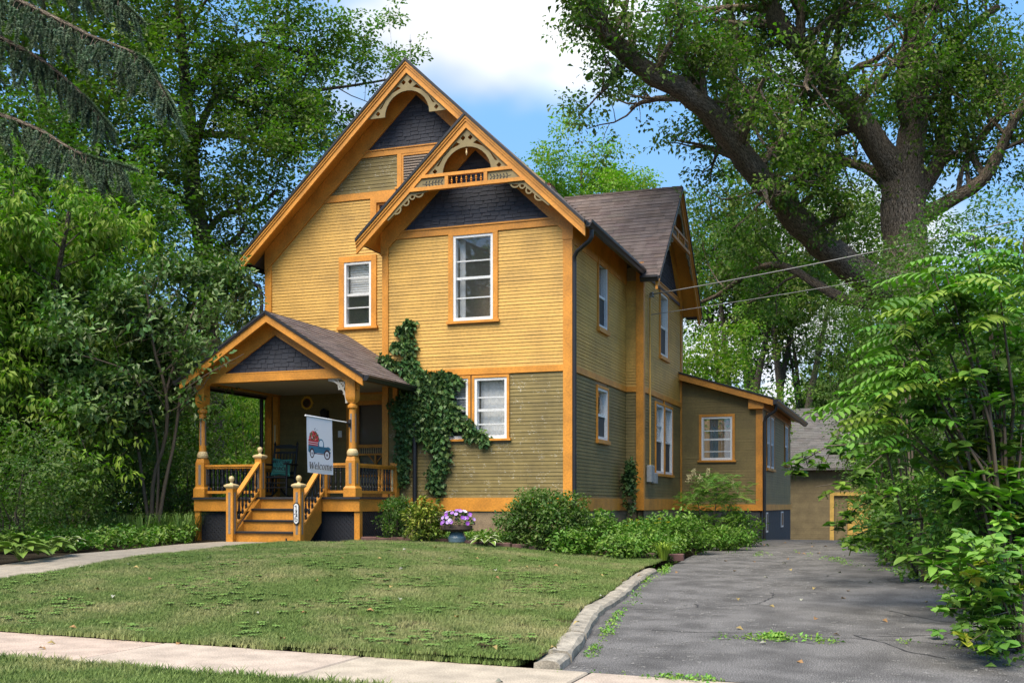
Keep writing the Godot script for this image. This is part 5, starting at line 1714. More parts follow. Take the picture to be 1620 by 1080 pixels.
# limbs follow given points; side branches grow from them
func limb(m: MB, pts: Array, r0: float, r1: float, kids: int, kid_len: float, lvl: int, o: Dictionary, ends: Array, from := 0.25, sides := 10) -> void:
	var c := Curve3D.new()
	for i in pts.size():
		var tan: Vector3 = (pts[mini(i + 1, pts.size() - 1)] - pts[maxi(i - 1, 0)]) / 6.0
		c.add_point(pts[i], -tan, tan)
	var L := c.get_baked_length()
	var n := maxi(6, int(L / 0.35))
	var pp := PackedVector3Array()
	var rr := PackedFloat32Array()
	for i in n + 1:
		var f := float(i) / n
		pp.append(c.sample_baked(L * f) + unit() * r0 * 0.06)
		rr.append(lerpf(r0, r1, pow(f, 0.8)) * R(0.96, 1.05))
	m.tube(pp, rr, sides, 0.07, R(0, 6))
	for i in kids:
		var f := lerpf(from, 1.0, (i + R(0.0, 1.0)) / kids)
		var k := clampi(int(f * n), 0, n - 1)
		var ax := (pp[k + 1] - pp[k]).normalized()
		var out := (unit() + Vector3(0, 0.15, 0)).normalized()
		if out.y < -0.25 and o.get("no_drop", false): out.y = -out.y * 0.4
		out = (out - ax * out.dot(ax)).normalized() + ax * R(0.1, 0.7)
		branch(m, pp[k], out, kid_len * R(0.6, 1.2), minf(rr[k] * 0.42, 0.11), lvl, o, ends)
	ends.append(pp[n])

func bark_material(lin: Color, sd: int) -> StandardMaterial3D:
	# furrowed bark: ridges that run along the limb
	var a := noise_image(512, 0.022, 4, sd, FastNoiseLite.TYPE_SIMPLEX)
	var b := noise_image(512, 0.08, 3, sd + 1)
	var im := Image.create(512, 512, false, Image.FORMAT_RGB8)
	for y in 512:
		for x in 512:
			var v := a.get_pixel(posmod(x * 3 + int(14.0 * sin(y * 0.0368)), 512), (y / 2) % 512).r
			var ridge := 1.0 - absf(v - 0.5) * 2.6
			var f := b.get_pixel(x, y).r
			var k := clampf(1.15 - 0.85 * smoothstep(0.55, 1.0, ridge), 0.2, 1.2) * (0.72 + 0.5 * f)
			im.set_pixel(x, y, Color(k, k * 0.98, k * 0.95) * 0.8)
	var t := ImageTexture.create_from_image(im)
	var m := StandardMaterial3D.new()
	m.albedo_texture = t
	m.albedo_color = lin.linear_to_srgb()
	m.roughness = 0.95
	m.metallic_specular = 0.15
	m.uv1_scale = Vector3(1.1, 0.7, 1)
	m.heightmap_enabled = true
	m.heightmap_texture = t
	m.heightmap_scale = 3.0
	return m

func plant_materials() -> void:
	M.oak_bark = bark_material(Color(0.52, 0.43, 0.35), 21)
	M.bark = bark_material(Color(0.36, 0.31, 0.26), 31)
	M.twig = paint(Color(0.13, 0.10, 0.07), 0.9, T.grain, 2.0)
	M.l_oak = leaf(Color(0.155, 0.24, 0.058), 1.0, 0.5)
	M.l_left = leaf(Color(0.16, 0.24, 0.056), 0.95, 0.5)
	M.l_bright = leaf(Color(0.22, 0.35, 0.05), 0.95, 0.45)
	M.l_dark = leaf(Color(0.135, 0.225, 0.06), 0.9, 0.4)
	M.l_gloss = leaf(Color(0.12, 0.205, 0.06), 0.7, 0.3)
	M.l_fern = leaf(Color(0.16, 0.32, 0.045), 0.75, 0.45)
	M.l_mag = leaf(Color(0.15, 0.29, 0.045), 0.8, 0.35)
	M.l_lime = leaf(Color(0.24, 0.30, 0.05), 0.6, 0.5)
	M.l_hosta = leaf(Color(0.16, 0.25, 0.045), 0.45, 0.4)
	M.l_ivy = leaf(Color(0.075, 0.15, 0.045), 0.3, 0.4)
	M.l_spruce = leaf(Color(0.125, 0.19, 0.115), 0.35, 0.6)
	M.grass = leaf(Color(1, 1, 1), 0.45, 0.6)
	M.petal_w = leaf(Color(1, 1, 1), 0.4, 0.6)
	shared.oak = spray(18, 0.66, 0.13, 0.074, M.l_oak, 0.6)
	shared.left = spray(16, 0.62, 0.14, 0.085, M.l_left, 0.55)
	shared.bright = spray(14, 0.60, 0.15, 0.06, M.l_bright, 0.45, 0.5)
	shared.dark = spray(16, 0.5, 0.11, 0.062, M.l_dark, 0.5)
	shared.gloss = spray(12, 0.48, 0.135, 0.075, M.l_gloss, 0.5)
	shared.far = spray(26, 1.3, 0.22, 0.14, M.l_left, 0.5)
	shared.far_bright = spray(26, 1.2, 0.2, 0.12, M.l_bright, 0.5)
	shared.shrub = spray(16, 0.26, 0.075, 0.042, M.l_dark, 0.5, 0.0)
	shared.box = spray(18, 0.20, 0.05, 0.028, M.l_dark, 0.5, -0.5)
	shared.weed = spray(12, 0.22, 0.08, 0.05, M.l_mag, 0.5, 0.0)
	shared.lime = spray(12, 0.26, 0.10, 0.045, M.l_lime, 0.45, 0.1)
	shared.mag = whorl(9, 0.19, 0.085, M.l_mag)
	shared.vine = whorl(7, 0.15, 0.10, M.l_mag, 0.4, 0.1)
	shared.ivy = spray(10, 0.17, 0.085, 0.085, M.l_ivy, 0.35, 0.5)

func tree_node(called: String, label: String, base: Vector3, group := "") -> Node3D:
	var t := thing(called, label, "tree", Vector3.ZERO, group)
	return t

# a tree grown from a straight-ish trunk, for trees farther off
func simple_tree(called: String, label: String, base: Vector3, h: float, r: float, stems: Array, o: Dictionary, mesh: Mesh, per: int, spread: float, smin: float, smax: float, lo: float, hi: float, group := "") -> void:
	var t := tree_node(called, label, base, group)
	var m := mb()
	var ends := []
	for s in stems:    # [lean vector at the top, height share, kids, kid length, from]
		var pts := [base, base + Vector3(s[0].x * 0.25, h * s[1] * 0.35, s[0].z * 0.25), base + Vector3(s[0].x * 0.6, h * s[1] * 0.7, s[0].z * 0.6), base + Vector3(s[0].x, h * s[1], s[0].z)]
		limb(m, pts, r * s[5] if s.size() > 5 else r, 0.04, s[2], s[3], o.lvl, o, ends, s[4], 8)
	part(t, "trunk", m, o.get("bark", M.bark))
	put_sprays(t, mesh, ends, per, spread, smin, smax, lo, hi)

func build_trees() -> void:
	# --- the big oak right of the driveway: its limbs follow the photograph
	rng.seed = 101
	var t := tree_node("oak_tree", "huge old oak with thick furrowed limbs beside the driveway", Vector3.ZERO)
	var m := mb()
	var ends := []
	var o := {"n": [0, 4, 4], "bend": 0.3, "lift": 0.05, "no_drop": true}
	var base := at(1440, 797, 28.0)
	base.y = -0.2
	limb(m, [base, at(1442, 640, 28), at(1440, 520, 28), at(1434, 400, 28), at(1430, 330, 28), at(1430, 265, 28)], 0.70, 0.52, 0, 1.0, 1, o, ends, 0.9, 16)
	limb(m, [at(1425, 470, 28), at(1350, 425, 27.4), at(1290, 375, 26.8), at(1225, 305, 26.2), at(1185, 260, 25.8), at(1140, 200, 25.2), at(1090, 150, 24.6), at(1020, 110, 24.0), at(965, 60, 23.4), at(930, 0, 23), at(900, -70, 22.6)], 0.43, 0.15, 22, 1.8, 2, o, ends, 0.28, 12)
	limb(m, [at(1425, 290, 28), at(1390, 230, 27.6), at(1340, 160, 27.2), at(1285, 95, 26.8), at(1235, 40, 26.4), at(1210, -20, 26), at(1190, -110, 25.6)], 0.36, 0.17, 18, 2.4, 2, o, ends, 0.25, 12)
	limb(m, [at(1430, 280, 28), at(1445, 200, 28.2), at(1440, 110, 28.4), at(1450, 20, 28.6), at(1440, -80, 28.8)], 0.42, 0.16, 16, 2.6, 2, o, ends, 0.2, 12)
	limb(m, [at(1450, 310, 28), at(1490, 240, 28.6), at(1500, 130, 29), at(1520, 60, 29), at(1580, 10, 29)], 0.24, 0.09, 12, 2.4, 2, o, ends, 0.2, 9)
	limb(m, [at(1450, 350, 28), at(1500, 320, 27.6), at(1560, 280, 27), at(1600, 200, 26.5), at(1650, 120, 26)], 0.22, 0.08, 12, 2.4, 2, o, ends, 0.3, 9)
	limb(m, [at(1410, 300, 28), at(1370, 265, 29), at(1310, 250, 30), at(1280, 240, 31), at(1200, 250, 32)], 0.17, 0.06, 10, 2.4, 2, o, ends, 0.3, 8)
	limb(m, [at(1400, 480, 28), at(1330, 470, 29.5), at(1240, 420, 31), at(1190, 430, 32), at(1130, 470, 33), at(1100, 480, 33)], 0.18, 0.05, 7, 1.6, 2, o, ends, 0.4, 8)
	limb(m, [at(1265, 75, 26.6), at(1270, 0, 26.4), at(1290, -80, 26)], 0.14, 0.08, 6, 2.0, 2, o, ends, 0.2, 8)
	limb(m, [at(1165, 60, 27.5), at(1150, 0, 27.5), at(1140, -60, 27)], 0.12, 0.08, 6, 1.8, 2, o, ends, 0.0, 8)
	limb(m, [at(1185, 250, 26), at(1160, 160, 27), at(1165, 60, 27.5)], 0.13, 0.12, 5, 1.6, 2, o, ends, 0.3, 8)
	part(t, "trunk", m, M.oak_bark)
	ends = ends.filter(func(_p): return rng.randf() < 0.78)
	put_sprays(t, shared.oak, ends, 2, 0.45, 0.6, 1.15, 0.5, 1.35)

	# --- the oak behind the left corner of the house
	rng.seed = 102
	t = tree_node("oak_tree", "tall oak rising behind the left gable with a straight dark trunk", Vector3.ZERO)
	m = mb()
	ends = []
	o = {"n": [0, 4, 4], "bend": 0.3, "lift": 0.04}
	base = at(340, 797, 34.0)
	base.y = 0.2
	limb(m, [base, at(338, 640, 34), at(322, 400, 34), at(305, 300, 34), at(298, 220, 34), at(295, 170, 34)], 0.34, 0.25, 2, 2.2, 2, o, ends, 0.5, 12)
	limb(m, [at(296, 190, 34), at(292, 120, 34), at(285, 40, 34), at(275, -60, 34)], 0.22, 0.10, 9, 2.4, 2, o, ends, 0.1, 9)
	limb(m, [at(298, 210, 34), at(270, 170, 33.5), at(235, 120, 33), at(190, 60, 32.5), at(180, -20, 32)], 0.17, 0.07, 8, 2.2, 2, o, ends, 0.3, 8)
	limb(m, [at(305, 230, 34), at(330, 170, 34.5), at(345, 150, 34.5), at(390, 160, 34), at(440, 170, 34)], 0.15, 0.06, 8, 2.2, 2, o, ends, 0.2, 8)
	limb(m, [at(305, 215, 34), at(350, 212, 33.5), at(400, 222, 33), at(440, 235, 33)], 0.13, 0.05, 7, 2.0, 2, o, ends, 0.2, 8)
	limb(m, [at(296, 150, 34), at(340, 90, 34), at(400, 70, 34.5), at(450, 75, 35), at(500, 90, 35)], 0.14, 0.05, 9, 2.2, 2, o, ends, 0.2, 8)
	limb(m, [at(318, 380, 34), at(350, 340, 34.5), at(400, 330, 35), at(440, 300, 35)], 0.13, 0.05, 8, 2.0, 2, o, ends, 0.15, 8)
	limb(m, [at(325, 400, 34), at(370, 380, 33), at(390, 350, 33)], 0.12, 0.05, 8, 2.0, 2, o, ends, 0.2, 8)
	limb(m, [at(310, 330, 34), at(260, 300, 33), at(200, 280, 32.5), at(160, 250, 32)], 0.14, 0.05, 7, 2.2, 2, o, ends, 0.2, 8)
	limb(m, [at(440, 150, 35), at(520, 140, 37), at(590, 130, 38), at(640, 120, 38)], 0.08, 0.03, 8, 2.0, 2, o, ends, 0.0, 6)
	limb(m, [at(440, 220, 35), at(500, 230, 37), at(560, 220, 38)], 0.08, 0.03, 8, 2.2, 2, o, ends, 0.0, 6)
	part(t, "trunk", m, M.bark)
	ends = ends.filter(func(_p): return rng.randf() < 0.66)
	put_sprays(t, shared.left, ends, 2, 0.55, 0.75, 1.3, 0.5, 1.3)

	# --- dark trees filling the left edge
	rng.seed = 103
	o = {"n": [0, 4, 4], "lvl": 2, "bend": 0.3, "lift": 0.05}
	var gy := func(p: Vector3) -> Vector3: return Vector3(p.x, ground_y(p.x, p.z) - 0.1, p.z)
	simple_tree("maple_tree", "dense dark maple standing at the left edge behind the spruce", gy.call(at(60, 797, 31)), 17.0, 0.32, [[Vector3(0.5, 0, 0.3), 1.0, 22, 3.0, 0.2], [Vector3(-2.5, 0, 0.5), 0.85, 14, 2.8, 0.3], [Vector3(2.4, 0, -0.6), 0.8, 11, 2.4, 0.3]], o, shared.left, 2, 0.6, 0.8, 1.3, 0.55, 1.2)
	simple_tree("maple_tree", "slim maple with a leaning trunk left of the multi-stemmed shrub", gy.call(at(130, 797, 27)), 9.5, 0.2, [[Vector3(-1.4, 0, 0.2), 1.0, 20, 2.6, 0.25], [Vector3(1.6, 0, 0.4), 0.8, 14, 2.2, 0.35]], o, shared.dark, 2, 0.5, 1.0, 1.5, 0.6, 1.2)
	# light green tree
	simple_tree("cherry_tree", "bright yellow green leafy tree at the left edge below the spruce boughs", gy.call(at(40, 797, 22)), 7.0, 0.13, [[Vector3(-0.6, 0, 0.2), 1.0, 16, 1.9, 0.3], [Vector3(1.5, 0, 0.5), 0.9, 16, 1.8, 0.3], [Vector3(-2.0, 0, 0.8), 0.8, 10, 1.8, 0.3]], o, shared.bright, 2, 0.4, 0.9, 1.3, 0.6, 1.2)
	# multi-stemmed small tree in front of the porch's left end
	rng.seed = 104
	t = tree_node("dogwood_tree", "multi stemmed small tree with glossy dark leaves beside the porch", Vector3.ZERO)
	m = mb()
	ends = []
	o = {"n": [0, 4, 4], "bend": 0.35, "lift": 0.02}
	base = gy.call(at(240, 797, 21.6))
	var base2 := base + Vector3(0.15, 0, 0.1)
	limb(m, [base, at(242, 760, 21.6), at(262, 690, 21.5), at(262, 620, 21.4), at(240, 540, 21.3), at(235, 480, 21.2), at(225, 440, 21.2)], 0.05, 0.02, 11, 1.15, 2, o, ends, 0.5, 7)
	limb(m, [base2, at(262, 760, 21.5), at(275, 700, 21.6), at(285, 620, 21.8), at(292, 550, 22.2), at(310, 500, 22.6)], 0.045, 0.018, 10, 1.0, 2, o, ends, 0.55, 7)
	limb(m, [base, at(225, 760, 21.7), at(215, 690, 21.7), at(200, 620, 21.8), at(170, 540, 21.8), at(150, 480, 21.8)], 0.04, 0.018, 11, 1.15, 2, o, ends, 0.45, 7)
	limb(m, [base2, at(250, 740, 21.6), at(240, 660, 21.2), at(205, 590, 20.8), at(120, 560, 20.4)], 0.035, 0.015, 9, 1.0, 2, o, ends, 0.55, 6)
	limb(m, [at(262, 620, 21.4), at(290, 530, 22.0), at(320, 460, 22.8), at(340, 430, 23.2)], 0.03, 0.012, 10, 0.9, 2, o, ends, 0.25, 6)
	limb(m, [at(285, 620, 21.8), at(300, 610, 20.2), at(330, 590, 19.3), at(385, 560, 19.0)], 0.018, 0.006, 3, 0.45, 1, o, ends, 0.55, 5)
	part(t, "trunk", m, M.twig)
	ends = ends.filter(func(p): return p.x < -7.75 or p.z < 0.6 and p.y > 4.6 or rng.randf() < 0.10)   # the tree grows clear of the porch
	put_sprays(t, shared.gloss, ends, 2, 0.3, 0.8, 1.25, 0.65, 1.3)

	# --- spruce whose boughs hang in from the top left
	build_spruce()

	# --- trees behind the house and the garage
	rng.seed = 106
	o = {"n": [0, 4, 3], "lvl": 2, "bend": 0.3, "lift": 0.08}
	simple_tree("locust_tree", "light green feathery tree behind the chimney", gy.call(at(905, 797, 44)), 14.2, 0.2, [[Vector3(0.4, 0, 0), 1.0, 20, 2.2, 0.55], [Vector3(-1.6, 0, 0.3), 0.93, 12, 1.9, 0.6], [Vector3(2.0, 0, 0.2), 0.92, 12, 1.9, 0.6]], o, shared.far_bright, 2, 0.6, 0.5, 0.8, 0.8, 1.3)
	var st := func(n: int, lean: float, kids: int, from: float) -> Array:
		var a := []
		for i in n:
			var ang := TAU * i / n + R(-0.3, 0.3)
			a.append([Vector3(cos(ang) * lean, 0, sin(ang) * lean * 0.6), R(0.8, 1.0), kids, 3.0, from, R(0.6, 1.0)])
		return a
	var back := "bare stemmed trees behind the garage"
	for q in [[1165, 58.0, 17.0, 0.33, "nearest to the house"], [1205, 60.0, 18.0, 0.36, "second from the house"], [1250, 57.0, 17.0, 0.33, "third from the house"], [1285, 62.0, 16.0, 0.3, "nearest to the oak"]]:
		var bs: Vector3 = gy.call(at(q[0], 797, q[1]))
		simple_tree("walnut_tree", "tree with bare forking stems behind the garage, " + q[4], bs, q[2], q[3], st.call(3, 3.2, 7, 0.62), o, shared.far, 1, 0.9, 0.7, 1.1, 0.6, 1.1, back)
	simple_tree("box_elder_tree", "bright green low tree showing behind the lean-to roof", gy.call(at(1098, 797, 40)), 6.6, 0.14, st.call(3, 0.9, 8, 0.3), o, shared.far_bright, 2, 0.6, 0.5, 0.8, 0.6, 1.1)
	# a belt of far trees closes the view below the crowns
	rng.seed = 107
	var belt := "far trees closing the view behind the gardens"
	o = {"n": [0, 3, 3], "lvl": 2, "bend": 0.3, "lift": 0.06}
	for q in [[-80, 60], [90, 70], [240, 62], [380, 75], [520, 66], [700, 80], [1340, 78], [1430, 60], [1560, 70], [1700, 62]]:
		var bs: Vector3 = gy.call(at(q[0], 797, q[1]))
		simple_tree("far_tree", "broad leafy tree in the far belt behind the gardens", bs, R(9, 13), 0.3, st.call(4, 3.0, 9, 0.15), o, shared.far, 2, 1.1, 1.1, 1.7, 0.5, 1.0, belt)

	for q in [[-21.0, 48.0, 20.0, "opposite the bay"], [-33.0, 52.0, 19.0, "opposite the porch"]]:
		simple_tree("street_tree", "broad street tree across the road " + q[3], Vector3(q[0], -0.3, q[1]), q[2], 0.4, st.call(4, 4.0, 9, 0.2), o, shared.far, 2, 1.1, 1.1, 1.7, 0.6, 1.0, "trees across the road")

func build_spruce() -> void:
	rng.seed = 105
	var t := tree_node("spruce_tree", "grey green spruce with drooping boughs hanging in from the upper left", Vector3.ZERO)
	var m := mb()
	var tb := at(-160, 797, 15.0)
	tb.y = 0.3
	m.tube(PackedVector3Array([tb, tb + Vector3(0, 4, 0), tb + Vector3(0.1, 9, 0), tb + Vector3(0.1, 14, 0)]), PackedFloat32Array([0.3, 0.24, 0.15, 0.04]), 10, 0.04)
	# a brush of needles on a twig, along +z
	var k := mb()
	for i in 130:
		var f := R(0.0, 1.0)
		var a := R(0, TAU)
		var side := Vector3(cos(a), sin(a), 0)
		var p := Vector3(0, 0, f * 0.24)
		var d := (side + Vector3(0, 0, 0.9)).normalized()
		var w := d.cross(unit()).normalized() * 0.006
		k.col = grey(R(0.8, 1.25))
		k.tri(p - w, p + w, p + d * R(0.035, 0.06))
	var brush := k.mesh()
	brush.surface_set_material(0, M.l_spruce)
	var xs := []
	var cs := []
	var boughs := [[at(-160, -60, 15), at(-20, -20, 14.2), at(90, 30, 13.4), at(150, 60, 13.0), at(215, 85, 12.6), at(250, 130, 12.5), at(268, 160, 12.4)],
		[at(-160, 60, 15), at(-60, 40, 14.4), at(40, 80, 14), at(110, 130, 13.8), at(165, 190, 13.6)],
		[at(-160, 200, 15), at(-60, 170, 14.2), at(50, 200, 13.6), at(120, 240, 13.2), at(190, 262, 13)],
		[at(-160, -140, 15), at(-60, -90, 14.4), at(60, -60, 14), at(150, -30, 13.6), at(210, 20, 13.4)]]
	for b in boughs:
		var c := Curve3D.new()
		for i in b.size():
			var tan: Vector3 = (b[mini(i + 1, b.size() - 1)] - b[maxi(i - 1, 0)]) / 6.0
			c.add_point(b[i], -tan, tan)
		var L := c.get_baked_length()
		var pp := PackedVector3Array()
		var rr := PackedFloat32Array()
		for i in 15:
			pp.append(c.sample_baked(L * i / 14.0)); rr.append(lerpf(0.045, 0.012, i / 14.0))
		m.tube(pp, rr, 6)
		var n := int(L * 18.0)
		for i in n:
			var f := pow((i + R(0, 1)) / n, 0.8)
			var p := c.sample_baked(L * f)
			var ax := (c.sample_baked(minf(L * f + 0.1, L)) - c.sample_baked(maxf(L * f - 0.1, 0.0))).normalized()
			var side := ax.cross(UPV).normalized() * (1.0 if i % 2 else -1.0)
			var d := (ax * R(0.3, 0.9) + side * R(0.3, 1.0) + Vector3(0, R(-1.1, -0.25), 0)).normalized()
			var ln := R(0.25, 0.75) * (1.15 - 0.6 * f)
			var q := p
			var tw := PackedVector3Array([q])
			for s in 4:
				d = (d + Vector3(0, -0.16, 0) + unit() * 0.1).normalized()
				q += d * ln / 4.0
				tw.append(q)
			m.tube(tw, PackedFloat32Array([0.009, 0.007, 0.006, 0.005, 0.003]), 3)
			for s in range(1, 5):
				if s < 2 and rng.randf() < 0.4: continue
				for e in 2:
					var dd := (tw[s] - tw[s - 1]).normalized() + unit() * 0.35 * e
					xs.append(Transform3D(Basis.looking_at(-dd.normalized(), Vector3(0.1, 1, 0.2)).scaled(Vector3.ONE * R(0.6, 1.05)), tw[s] - dd * 0.08))
					cs.append(tinted(0.6, 1.3, 0.12))
			if f > 0.85:
				xs.append(Transform3D(Basis.looking_at(-ax, UPV).scaled(Vector3.ONE * 1.1), p)); cs.append(tinted(0.9, 1.4, 0.1))
	part(t, "trunk", m, M.bark)
	many(t, "crown", brush, xs, cs, "stuff")


# ------------------------------------------------------------------ garden

func on_front(px: float, py: float, z: float) -> Vector3:   # where a pixel of the photograph meets the plane z
	var d := at(px, py, 1.0) - EYE
	return EYE + d * ((z - EYE.z) / d.z)

func down(p: Vector3, k := 0.0) -> Vector3:
	return Vector3(p.x, ground_y(p.x, p.z) + k, p.z)

# lumpy bush: leaves through an ellipsoid, thicker towards the outside, with a few stems
func bush(called: String, label: String, c: Vector3, r: Vector3, count: int, mesh: Mesh, smin: float, smax: float, lo := 0.7, hi := 1.25, category := "shrub", group := "", stem := 0.02, grounded := true) -> Node3D:
	var t := thing(called, label, category, Vector3.ZERO, group)
	var f := FastNoiseLite.new()
	f.seed = int(rng.randi() % 1000)
	f.frequency = 1.3 / maxf(0.3, r.x)
	var xs := []
	var cs := []
	for i in count:
		var d := unit()
		var k := pow(R(0.12, 1.0), 0.38) * (1.0 + 0.55 * f.get_noise_3d(d.x * r.x, d.y * r.y, d.z * r.z))
		var p := c + d * r * k
		if grounded and d.y < 0.0: p.y = c.y + d.y * k * maxf(r.y, c.y - ground_y(c.x, c.z))
		if p.y < ground_y(p.x, p.z): p.y = ground_y(p.x, p.z) + R(0.02, 0.12)
		var b := Basis(UPV, R(0, TAU)) * Basis(Vector3(1, 0, 0), R(-0.6, 0.6))
		xs.append(Transform3D(b.scaled(Vector3.ONE * R(smin, smax)), p)); cs.append(tinted(lo, hi))
	var m := mb()
	var foot := down(c, -0.05)
	for i in 7:
		var e := c + unit() * r * 0.6
		m.tube(PackedVector3Array([foot + Vector3(R(-0.2, 0.2) * r.x, 0, R(-0.2, 0.2) * r.z), foot.lerp(e, 0.5) + unit() * 0.1 * r.x, e]), PackedFloat32Array([stem, stem * 0.7, stem * 0.3]), 5)
	part(t, "stem", m, M.twig)
	many(t, "foliage", mesh, xs, cs, "stuff")
	return t

func blades(count: int, spread: float, h: float, w: float, lean: float, mat: Material) -> ArrayMesh:
	var m := mb()
	for i in count:
		var a := R(0, TAU)
		var p := Vector3(cos(a), 0, sin(a)) * spread * sqrt(R(0, 1))
		var d := Vector3(R(-1, 1), 0, R(-1, 1)) * lean
		var hh := h * R(0.55, 1.1)
		var s := Vector3(cos(a + 1.3), 0, sin(a + 1.3)) * w * 0.5
		var mid := p + d * hh * 0.4 + Vector3(0, hh * 0.6, 0)
		var tip := p + d * hh * 1.2 + Vector3(0, hh, 0)
		m.col = grey(R(0.8, 1.2))
		m.tri(p - s, p + s, mid + s * 0.8); m.tri(p - s, mid + s * 0.8, mid - s * 0.8); m.tri(mid - s * 0.8, mid + s * 0.8, tip)
	var a2 := m.mesh()
	a2.surface_set_material(0, mat)
	return a2

func build_grass() -> void:
	rng.seed = 201
	var tuft := blades(13, 0.055, 0.042, 0.0055, 0.6, M.grass)
	var f := FastNoiseLite.new()
	f.seed = 3
	f.frequency = 0.55
	f.fractal_octaves = 3
	var g := FastNoiseLite.new()
	g.seed = 8
	g.frequency = 2.2
	var xs := []
	var cs := []
	var put := func(x: float, z: float, y: float, k: float) -> void:
		var n := f.get_noise_2d(x, z)
		var q := g.get_noise_2d(x, z)
		var dry := clampf(0.27 + n * 1.0 + q * 0.5, 0.0, 1.0)
		var c := Color(0.155, 0.225, 0.06).lerp(Color(0.34, 0.325, 0.15), dry)
		c *= R(0.8, 1.25)
		var s := R(0.7, 1.25) * k
		xs.append(Transform3D(Basis(UPV, R(0, TAU)).scaled(Vector3(s, s * R(0.8, 1.25), s)), Vector3(x, y, z))); cs.append(c)
	for i in 92000:
		var z := R(2.3, 11.86)
		var x := R(-4.45, drive_left(z) - 0.21)
		if z < 2.9 and x < -3.4: continue
		# bare places near the kerb and worn spots
		var bare := g.get_noise_2d(x * 0.6 + 9.0, z * 0.8)
		if x > drive_left(z) - 1.7 and bare > 0.22 and rng.randf() < 0.86: continue
		if x > 0.6 and z > 10.2 and bare > 0.16 and rng.randf() < 0.8: continue
		put.call(x, z, ground_y(x, z), 1.0)
	for i in 5200:    # longer grass along the edges of the pavement
		var x := R(-4.4, 3.1)
		var thick := g.get_noise_2d(x * 1.4, 31.0) + 0.6 * g.get_noise_2d(x * 5.0, 77.0)
		if thick < R(-0.5, 0.35): continue
		put.call(x, 11.78 + R(-0.16, 0.10), fall(x) + 0.02, R(0.7, 1.25) + maxf(0.0, thick) * 0.7)
	many(self, "lawn_grass", tuft, xs, cs, "stuff").set_meta("label", "short mown grass of the front lawn")
	xs.clear()
	cs.clear()
	for i in 16000:
		var z := R(13.24, 15.6)
		var x := R(-4.0, 3.1)
		put.call(x, z, fall(x) + 0.01, R(1.0, 1.8) if z < 13.4 else 1.1)
	many(self, "verge_grass", tuft, xs, cs, "stuff").set_meta("label", "grass of the street verge below the pavement")

func build_lawn_bits() -> void:
	rng.seed = 205
	var f := FastNoiseLite.new()
	f.seed = 17
	f.frequency = 0.7
	var rosette := mb()
	for i in 8:
		var a := i * 0.8
		one_leaf(rosette, Vector3(0, 0.025, 0), Vector3(cos(a), 0.25, sin(a)), UPV, R(0.04, 0.06), 0.03, 0.6, 0.1, 0.2)
	var rm := rosette.mesh()
	rm.surface_set_material(0, M.grass)
	var xs := []
	var cs := []
	while xs.size() < 1500:
		var z := R(3.0, 11.7)
		var x := R(-4.3, drive_left(z) - 0.4)
		if f.get_noise_2d(x, z) < 0.12: continue
		xs.append(Transform3D(Basis(UPV, R(0, TAU)).scaled(Vector3.ONE * R(0.5, 1.15)), Vector3(x, ground_y(x, z) + 0.015, z))); cs.append(Color(0.125, 0.21, 0.045) * R(0.7, 1.3))
	many(self, "lawn_weeds", rm, xs, cs, "stuff").set_meta("label", "clover and plantain patches in the front lawn")
	xs = []
	cs = []
	var lf := mb()
	one_leaf(lf, Vector3(-0.04, 0, 0), Vector3(1, 0.05, 0), UPV, 0.085, 0.05, 0.5, 0.25, 0.3)
	var lm := lf.mesh()
	lm.surface_set_material(0, M.grass)
	for i in 150:
		var z := R(-6.0, 13.0)
		var x := R(-4.3, 6.2)
		var y := ground_y(x, z) + 0.045
		if x > drive_left(z): y = drive_y(z) + fall(x) * smoothstep(2.0, 11.0, z) + 0.015
		elif z < 2.6: continue
		if z > 11.85: y = fall(x) + 0.02
		xs.append(Transform3D(Basis(UPV, R(0, TAU)) * Basis(Vector3(1, 0, 0), R(-0.4, 0.4)), Vector3(x, y, z))); cs.append([Color(0.30, 0.17, 0.07), Color(0.22, 0.13, 0.06), Color(0.36, 0.27, 0.10), Color(0.30, 0.30, 0.24)][i % 4] * R(0.7, 1.2))
	many(self, "fallen_leaves", lm, xs, cs, "stuff").set_meta("label", "few dry leaves scattered over lawn and driveway")
	# cracks in the asphalt, open dark joints with broken edges
	var ck := mb()
	for c in 17:
		var x := R(3.2, 6.6)
		var z := R(-3.0, 11.5)
		if c == 0: x = 3.6; z = 9.55
		if c == 1: x = 3.4; z = 2.6
		var ang := R(-0.5, 0.5) + (PI / 2 if c % 3 == 2 else 0.0)
		if c < 2: ang = 0.06
		for i in (34 if c < 2 else int(R(8, 26))):
			ang += R(-0.55, 0.55)
			if c < 2: ang = lerpf(ang, 0.05, 0.4)
			var nx := x + cos(ang) * 0.1; var nz := z + sin(ang) * 0.1
			if nx > drive_right(nz) or nx < drive_left(nz) + 0.1 or nz > 11.8: break
			var yy := func(a: float, b: float) -> float: return drive_y(b) + fall(a) * smoothstep(2.0, 11.0, b) + 0.0085 + 0.008 * sin(a * 2.1 + b * 0.9) * sin(b * 0.7)
			var w := Vector3(-sin(ang), 0, cos(ang)) * R(0.004, 0.011)
			var p := Vector3(x, yy.call(x, z), z); var q := Vector3(nx, yy.call(nx, nz), nz)
			ck.quad(p + w, q + w, q - w, p - w)
			x = nx
			z = nz
	var cr := part(self, "driveway_cracks", ck, M.tar, "stuff")
	cr.set_meta("label", "dark tar filled cracks wandering over the asphalt")

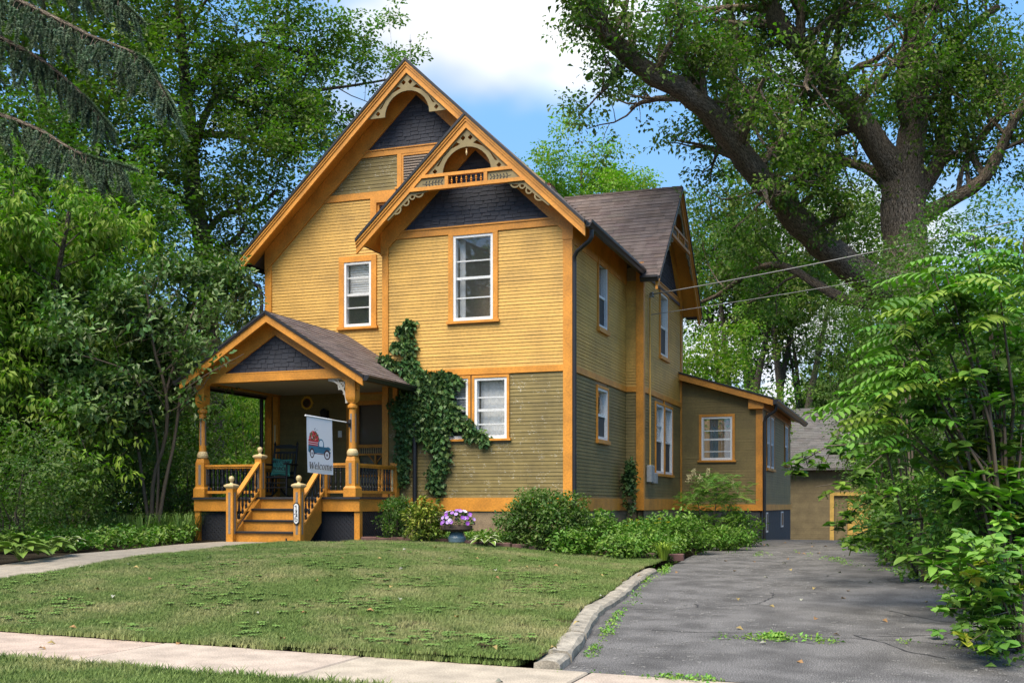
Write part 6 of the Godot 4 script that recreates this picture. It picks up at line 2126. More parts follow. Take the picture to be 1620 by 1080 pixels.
func build_bed() -> void:
	rng.seed = 210
	bush("yew_bush", "rounded dark yew bush under the bay corner in the flower bed", down(at(865, 796, 19.2), 0.46), Vector3(0.84, 0.58, 0.55), 760, shared.shrub, 0.7, 1.1, 0.6, 1.2)
	bush("euonymus_bush", "small dark euonymus bush beside the porch lattice", at(626, 810, 20.0), Vector3(0.32, 0.26, 0.3), 150, shared.box, 0.8, 1.3, 0.6, 1.2)
	bush("hydrangea_bush", "yellow green hydrangea beside the flower pot", at(672, 823, 19.5), Vector3(0.36, 0.32, 0.3), 120, shared.lime, 0.8, 1.2, 0.7, 1.2)
	# ground cover: everything that nobody would count, in two heights
	var xs := []
	var cs := []
	for i in 2300:
		var x := R(-2.4, 2.25)
		var z := R(0.35, 2.0)
		var h := R(0.02, 0.32) * (0.5 + 0.5 * smoothstep(-1.0, 0.6, x)) * (1.2 - 0.45 * (z - 0.4))
		xs.append(Transform3D(Basis(UPV, R(0, TAU)).scaled(Vector3.ONE * R(0.5, 1.0)), Vector3(x, ground_y(x, z) + h, z))); cs.append(tinted(0.55, 1.15, 0.2))
	for i in 1700:
		var z := R(-8.4, 0.6)
		var x := R(0.45, 1.9 - 0.2 * sin(z))
		var h := R(0.02, 0.5) * (1.0 - 0.35 * (x - 0.4))
		xs.append(Transform3D(Basis(UPV, R(0, TAU)).scaled(Vector3.ONE * R(0.6, 1.1)), Vector3(x, ground_y(x, z) + h, z))); cs.append(tinted(0.5, 1.1, 0.2))
	many(self, "ground_cover", shared.weed, xs, cs, "stuff").set_meta("label", "mixed green ground cover filling the flower bed")
	xs = []
	cs = []
	for i in 700:
		var x := R(-3.2, 2.3)
		var z := R(1.5, 2.05)
		xs.append(Transform3D(Basis(UPV, R(0, TAU)).scaled(Vector3.ONE * R(0.35, 0.6)), Vector3(x, ground_y(x, z) + R(0.01, 0.06), z))); cs.append(tinted(0.5, 1.2, 0.2))
	many(self, "creeping_plants", shared.weed, xs, cs, "stuff").set_meta("label", "low creeping leaves along the brick edging")
	for q in [[955, 802, 19.2, 0.34, 0.30, "leafy clump right beside the yew bush"], [1005, 815, 19.0, 0.36, 0.24, "leafy clump behind the yellow flowers"], [1050, 812, 20.5, 0.40, 0.30, "leafy clump under the electric meter"], [905, 838, 18.6, 0.40, 0.18, "low leafy clump in front of the yew bush"], [985, 842, 18.3, 0.4, 0.17, "low leafy clump between the yellow flowers and the brick edging"], [1090, 832, 20.5, 0.5, 0.26, "leafy clump in front of the feathery bush"], [1150, 840, 22.0, 0.5, 0.2, "low leafy clump between the feathery bush and the driveway"], [1175, 822, 23.5, 0.4, 0.32, "leafy clump under the lean-to corner board"]]:
		bush("perennial_clump", q[5], down(at(q[0], q[1], q[2]), q[4] * 1.1), Vector3(q[3], q[4] * 1.35, q[3]), 150, shared.weed, 0.7, 1.1, 0.6, 1.2, "plant", "perennials of the flower bed", 0.008)
	# false spirea with cream plumes
	var sp := bush("spirea_bush", "feathery bush with cream plumes under the lean-to window", at(1128, 792, 23.6), Vector3(0.74, 0.68, 0.6), 480, compound(7, 0.24, 0.075, 0.022, M.l_mag), 0.8, 1.2, 0.6, 1.1)
	for q in [[1098, 741], [1120, 741], [1090, 750], [1145, 757], [1160, 760], [1108, 752]]:
		var m := mb()
		var p := at(q[0], q[1], 23.4)
		m.tube(PackedVector3Array([p - Vector3(R(-0.05, 0.05), 0.18, 0), p]), PackedFloat32Array([0.006, 0.005]), 4)
		for i in 60:
			var f := R(0, 1)
			var c := p + Vector3(R(-0.03, 0.03), -0.13 * f, 0) + unit() * 0.03 * (0.4 + f)
			one_leaf(m, c, unit(), unit(), 0.03, 0.02)
		part(sp, "plume", m, M.plume)
	# tuft of bright grass and yellow flowers
	var tf := thing("grass_tuft", "bright lime tuft of ornamental grass by the brick edging", "grass", Vector3.ZERO)
	var tp := down(at(1050, 850, 18.2), 0.0)
	part(tf, "blade_fan", _blade_mb(tp, 130, 0.16, 0.42), M.l_limeblade)
	for i in 17:
		var q := at(R(985, 1062), R(818, 834), R(18.6, 19.2))
		var fl := thing("yellow_flower", "small yellow flower on a thin stem above the bed", "flower", Vector3.ZERO, "yellow flowers of the bed")
		var m := mb()
		m.tube(PackedVector3Array([down(q), q]), PackedFloat32Array([0.004, 0.003]), 4)
		part(fl, "stem", m, M.l_mag)
		m = mb()
		for k in 7: one_leaf(m, q, Vector3(cos(k * 0.9), 0.35, sin(k * 0.9)), UPV, 0.035, 0.022)
		part(fl, "bloom", m, M.petal_y)
	# planter: wooden tray on a glazed blue jug, full of petunias
	var fp := down(at(723, 850, 19.3))
	var pl := thing("flower_planter", "round wooden tray on a blue glazed jug, full of purple petunias", "planter", fp)
	var m2 := mb()
	m2.lathe([[0.10, 0.0], [0.15, 0.05], [0.16, 0.12], [0.12, 0.2], [0.10, 0.24]], Vector3.ZERO, 16)
	part(pl, "jug", m2, M.blue_glaze)
	m2 = mb()
	m2.lathe([[0.0, 0.23], [0.22, 0.23], [0.27, 0.27], [0.27, 0.33], [0.24, 0.34], [0.23, 0.30], [0.0, 0.29]], Vector3.ZERO, 12)
	part(pl, "tray", m2, M.tray)
	m2 = mb()
	for i in 260:
		var d := unit()
		d.y = absf(d.y)
		var p := Vector3(d.x * 0.3, 0.34 + d.y * 0.2, d.z * 0.3) * Vector3(R(0.5, 1), 1, R(0.5, 1))
		one_leaf(m2, p, d + unit() * 0.5, unit(), 0.06, 0.03)
	part(pl, "leaves", m2, M.l_weedplain)
	for i in 46:
		var d := unit()
		d.y = absf(d.y) * 0.9
		var p := Vector3(d.x * 0.33, 0.36 + d.y * 0.26, d.z * 0.33)
		var k := mb()
		k.col = [Color(0.25, 0.07, 0.42), Color(0.42, 0.28, 0.60), Color(0.33, 0.15, 0.5), Color(0.62, 0.55, 0.72)][i % 4]
		var nn := (d + Vector3(0, 0.3, 0.4)).normalized()
		var side := nn.cross(Vector3(0.2, 1, 0.3)).normalized()
		for e in 6:
			var dd := side.rotated(nn, TAU * e / 6.0)
			one_leaf(k, p, dd + nn * 0.4, nn, 0.042, 0.04, 0.7, 0.05, 0.0)
		part(pl, "bloom", k, M.petal_w)
	# ivy on the bay wall
	rng.seed = 212
	var iv := thing("ivy", "dark ivy climbing the bay wall between the porch and the lower windows", "ivy")
	var strokes := [[[648, 507], [643, 545], [650, 575], [655, 630], 4, 13], [[643, 548], [632, 550], [626, 549], [622, 548], 3, 2], [[640, 525], [634, 526], [633, 525], [632, 524], 2, 2], [[655, 590], [680, 600], [708, 594], [728, 606], 8, 6], [[660, 610], [688, 628], [706, 642], [714, 668], 16, 14], [[650, 610], [655, 640], [680, 660], [690, 700], 20, 17], [[692, 690], [700, 735], [685, 760], [692, 782], 12, 7], [[632, 640], [638, 690], [636, 730], [632, 762], 12, 8], [[735, 660], [745, 690], [762, 690], [768, 700], 8, 3], [[606, 568], [625, 580], [645, 585], [660, 590], 5, 8], [[698, 605], [704, 620], [706, 650], [698, 690], 14, 11], [[620, 640], [640, 650], [655, 670], [660, 690], 10, 8]]
	var xs2 := []
	var cs2 := []
	var stem := mb()
	for s in strokes:
		var pts := PackedVector3Array()
		var rad := PackedFloat32Array()
		for i in 4:
			pts.append(on_front(s[i][0], s[i][1], 0.055)); rad.append(0.008)
		stem.tube(pts, rad, 4)
		for i in int(10 + 6.0 * (s[4] + s[5])):
			var f := R(0, 3)
			var k := mini(int(f), 2)
			var px: float = lerpf(s[k][0], s[k + 1][0], f - k); var py: float = lerpf(s[k][1], s[k + 1][1], f - k)
			var w: float = lerpf(s[4], s[5], f / 3.0)
			var off := Vector2(R(-1, 1), R(-1, 1)) * w
			var depth := R(0.05, 0.07 + 0.16 * (w / 25.0))
			var p := on_front(px + off.x, py + off.y, depth)
			if p.y > 3.75 and p.x < -3.3 and p.z < 0.2 and py > 600: continue
			xs2.append(Transform3D((Basis(Vector3(1, 0, 0), R(0.5, 1.2)) * Basis(UPV, R(0, TAU))).scaled(Vector3.ONE * R(0.65, 1.15)), p)); cs2.append(tinted(0.6, 1.5, 0.2))
	part(iv, "stem", stem, M.twig)
	many(iv, "foliage", shared.ivy, xs2, cs2, "stuff")
	# ivy tuft in the corner of the right gable
	var ic := bush("corner_creeper", "thin creeper in the corner of the right gable wall", at(996, 770, 24.4), Vector3(0.13, 0.5, 0.1), 70, shared.ivy, 0.8, 1.2, 0.6, 1.2, "ivy", "", 0.006)
	ic.set_meta("kind", "")
	ic.remove_meta("kind")

func _blade_mb(p: Vector3, n: int, r: float, h: float) -> MB:
	var m := mb()
	for i in n:
		var a := R(0, TAU)
		var d := Vector3(cos(a), 0, sin(a))
		var b := p + d * R(0.0, r * 0.4)
		var hh := h * R(0.5, 1.0)
		var w := d.cross(UPV) * 0.006
		var p1 := b + d * hh * 0.25 + Vector3(0, hh * 0.7, 0)
		var p2 := b + d * hh * 0.75 + Vector3(0, hh * 0.75, 0)
		m.col = grey(R(0.75, 1.25))
		m.tri(b - w, b + w, p1 + w); m.tri(b - w, p1 + w, p1 - w); m.tri(p1 - w, p1 + w, p2)
	return m

func hosta(label: String, p: Vector3, size: float, edge: bool) -> void:
	var h := thing("hosta", label, "plant", p, "hostas by the path")
	for i in 17:
		var a := i * 2.4
		var k := 0.35 + 0.65 * (i / 16.0)
		var d := Vector3(cos(a), 0, sin(a))
		var m := mb(Transform3D(), grey(R(0.8, 1.2)))
		var ln := size * R(0.75, 1.1)
		var w := ln * 0.62
		# broad leaf on an arching stalk: strips along its length
		var root := Vector3(0, 0.03, 0)
		var base := d * size * 0.55 * k + Vector3(0, size * (1.05 - 0.6 * k), 0)
		m.tube(PackedVector3Array([root, root.lerp(base, 0.5) + Vector3(0, 0.04, 0), base]), PackedFloat32Array([0.006, 0.006, 0.005]), 4)
		var side := d.cross(UPV)
		var prev := []
		for s in 7:
			var f := s / 6.0
			var ww := w * 0.5 * sin(PI * pow(f, 0.75)) * (1.0 if s < 6 else 0.0)
			var c := base + d * ln * f + Vector3(0, ln * (0.16 * f - 0.42 * f * f * k), 0)
			var row := [c + side * ww + Vector3(0, ww * 0.35, 0), c, c - side * ww + Vector3(0, ww * 0.35, 0)]
			if s > 0:
				for q in 2: m.quad(prev[q], prev[q + 1], row[q + 1], row[q])
			prev = row
		var lf := part(h, "leaf", m, M.l_hosta)
		if edge:
			var e := mb()
			for s in 6:
				for sgn: float in [-1.0, 1.0]:
					var f0 := s / 6.0; var f1 := (s + 1) / 6.0
					var q := []
					for f: float in [f0, f1]:
						var ww: float = w * 0.5 * sin(PI * pow(f, 0.75)) * (1.0 if f < 0.99 else 0.0)
						var c: Vector3 = base + d * ln * f + Vector3(0, ln * (0.16 * f - 0.42 * f * f * k) + 0.003, 0)
						q.append(c + side * ww * sgn + Vector3(0, ww * 0.35, 0)); q.append(c + side * ww * 0.72 * sgn + Vector3(0, ww * 0.26, 0))
					e.quad(q[0], q[1], q[3], q[2])
			part(lf, "pale_edge", e, M.cream_leaf)

func build_left_garden() -> void:
	rng.seed = 220
	hosta("large plain green hosta where the garden path leaves the lawn", down(at(30, 880, 15.6)), 0.32, false)
	hosta("plain green hosta between the large one and the striped one", down(at(75, 880, 16.2)), 0.30, false)
	hosta("plain green hosta under the bushes beyond the large one", down(at(10, 870, 17.2)), 0.30, false)
	hosta("white edged hosta nearest to the dark bushes by the path", down(at(108, 865, 17.6)), 0.24, true)
	hosta("white edged hosta in front of the bay in the flower bed", down(at(768, 850, 18.9)), 0.22, true)
	var dark := "dark bushes left of the porch"
	for q in [[20, 760, 18.2, 1.0, 0.9, "broad dark bush behind the hostas"], [110, 770, 20.0, 0.9, 0.75, "dark bush between the hostas and the multi stemmed tree"], [60, 690, 22.0, 1.3, 1.2, "tall dark bush under the bright yellow green tree"], [190, 760, 23.0, 1.1, 1.0, "dark bush behind the stems of the small tree"], [290, 770, 24.5, 1.0, 1.1, "dark bush behind the left porch post"], [150, 660, 25.0, 1.6, 1.6, "high dark thicket behind the multi stemmed tree"], [270, 650, 27.0, 1.5, 1.8, "high dark thicket beside the oak trunk"], [0, 640, 24.0, 1.8, 2.2, "high dark thicket at the left edge of the garden"]]:
		bush("understory_bush", q[5], at(q[0], q[1], q[2]), Vector3(q[3], q[4], q[3]), int(230 * q[3] * q[4]) + 80, shared.dark, 0.55, 0.95, 0.5, 1.25, "shrub", dark)
	for q in [[395, 690, 31.0, 1.5, 1.6, "sunlit bright green bush seen through the porch"], [360, 640, 36.0, 2.0, 2.6, "high bright green tree top seen under the porch roof"], [375, 760, 27.0, 0.9, 0.6, "low bright bush behind the porch railing"]]:
		bush("sunny_bush", q[5], at(q[0], q[1], q[2]), Vector3(q[3], q[4], q[3]), int(120 * q[3] * q[4]) + 60, shared.bright, 0.6, 1.0, 0.8, 1.4)  # brighter leaf tints put the sunlight into these bushes
	for q in [[60, 790, 44.0, 3.0, 2.0, "far thicket beyond the left garden behind the hostas"], [200, 790, 47.0, 3.0, 2.2, "far thicket behind the multi stemmed tree"], [330, 790, 50.0, 3.0, 2.0, "far thicket beyond the oak trunk"], [-60, 780, 40.0, 3.0, 2.5, "far thicket beyond the spruce"]]:
		bush("far_thicket", q[5], at(q[0], q[1], q[2]), Vector3(q[3], q[4], q[3]), 420, shared.far, 0.5, 0.8, 0.6, 1.1, "shrub", "thickets beyond the left garden")
	# day lilies and low growth between the path and the porch
	for q in [[275, 825, 21.0], [300, 828, 21.4], [255, 835, 20.6], [225, 838, 20.2], [285, 840, 20.4], [190, 832, 20.8], [160, 838, 20.4]]:
		var t := thing("day_lily", "arching clump of day lily leaves between the path and the porch", "plant", Vector3.ZERO, "day lilies beside the porch")
		part(t, "leaf_fan", _blade_mb(down(at(q[0], q[1], q[2])), 110, 0.4, 0.75), M.l_blade)
	var xs := []
	var cs := []
	for i in 1300:
		var p := down(at(R(-40, 300), 840, R(17.2, 23.0)))
		if p.x > -5.95: continue
		xs.append(Transform3D(Basis(UPV, R(0, TAU)).scaled(Vector3.ONE * R(0.6, 1.2)), p + Vector3(0, R(0.02, 0.3), 0))); cs.append(tinted(0.5, 1.2, 0.2))
	many(self, "woodland_plants", shared.weed, xs, cs, "stuff").set_meta("label", "low mixed woodland plants under the bushes beside the path")

func build_right_garden() -> void:
	rng.seed = 230
	var hedge := "dark bushes along the right side of the driveway"
	for q in [[1392, 660, 24.5, 0.9, 1.5, "tall dark evergreen bush hiding the garage door's right half", 1.0], [1420, 560, 22.5, 1.5, 2.2, "large dark bush under the oak behind the fern leaved sapling", 1.0], [1335, 530, 54.0, 2.2, 2.8, "dark bushy tree rising behind the garage roof beside the oak", 1.0], [1440, 760, 19.5, 1.0, 1.0, "low dark bush along the driveway edge beyond the magnolia", 1.0], [1432, 815, 22.5, 0.6, 0.5, "small dark bush at the driveway edge near the garage", 1.0], [1530, 500, 18.0, 1.3, 2.0, "dark bush behind the magnolia under the cables", 1.0], [1600, 640, 16.0, 1.2, 2.0, "dark bush behind the right magnolia leaves", 1.0], [1480, 700, 16.5, 0.7, 1.0, "dark bush between the evergreen and the magnolia", 1.0]]:
		bush("hedge_bush", q[5], at(q[0], q[1], q[2]), Vector3(q[3], q[4], q[3]), int(300 * q[3] * q[4]) + 90, shared.dark, 0.5, 0.9, 0.6, 1.25, "shrub", hedge)
	# magnolia-like bush with large leaves: each cluster a piece
	var mg := thing("magnolia_bush", "large bush with broad glossy bright leaves at the right edge of the driveway", "shrub")
	var m := mb()
	var foot := down(at(1600, 900, 11.6), -0.05)
	var tips := []
	for i in 32:
		var e := at(R(1430, 1640), R(430, 900), R(11.0, 12.6))
		var mid := foot.lerp(e, 0.5) + Vector3(0.1, 0.35, 0) + unit() * 0.15
		m.tube(PackedVector3Array([foot, mid, e]), PackedFloat32Array([0.03, 0.016, 0.006]), 5)
		for k in 9: tips.append(mid.lerp(e, R(0.15, 1.05)) + unit() * R(0.05, 0.32))
	part(mg, "stem", m, M.twig)
	_clusters(mg, shared.mag, M.l_mag, tips, 0.85, 1.3, 290)
	# sapling with feather-shaped leaves: each frond a piece
	var ai := thing("fern_leaved_sapling", "sapling with long feather shaped bright green leaves above the driveway", "sapling")
	m = mb()
	foot = down(at(1580, 850, 12.6), -0.05)
	var fr := []
	for k in 5:
		var fm: StandardMaterial3D = M.l_fern.duplicate()
		var fl: Color = M.l_fern.albedo_color.srgb_to_linear() * [0.6, 0.8, 1.0, 1.15, 1.0][k]
		fm.albedo_color = Color(fl.r * [1.0, 0.8, 1.0, 1.15, 1.4][k], fl.g, fl.b).linear_to_srgb()
		fr.append(compound([9, 8, 10, 7, 8][k], [0.72, 0.62, 0.78, 0.5, 0.66][k], [0.17, 0.15, 0.18, 0.13, 0.16][k], 0.05, fm))
	var n := 0
	for s in [[1600, 350, 11.6], [1520, 345, 11.8], [1450, 450, 11.4], [1395, 520, 11.6], [1560, 420, 11.2], [1370, 600, 11.8], [1490, 410, 11.2], [1430, 540, 11.2], [1410, 480, 11.8], [1385, 640, 11.6]]:
		var e := at(s[0] + 20, s[1] + 25, s[2])
		var mid := foot.lerp(e, 0.6) + Vector3(0.15, 0.2, 0)
		m.tube(PackedVector3Array([foot, mid, e]), PackedFloat32Array([0.035, 0.018, 0.007]), 5)
		for i in 14:
			var a: float = i * 2.4 + s[0]
			var d := Vector3(cos(a) - 0.55, R(-0.25, 0.35), sin(a) + 0.2).normalized()
			var p := mid.lerp(e, R(0.55, 1.0))
			same(ai, "frond", fr[rng.randi() % 5], Transform3D(Basis.looking_at(-d, UPV).scaled(Vector3.ONE * R(0.6, 1.15)), p))
			n += 1
	part(ai, "stem", m, M.twig)
	# thin branch with big leaves reaching over the drive in front of the garage
	var mu := thing("mulberry_sapling", "thin sapling whose leafy branches reach over the driveway towards the garage", "sapling")
	m = mb()
	tips = []
	foot = down(at(1450, 850, 15.5), -0.05)
	for s in [[[1400, 700], [1310, 705], [1250, 742], 14.5], [[1410, 640], [1330, 680], [1300, 745], 14.8], [[1420, 780], [1360, 800], [1325, 830], 14.2], [[1430, 690], [1350, 760], [1290, 770], 14.5], [[1460, 820], [1400, 830], [1345, 850], 12.5], [[1420, 590], [1345, 620], [1285, 655], 15.5], [[1430, 570], [1360, 640], [1310, 700], 16.0], [[1440, 600], [1380, 660], [1340, 720], 16.5], [[1440, 560], [1390, 600], [1330, 660], 17.0]]:
		var pts := PackedVector3Array([foot])
		for i in 3: pts.append(at(s[i][0], s[i][1], s[3]))
		m.tube(pts, PackedFloat32Array([0.022, 0.014, 0.009, 0.004]), 5)
		for i in 13:
			var f := R(0.0, 2.0)
			var k := int(f)
			tips.append(pts[k + 1].lerp(pts[k + 2], f - k) + unit() * 0.1)
	part(mu, "stem", m, M.twig)
	_clusters(mu, shared.vine, M.l_mag, tips, 0.7, 1.15, 130)
	# vines spilling over the edge of the drive near the pavement
	var vi := thing("wild_vine", "tangle of wild vine leaves spilling over the driveway edge near the pavement", "vine")
	m = mb()
	tips = []
	foot = down(at(1620, 960, 9.6), -0.02)
	for i in 22:
		var e := at(R(1480, 1625), R(790, 1035), R(8.7, 10.6))
		e.y = maxf(e.y, ground_y(e.x, e.z) + 0.06)
		var mid := foot.lerp(e, 0.5) + Vector3(0, 0.2, 0)
		m.tube(PackedVector3Array([foot, mid, e]), PackedFloat32Array([0.01, 0.007, 0.004]), 4)
		for k in 9: tips.append(mid.lerp(e, R(0.0, 1.05)) + unit() * R(0.03, 0.2))
	part(vi, "stem", m, M.twig)
	_clusters(vi, shared.vine, M.l_fern, tips, 0.55, 0.95, 240)
	for q in [[1475, 800, 14.8, 0.6, 0.55, "leafy bush at the foot of the fern leaved sapling"], [1430, 830, 17.5, 0.55, 0.45, "leafy bush beside the driveway between sapling and evergreen"], [1540, 830, 12.2, 0.6, 0.7, "leafy bush at the foot of the magnolia"], [1410, 720, 18.5, 0.55, 1.0, "upright leafy bush behind the mulberry branches"]]:
		bush("edge_bush", q[5], at(q[0], q[1], q[2]), Vector3(q[3], q[4], q[3]), int(320 * q[3] * q[4]) + 120, shared.weed, 0.8, 1.3, 0.6, 1.2, "shrub", "leafy bushes at the driveway edge")
	# low growth along the right edge of the drive, weeds in its cracks
	var xs := []
	var cs := []
	for i in 1500:
		var z := R(-12.0, 10.5)
		var x := drive_right(z) + R(-0.55, 1.4)
		xs.append(Transform3D(Basis(UPV, R(0, TAU)).scaled(Vector3.ONE * R(0.5, 1.1)), Vector3(x, ground_y(x, z) + R(0.02, 0.3) * smoothstep(-0.5, 0.3, x - drive_right(z)), z))); cs.append(tinted(0.5, 1.2, 0.2))
	many(self, "edge_plants", shared.weed, xs, cs, "stuff").set_meta("label", "low leafy growth along the right edge of the driveway")
	xs = []
	cs = []
	var weed := func(x: float, z: float, s: float) -> void:
		var y := drive_y(z) + fall(x) * smoothstep(2.0, 11.0, z)
		xs.append(Transform3D(Basis(UPV, R(0, TAU)).scaled(Vector3.ONE * s), Vector3(x, y + 0.02 * s, z))); cs.append(tinted(0.8, 1.6, 0.25))
	for l in [[1110, 1016, 1330, 1022, 110, 0.01], [1180, 1013, 1290, 1017, 120, 0.02], [1155, 888, 1195, 862, 70, 0.25], [1190, 886, 1230, 890, 26, 0.25], [1255, 888, 1480, 922, 120, 0.22], [1380, 908, 1500, 925, 90, 0.22], [880, 1062, 1180, 1078, 90, 0.0], [1400, 1018, 1560, 1030, 16, 0.03], [1040, 915, 1085, 878, 130, 0.27], [925, 1030, 1010, 945, 90, 0.1], [1000, 945, 1040, 905, 70, 0.22]]:
		var mids := [R(0.15, 0.85), R(0.1, 0.9), R(0.2, 0.8), R(0.0, 1.0)]
		for i in l[4]:
			var f := clampf(mids[i % 4] + R(-0.12, 0.12) * R(0.2, 1.0), 0.0, 1.0) if i % 5 else R(0, 1)
			var px := lerpf(l[0], l[2], f) + R(-4, 4); var py := lerpf(l[1], l[3], f) + R(-3, 3)
			var d := at(px, py, 1.0) - EYE
			var p: Vector3 = EYE + d * ((l[5] - EYE.y) / d.y)
			weed.call(p.x, p.z, R(0.15, 0.5) * R(0.6, 1.2))
	many(self, "drive_weeds", shared.weed, xs, cs, "stuff").set_meta("label", "green weeds growing in the cracks of the driveway")
	# grit lying on the asphalt
	var st := mb()
	for i in 5: st.bbox(Vector3(-0.006, 0, -0.006) + Vector3(i * 0.02, 0, 0.013 * (i % 3)), Vector3(0.006, 0.006, 0.006) + Vector3(i * 0.02, 0, 0.013 * (i % 3)), 0.003)
	var grit := st.mesh()
	grit.surface_set_material(0, M.grit)
	xs = []
	cs = []
	for i in 5000:
		var z := R(-4.0, 11.8)
		var x := R(drive_left(z) + 0.05, drive_right(z))
		xs.append(Transform3D(Basis(UPV, R(0, TAU)).scaled(Vector3.ONE * R(0.25, 0.8)), Vector3(x, drive_y(z) + fall(x) * smoothstep(2.0, 11.0, z) + 0.004, z))); cs.append(grey(R(0.4, 1.4)))
	many(self, "driveway_grit", grit, xs, cs, "stuff").set_meta("label", "loose pale grit on the worn asphalt")

# leaf clusters as pieces of their own: a few tints of one mesh
func _clusters(parent: Node, mesh: Mesh, mat: StandardMaterial3D, places: Array, smin: float, smax: float, most: int) -> void:
	var kinds := []
	for k in 7:
		var c: Mesh = mesh.duplicate()
		var q: StandardMaterial3D = mat.duplicate()
		var g: float = [0.5, 0.68, 0.85, 1.0, 1.2, 1.4, 1.1][k]
		var l := mat.albedo_color.srgb_to_linear()
		q.albedo_color = Color(l.r * g * (R(0.85, 1.25) if k < 6 else 1.8), l.g * g, l.b * g * R(0.8, 1.3)).linear_to_srgb()
		c.surface_set_material(0, q)
		kinds.append(c)
	for i in mini(most, places.size()):
		var b := Basis(UPV, R(0, TAU)) * Basis(Vector3(1, 0, 0), R(-0.5, 0.5))
		same(parent, "leaf_cluster", kinds[rng.randi() % 7 if rng.randf() < 0.5 else rng.randi() % 5], Transform3D(b.scaled(Vector3.ONE * R(smin, smax)), places[i]))


# ------------------------------------------------------------------ camera, sky, sun

func build_light() -> void:
	var cam := Camera3D.new()
	cam.name = "camera"
	cam.position = Vector3(6.019, 1.3, 20.149)
	cam.rotation_degrees.y = 19.65
	cam.projection = Camera3D.PROJECTION_FRUSTUM
	cam.near = 0.1
	cam.far = 1500.0
	cam.size = 0.1 * 1080.0 / 1764.0
	cam.frustum_offset = Vector2(0, 0.1 * 257.0 / 1764.0)
	add_child(cam)
	cam.current = true
	var we := WorldEnvironment.new()
	we.name = "environment"
	var e := Environment.new()
	e.background_mode = Environment.BG_SKY
	e.tonemap_mode = Environment.TONE_MAPPER_LINEAR
	e.tonemap_exposure = 2.15
	e.sdfgi_enabled = true
	e.ssao_enabled = true
	e.ssil_enabled = true
	var sk := Sky.new()
	var pm := PanoramaSkyMaterial.new()
	pm.panorama = sky_panorama()
	pm.energy_multiplier = 1.0
	sk.sky_material = pm
	e.sky = sk
	we.environment = e
	add_child(we)
	var sun := DirectionalLight3D.new()
	sun.name = "sun"
	sun.light_energy = 1.15
	sun.light_angular_distance = 48.0
	sun.light_color = Color(1.0, 0.95, 0.87)
	sun.shadow_enabled = true
	var towards := Vector3(-0.12, 0.84, 0.53)
	sun.basis = Basis.looking_at(-towards, UPV)
	add_child(sun)

# blue summer sky with broken cumulus, the same kind of cloud all round
func sky_panorama() -> ImageTexture:
	var w := 1280
	var h := 640
	var f := FastNoiseLite.new()
	f.seed = 141
	f.noise_type = FastNoiseLite.TYPE_SIMPLEX_SMOOTH
	f.frequency = 0.42
	f.fractal_octaves = 6
	f.fractal_gain = 0.56
	var px := PackedFloat32Array()
	px.resize(w * h * 3)
	var top := Color(0.085, 0.235, 0.49)
	var low := Color(0.24, 0.39, 0.57)
	for y in h:
		var th := PI * (y + 0.5) / h
		var up := cos(th)
		var hr := sin(th)
		var k := pow(clampf(1.0 - up, 0.0, 1.0), 3.0)
		var base := top.lerp(low, k) if up > 0.0 else Color(0.18, 0.2, 0.16)
		for x in w:
			var c := base
			if up > 0.0:
				var a := TAU * (x + 0.5) / w
				var s := 1.9 / (up + 0.22)
				var qx := sin(a) * hr * s; var qz := -cos(a) * hr * s
				var n := f.get_noise_3d(qx + 3.1, 0.0, qz + 1.7)
				var d := smoothstep(0.03, 0.40, n + 0.03)
				var thick := f.get_noise_3d(qx * 1.6 + 40.0, 3.0, qz * 1.6 + 11.0)
				var white := Color(1.0, 1.01, 1.03) * (0.62 - 0.20 * smoothstep(-0.25, 0.35, thick))
				c = base.lerp(white, d * 0.95)
			var b := (y * w + x) * 3
			px[b] = c.r; px[b + 1] = c.g; px[b + 2] = c.b
	var im := Image.create_from_data(w, h, false, Image.FORMAT_RGBF, px.to_byte_array())
	return ImageTexture.create_from_image(im)

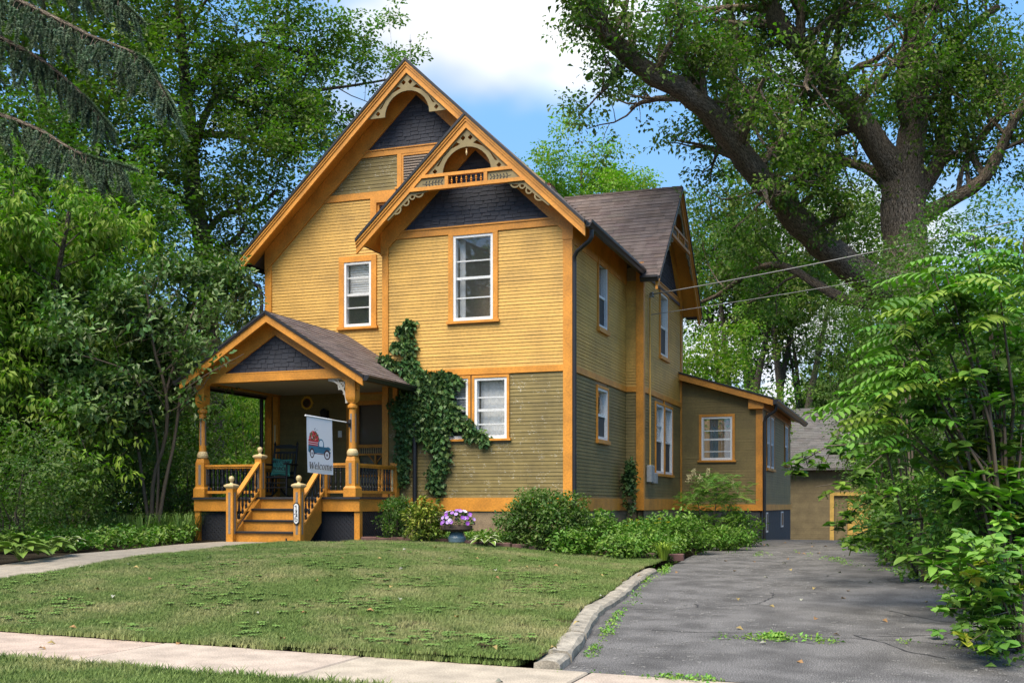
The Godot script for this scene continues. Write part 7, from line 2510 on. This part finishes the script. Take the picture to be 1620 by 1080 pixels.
func more_materials() -> void:
	M.louvre = paint(Color(0.38, 0.30, 0.24), 0.8, T.speck, 0.8)
	M.porch_floor = paint(Color(0.03, 0.03, 0.035), 0.6, T.fine, 1.0)
	M.ceiling = paint(Color(0.45, 0.42, 0.36), 0.7, T.fine, 1.0)
	M.skirt = paint(Color(0.022, 0.025, 0.034), 0.7, T.grain, 1.0)
	M.bracket = paint(Color(0.55, 0.52, 0.46), 0.6, T.fine, 2.0)
	M.teal = paint(Color(0.10, 0.40, 0.30), 0.85, T.grain, 2.0)
	M.petal = paint(Color(0.75, 0.42, 0.03), 0.6, T.fine, 3.0)
	M.garage = paint(Color(0.22, 0.165, 0.08), 0.75, T.fine, 0.6, T.soft, 0.25)
	M.ochre = paint(Color(0.72, 0.45, 0.10), 0.7, T.grain, 0.8, T.soft, 0.5)
	M.path = paint(Color(0.40, 0.345, 0.27), 0.95, T.grain, 0.8, T.soft, 0.6, 0.3)
	M.soil = paint(Color(0.075, 0.06, 0.04), 0.98, T.speck, 0.7, T.patch, 0.4, 1.0, 0.1)
	M.turf = paint(Color(0.15, 0.12, 0.065), 0.98, T.speck, 0.9, T.patch, 0.35, 1.0, 0.1)
	M.l_blade = leaf(Color(0.15, 0.25, 0.05), 0.5, 0.45)
	M.l_limeblade = leaf(Color(0.30, 0.42, 0.05), 0.6, 0.45)
	M.l_weedplain = leaf(Color(0.07, 0.14, 0.03), 0.4, 0.5)
	M.cream_leaf = leaf(Color(0.55, 0.58, 0.38), 0.4, 0.5)
	M.plume = leaf(Color(0.50, 0.44, 0.26), 0.4, 0.8)
	M.petal_y = leaf(Color(0.75, 0.55, 0.03), 0.5, 0.6)
	M.blue_glaze = paint(Color(0.16, 0.24, 0.29), 0.2, T.fine, 2.0)
	M.tray = paint(Color(0.10, 0.07, 0.05), 0.8, T.grain, 2.0)
	M.grit = paint(Color(0.2, 0.195, 0.185), 0.9)
	M.tar = paint(Color(0.03, 0.03, 0.032), 0.9)
	M.asphalt = paint(Color(0.275, 0.265, 0.26), 0.9, T.tar, 0.3, T.patch, 0.22, 0.35, 0.3)

func _ready() -> void:
	rng.seed = 7
	build_light()
	make_materials()
	T.tar = grey_tex(1024, 0.22, 3, 9, 0.3, 1.35, 1.3)
	more_materials()
	plant_materials()
	build_ground()
	var H := build_house()
	build_porch(H)
	build_small_things()
	build_garage()
	build_trees()
	build_bed()
	build_left_garden()
	build_right_garden()
	build_grass()
	build_lawn_bits()
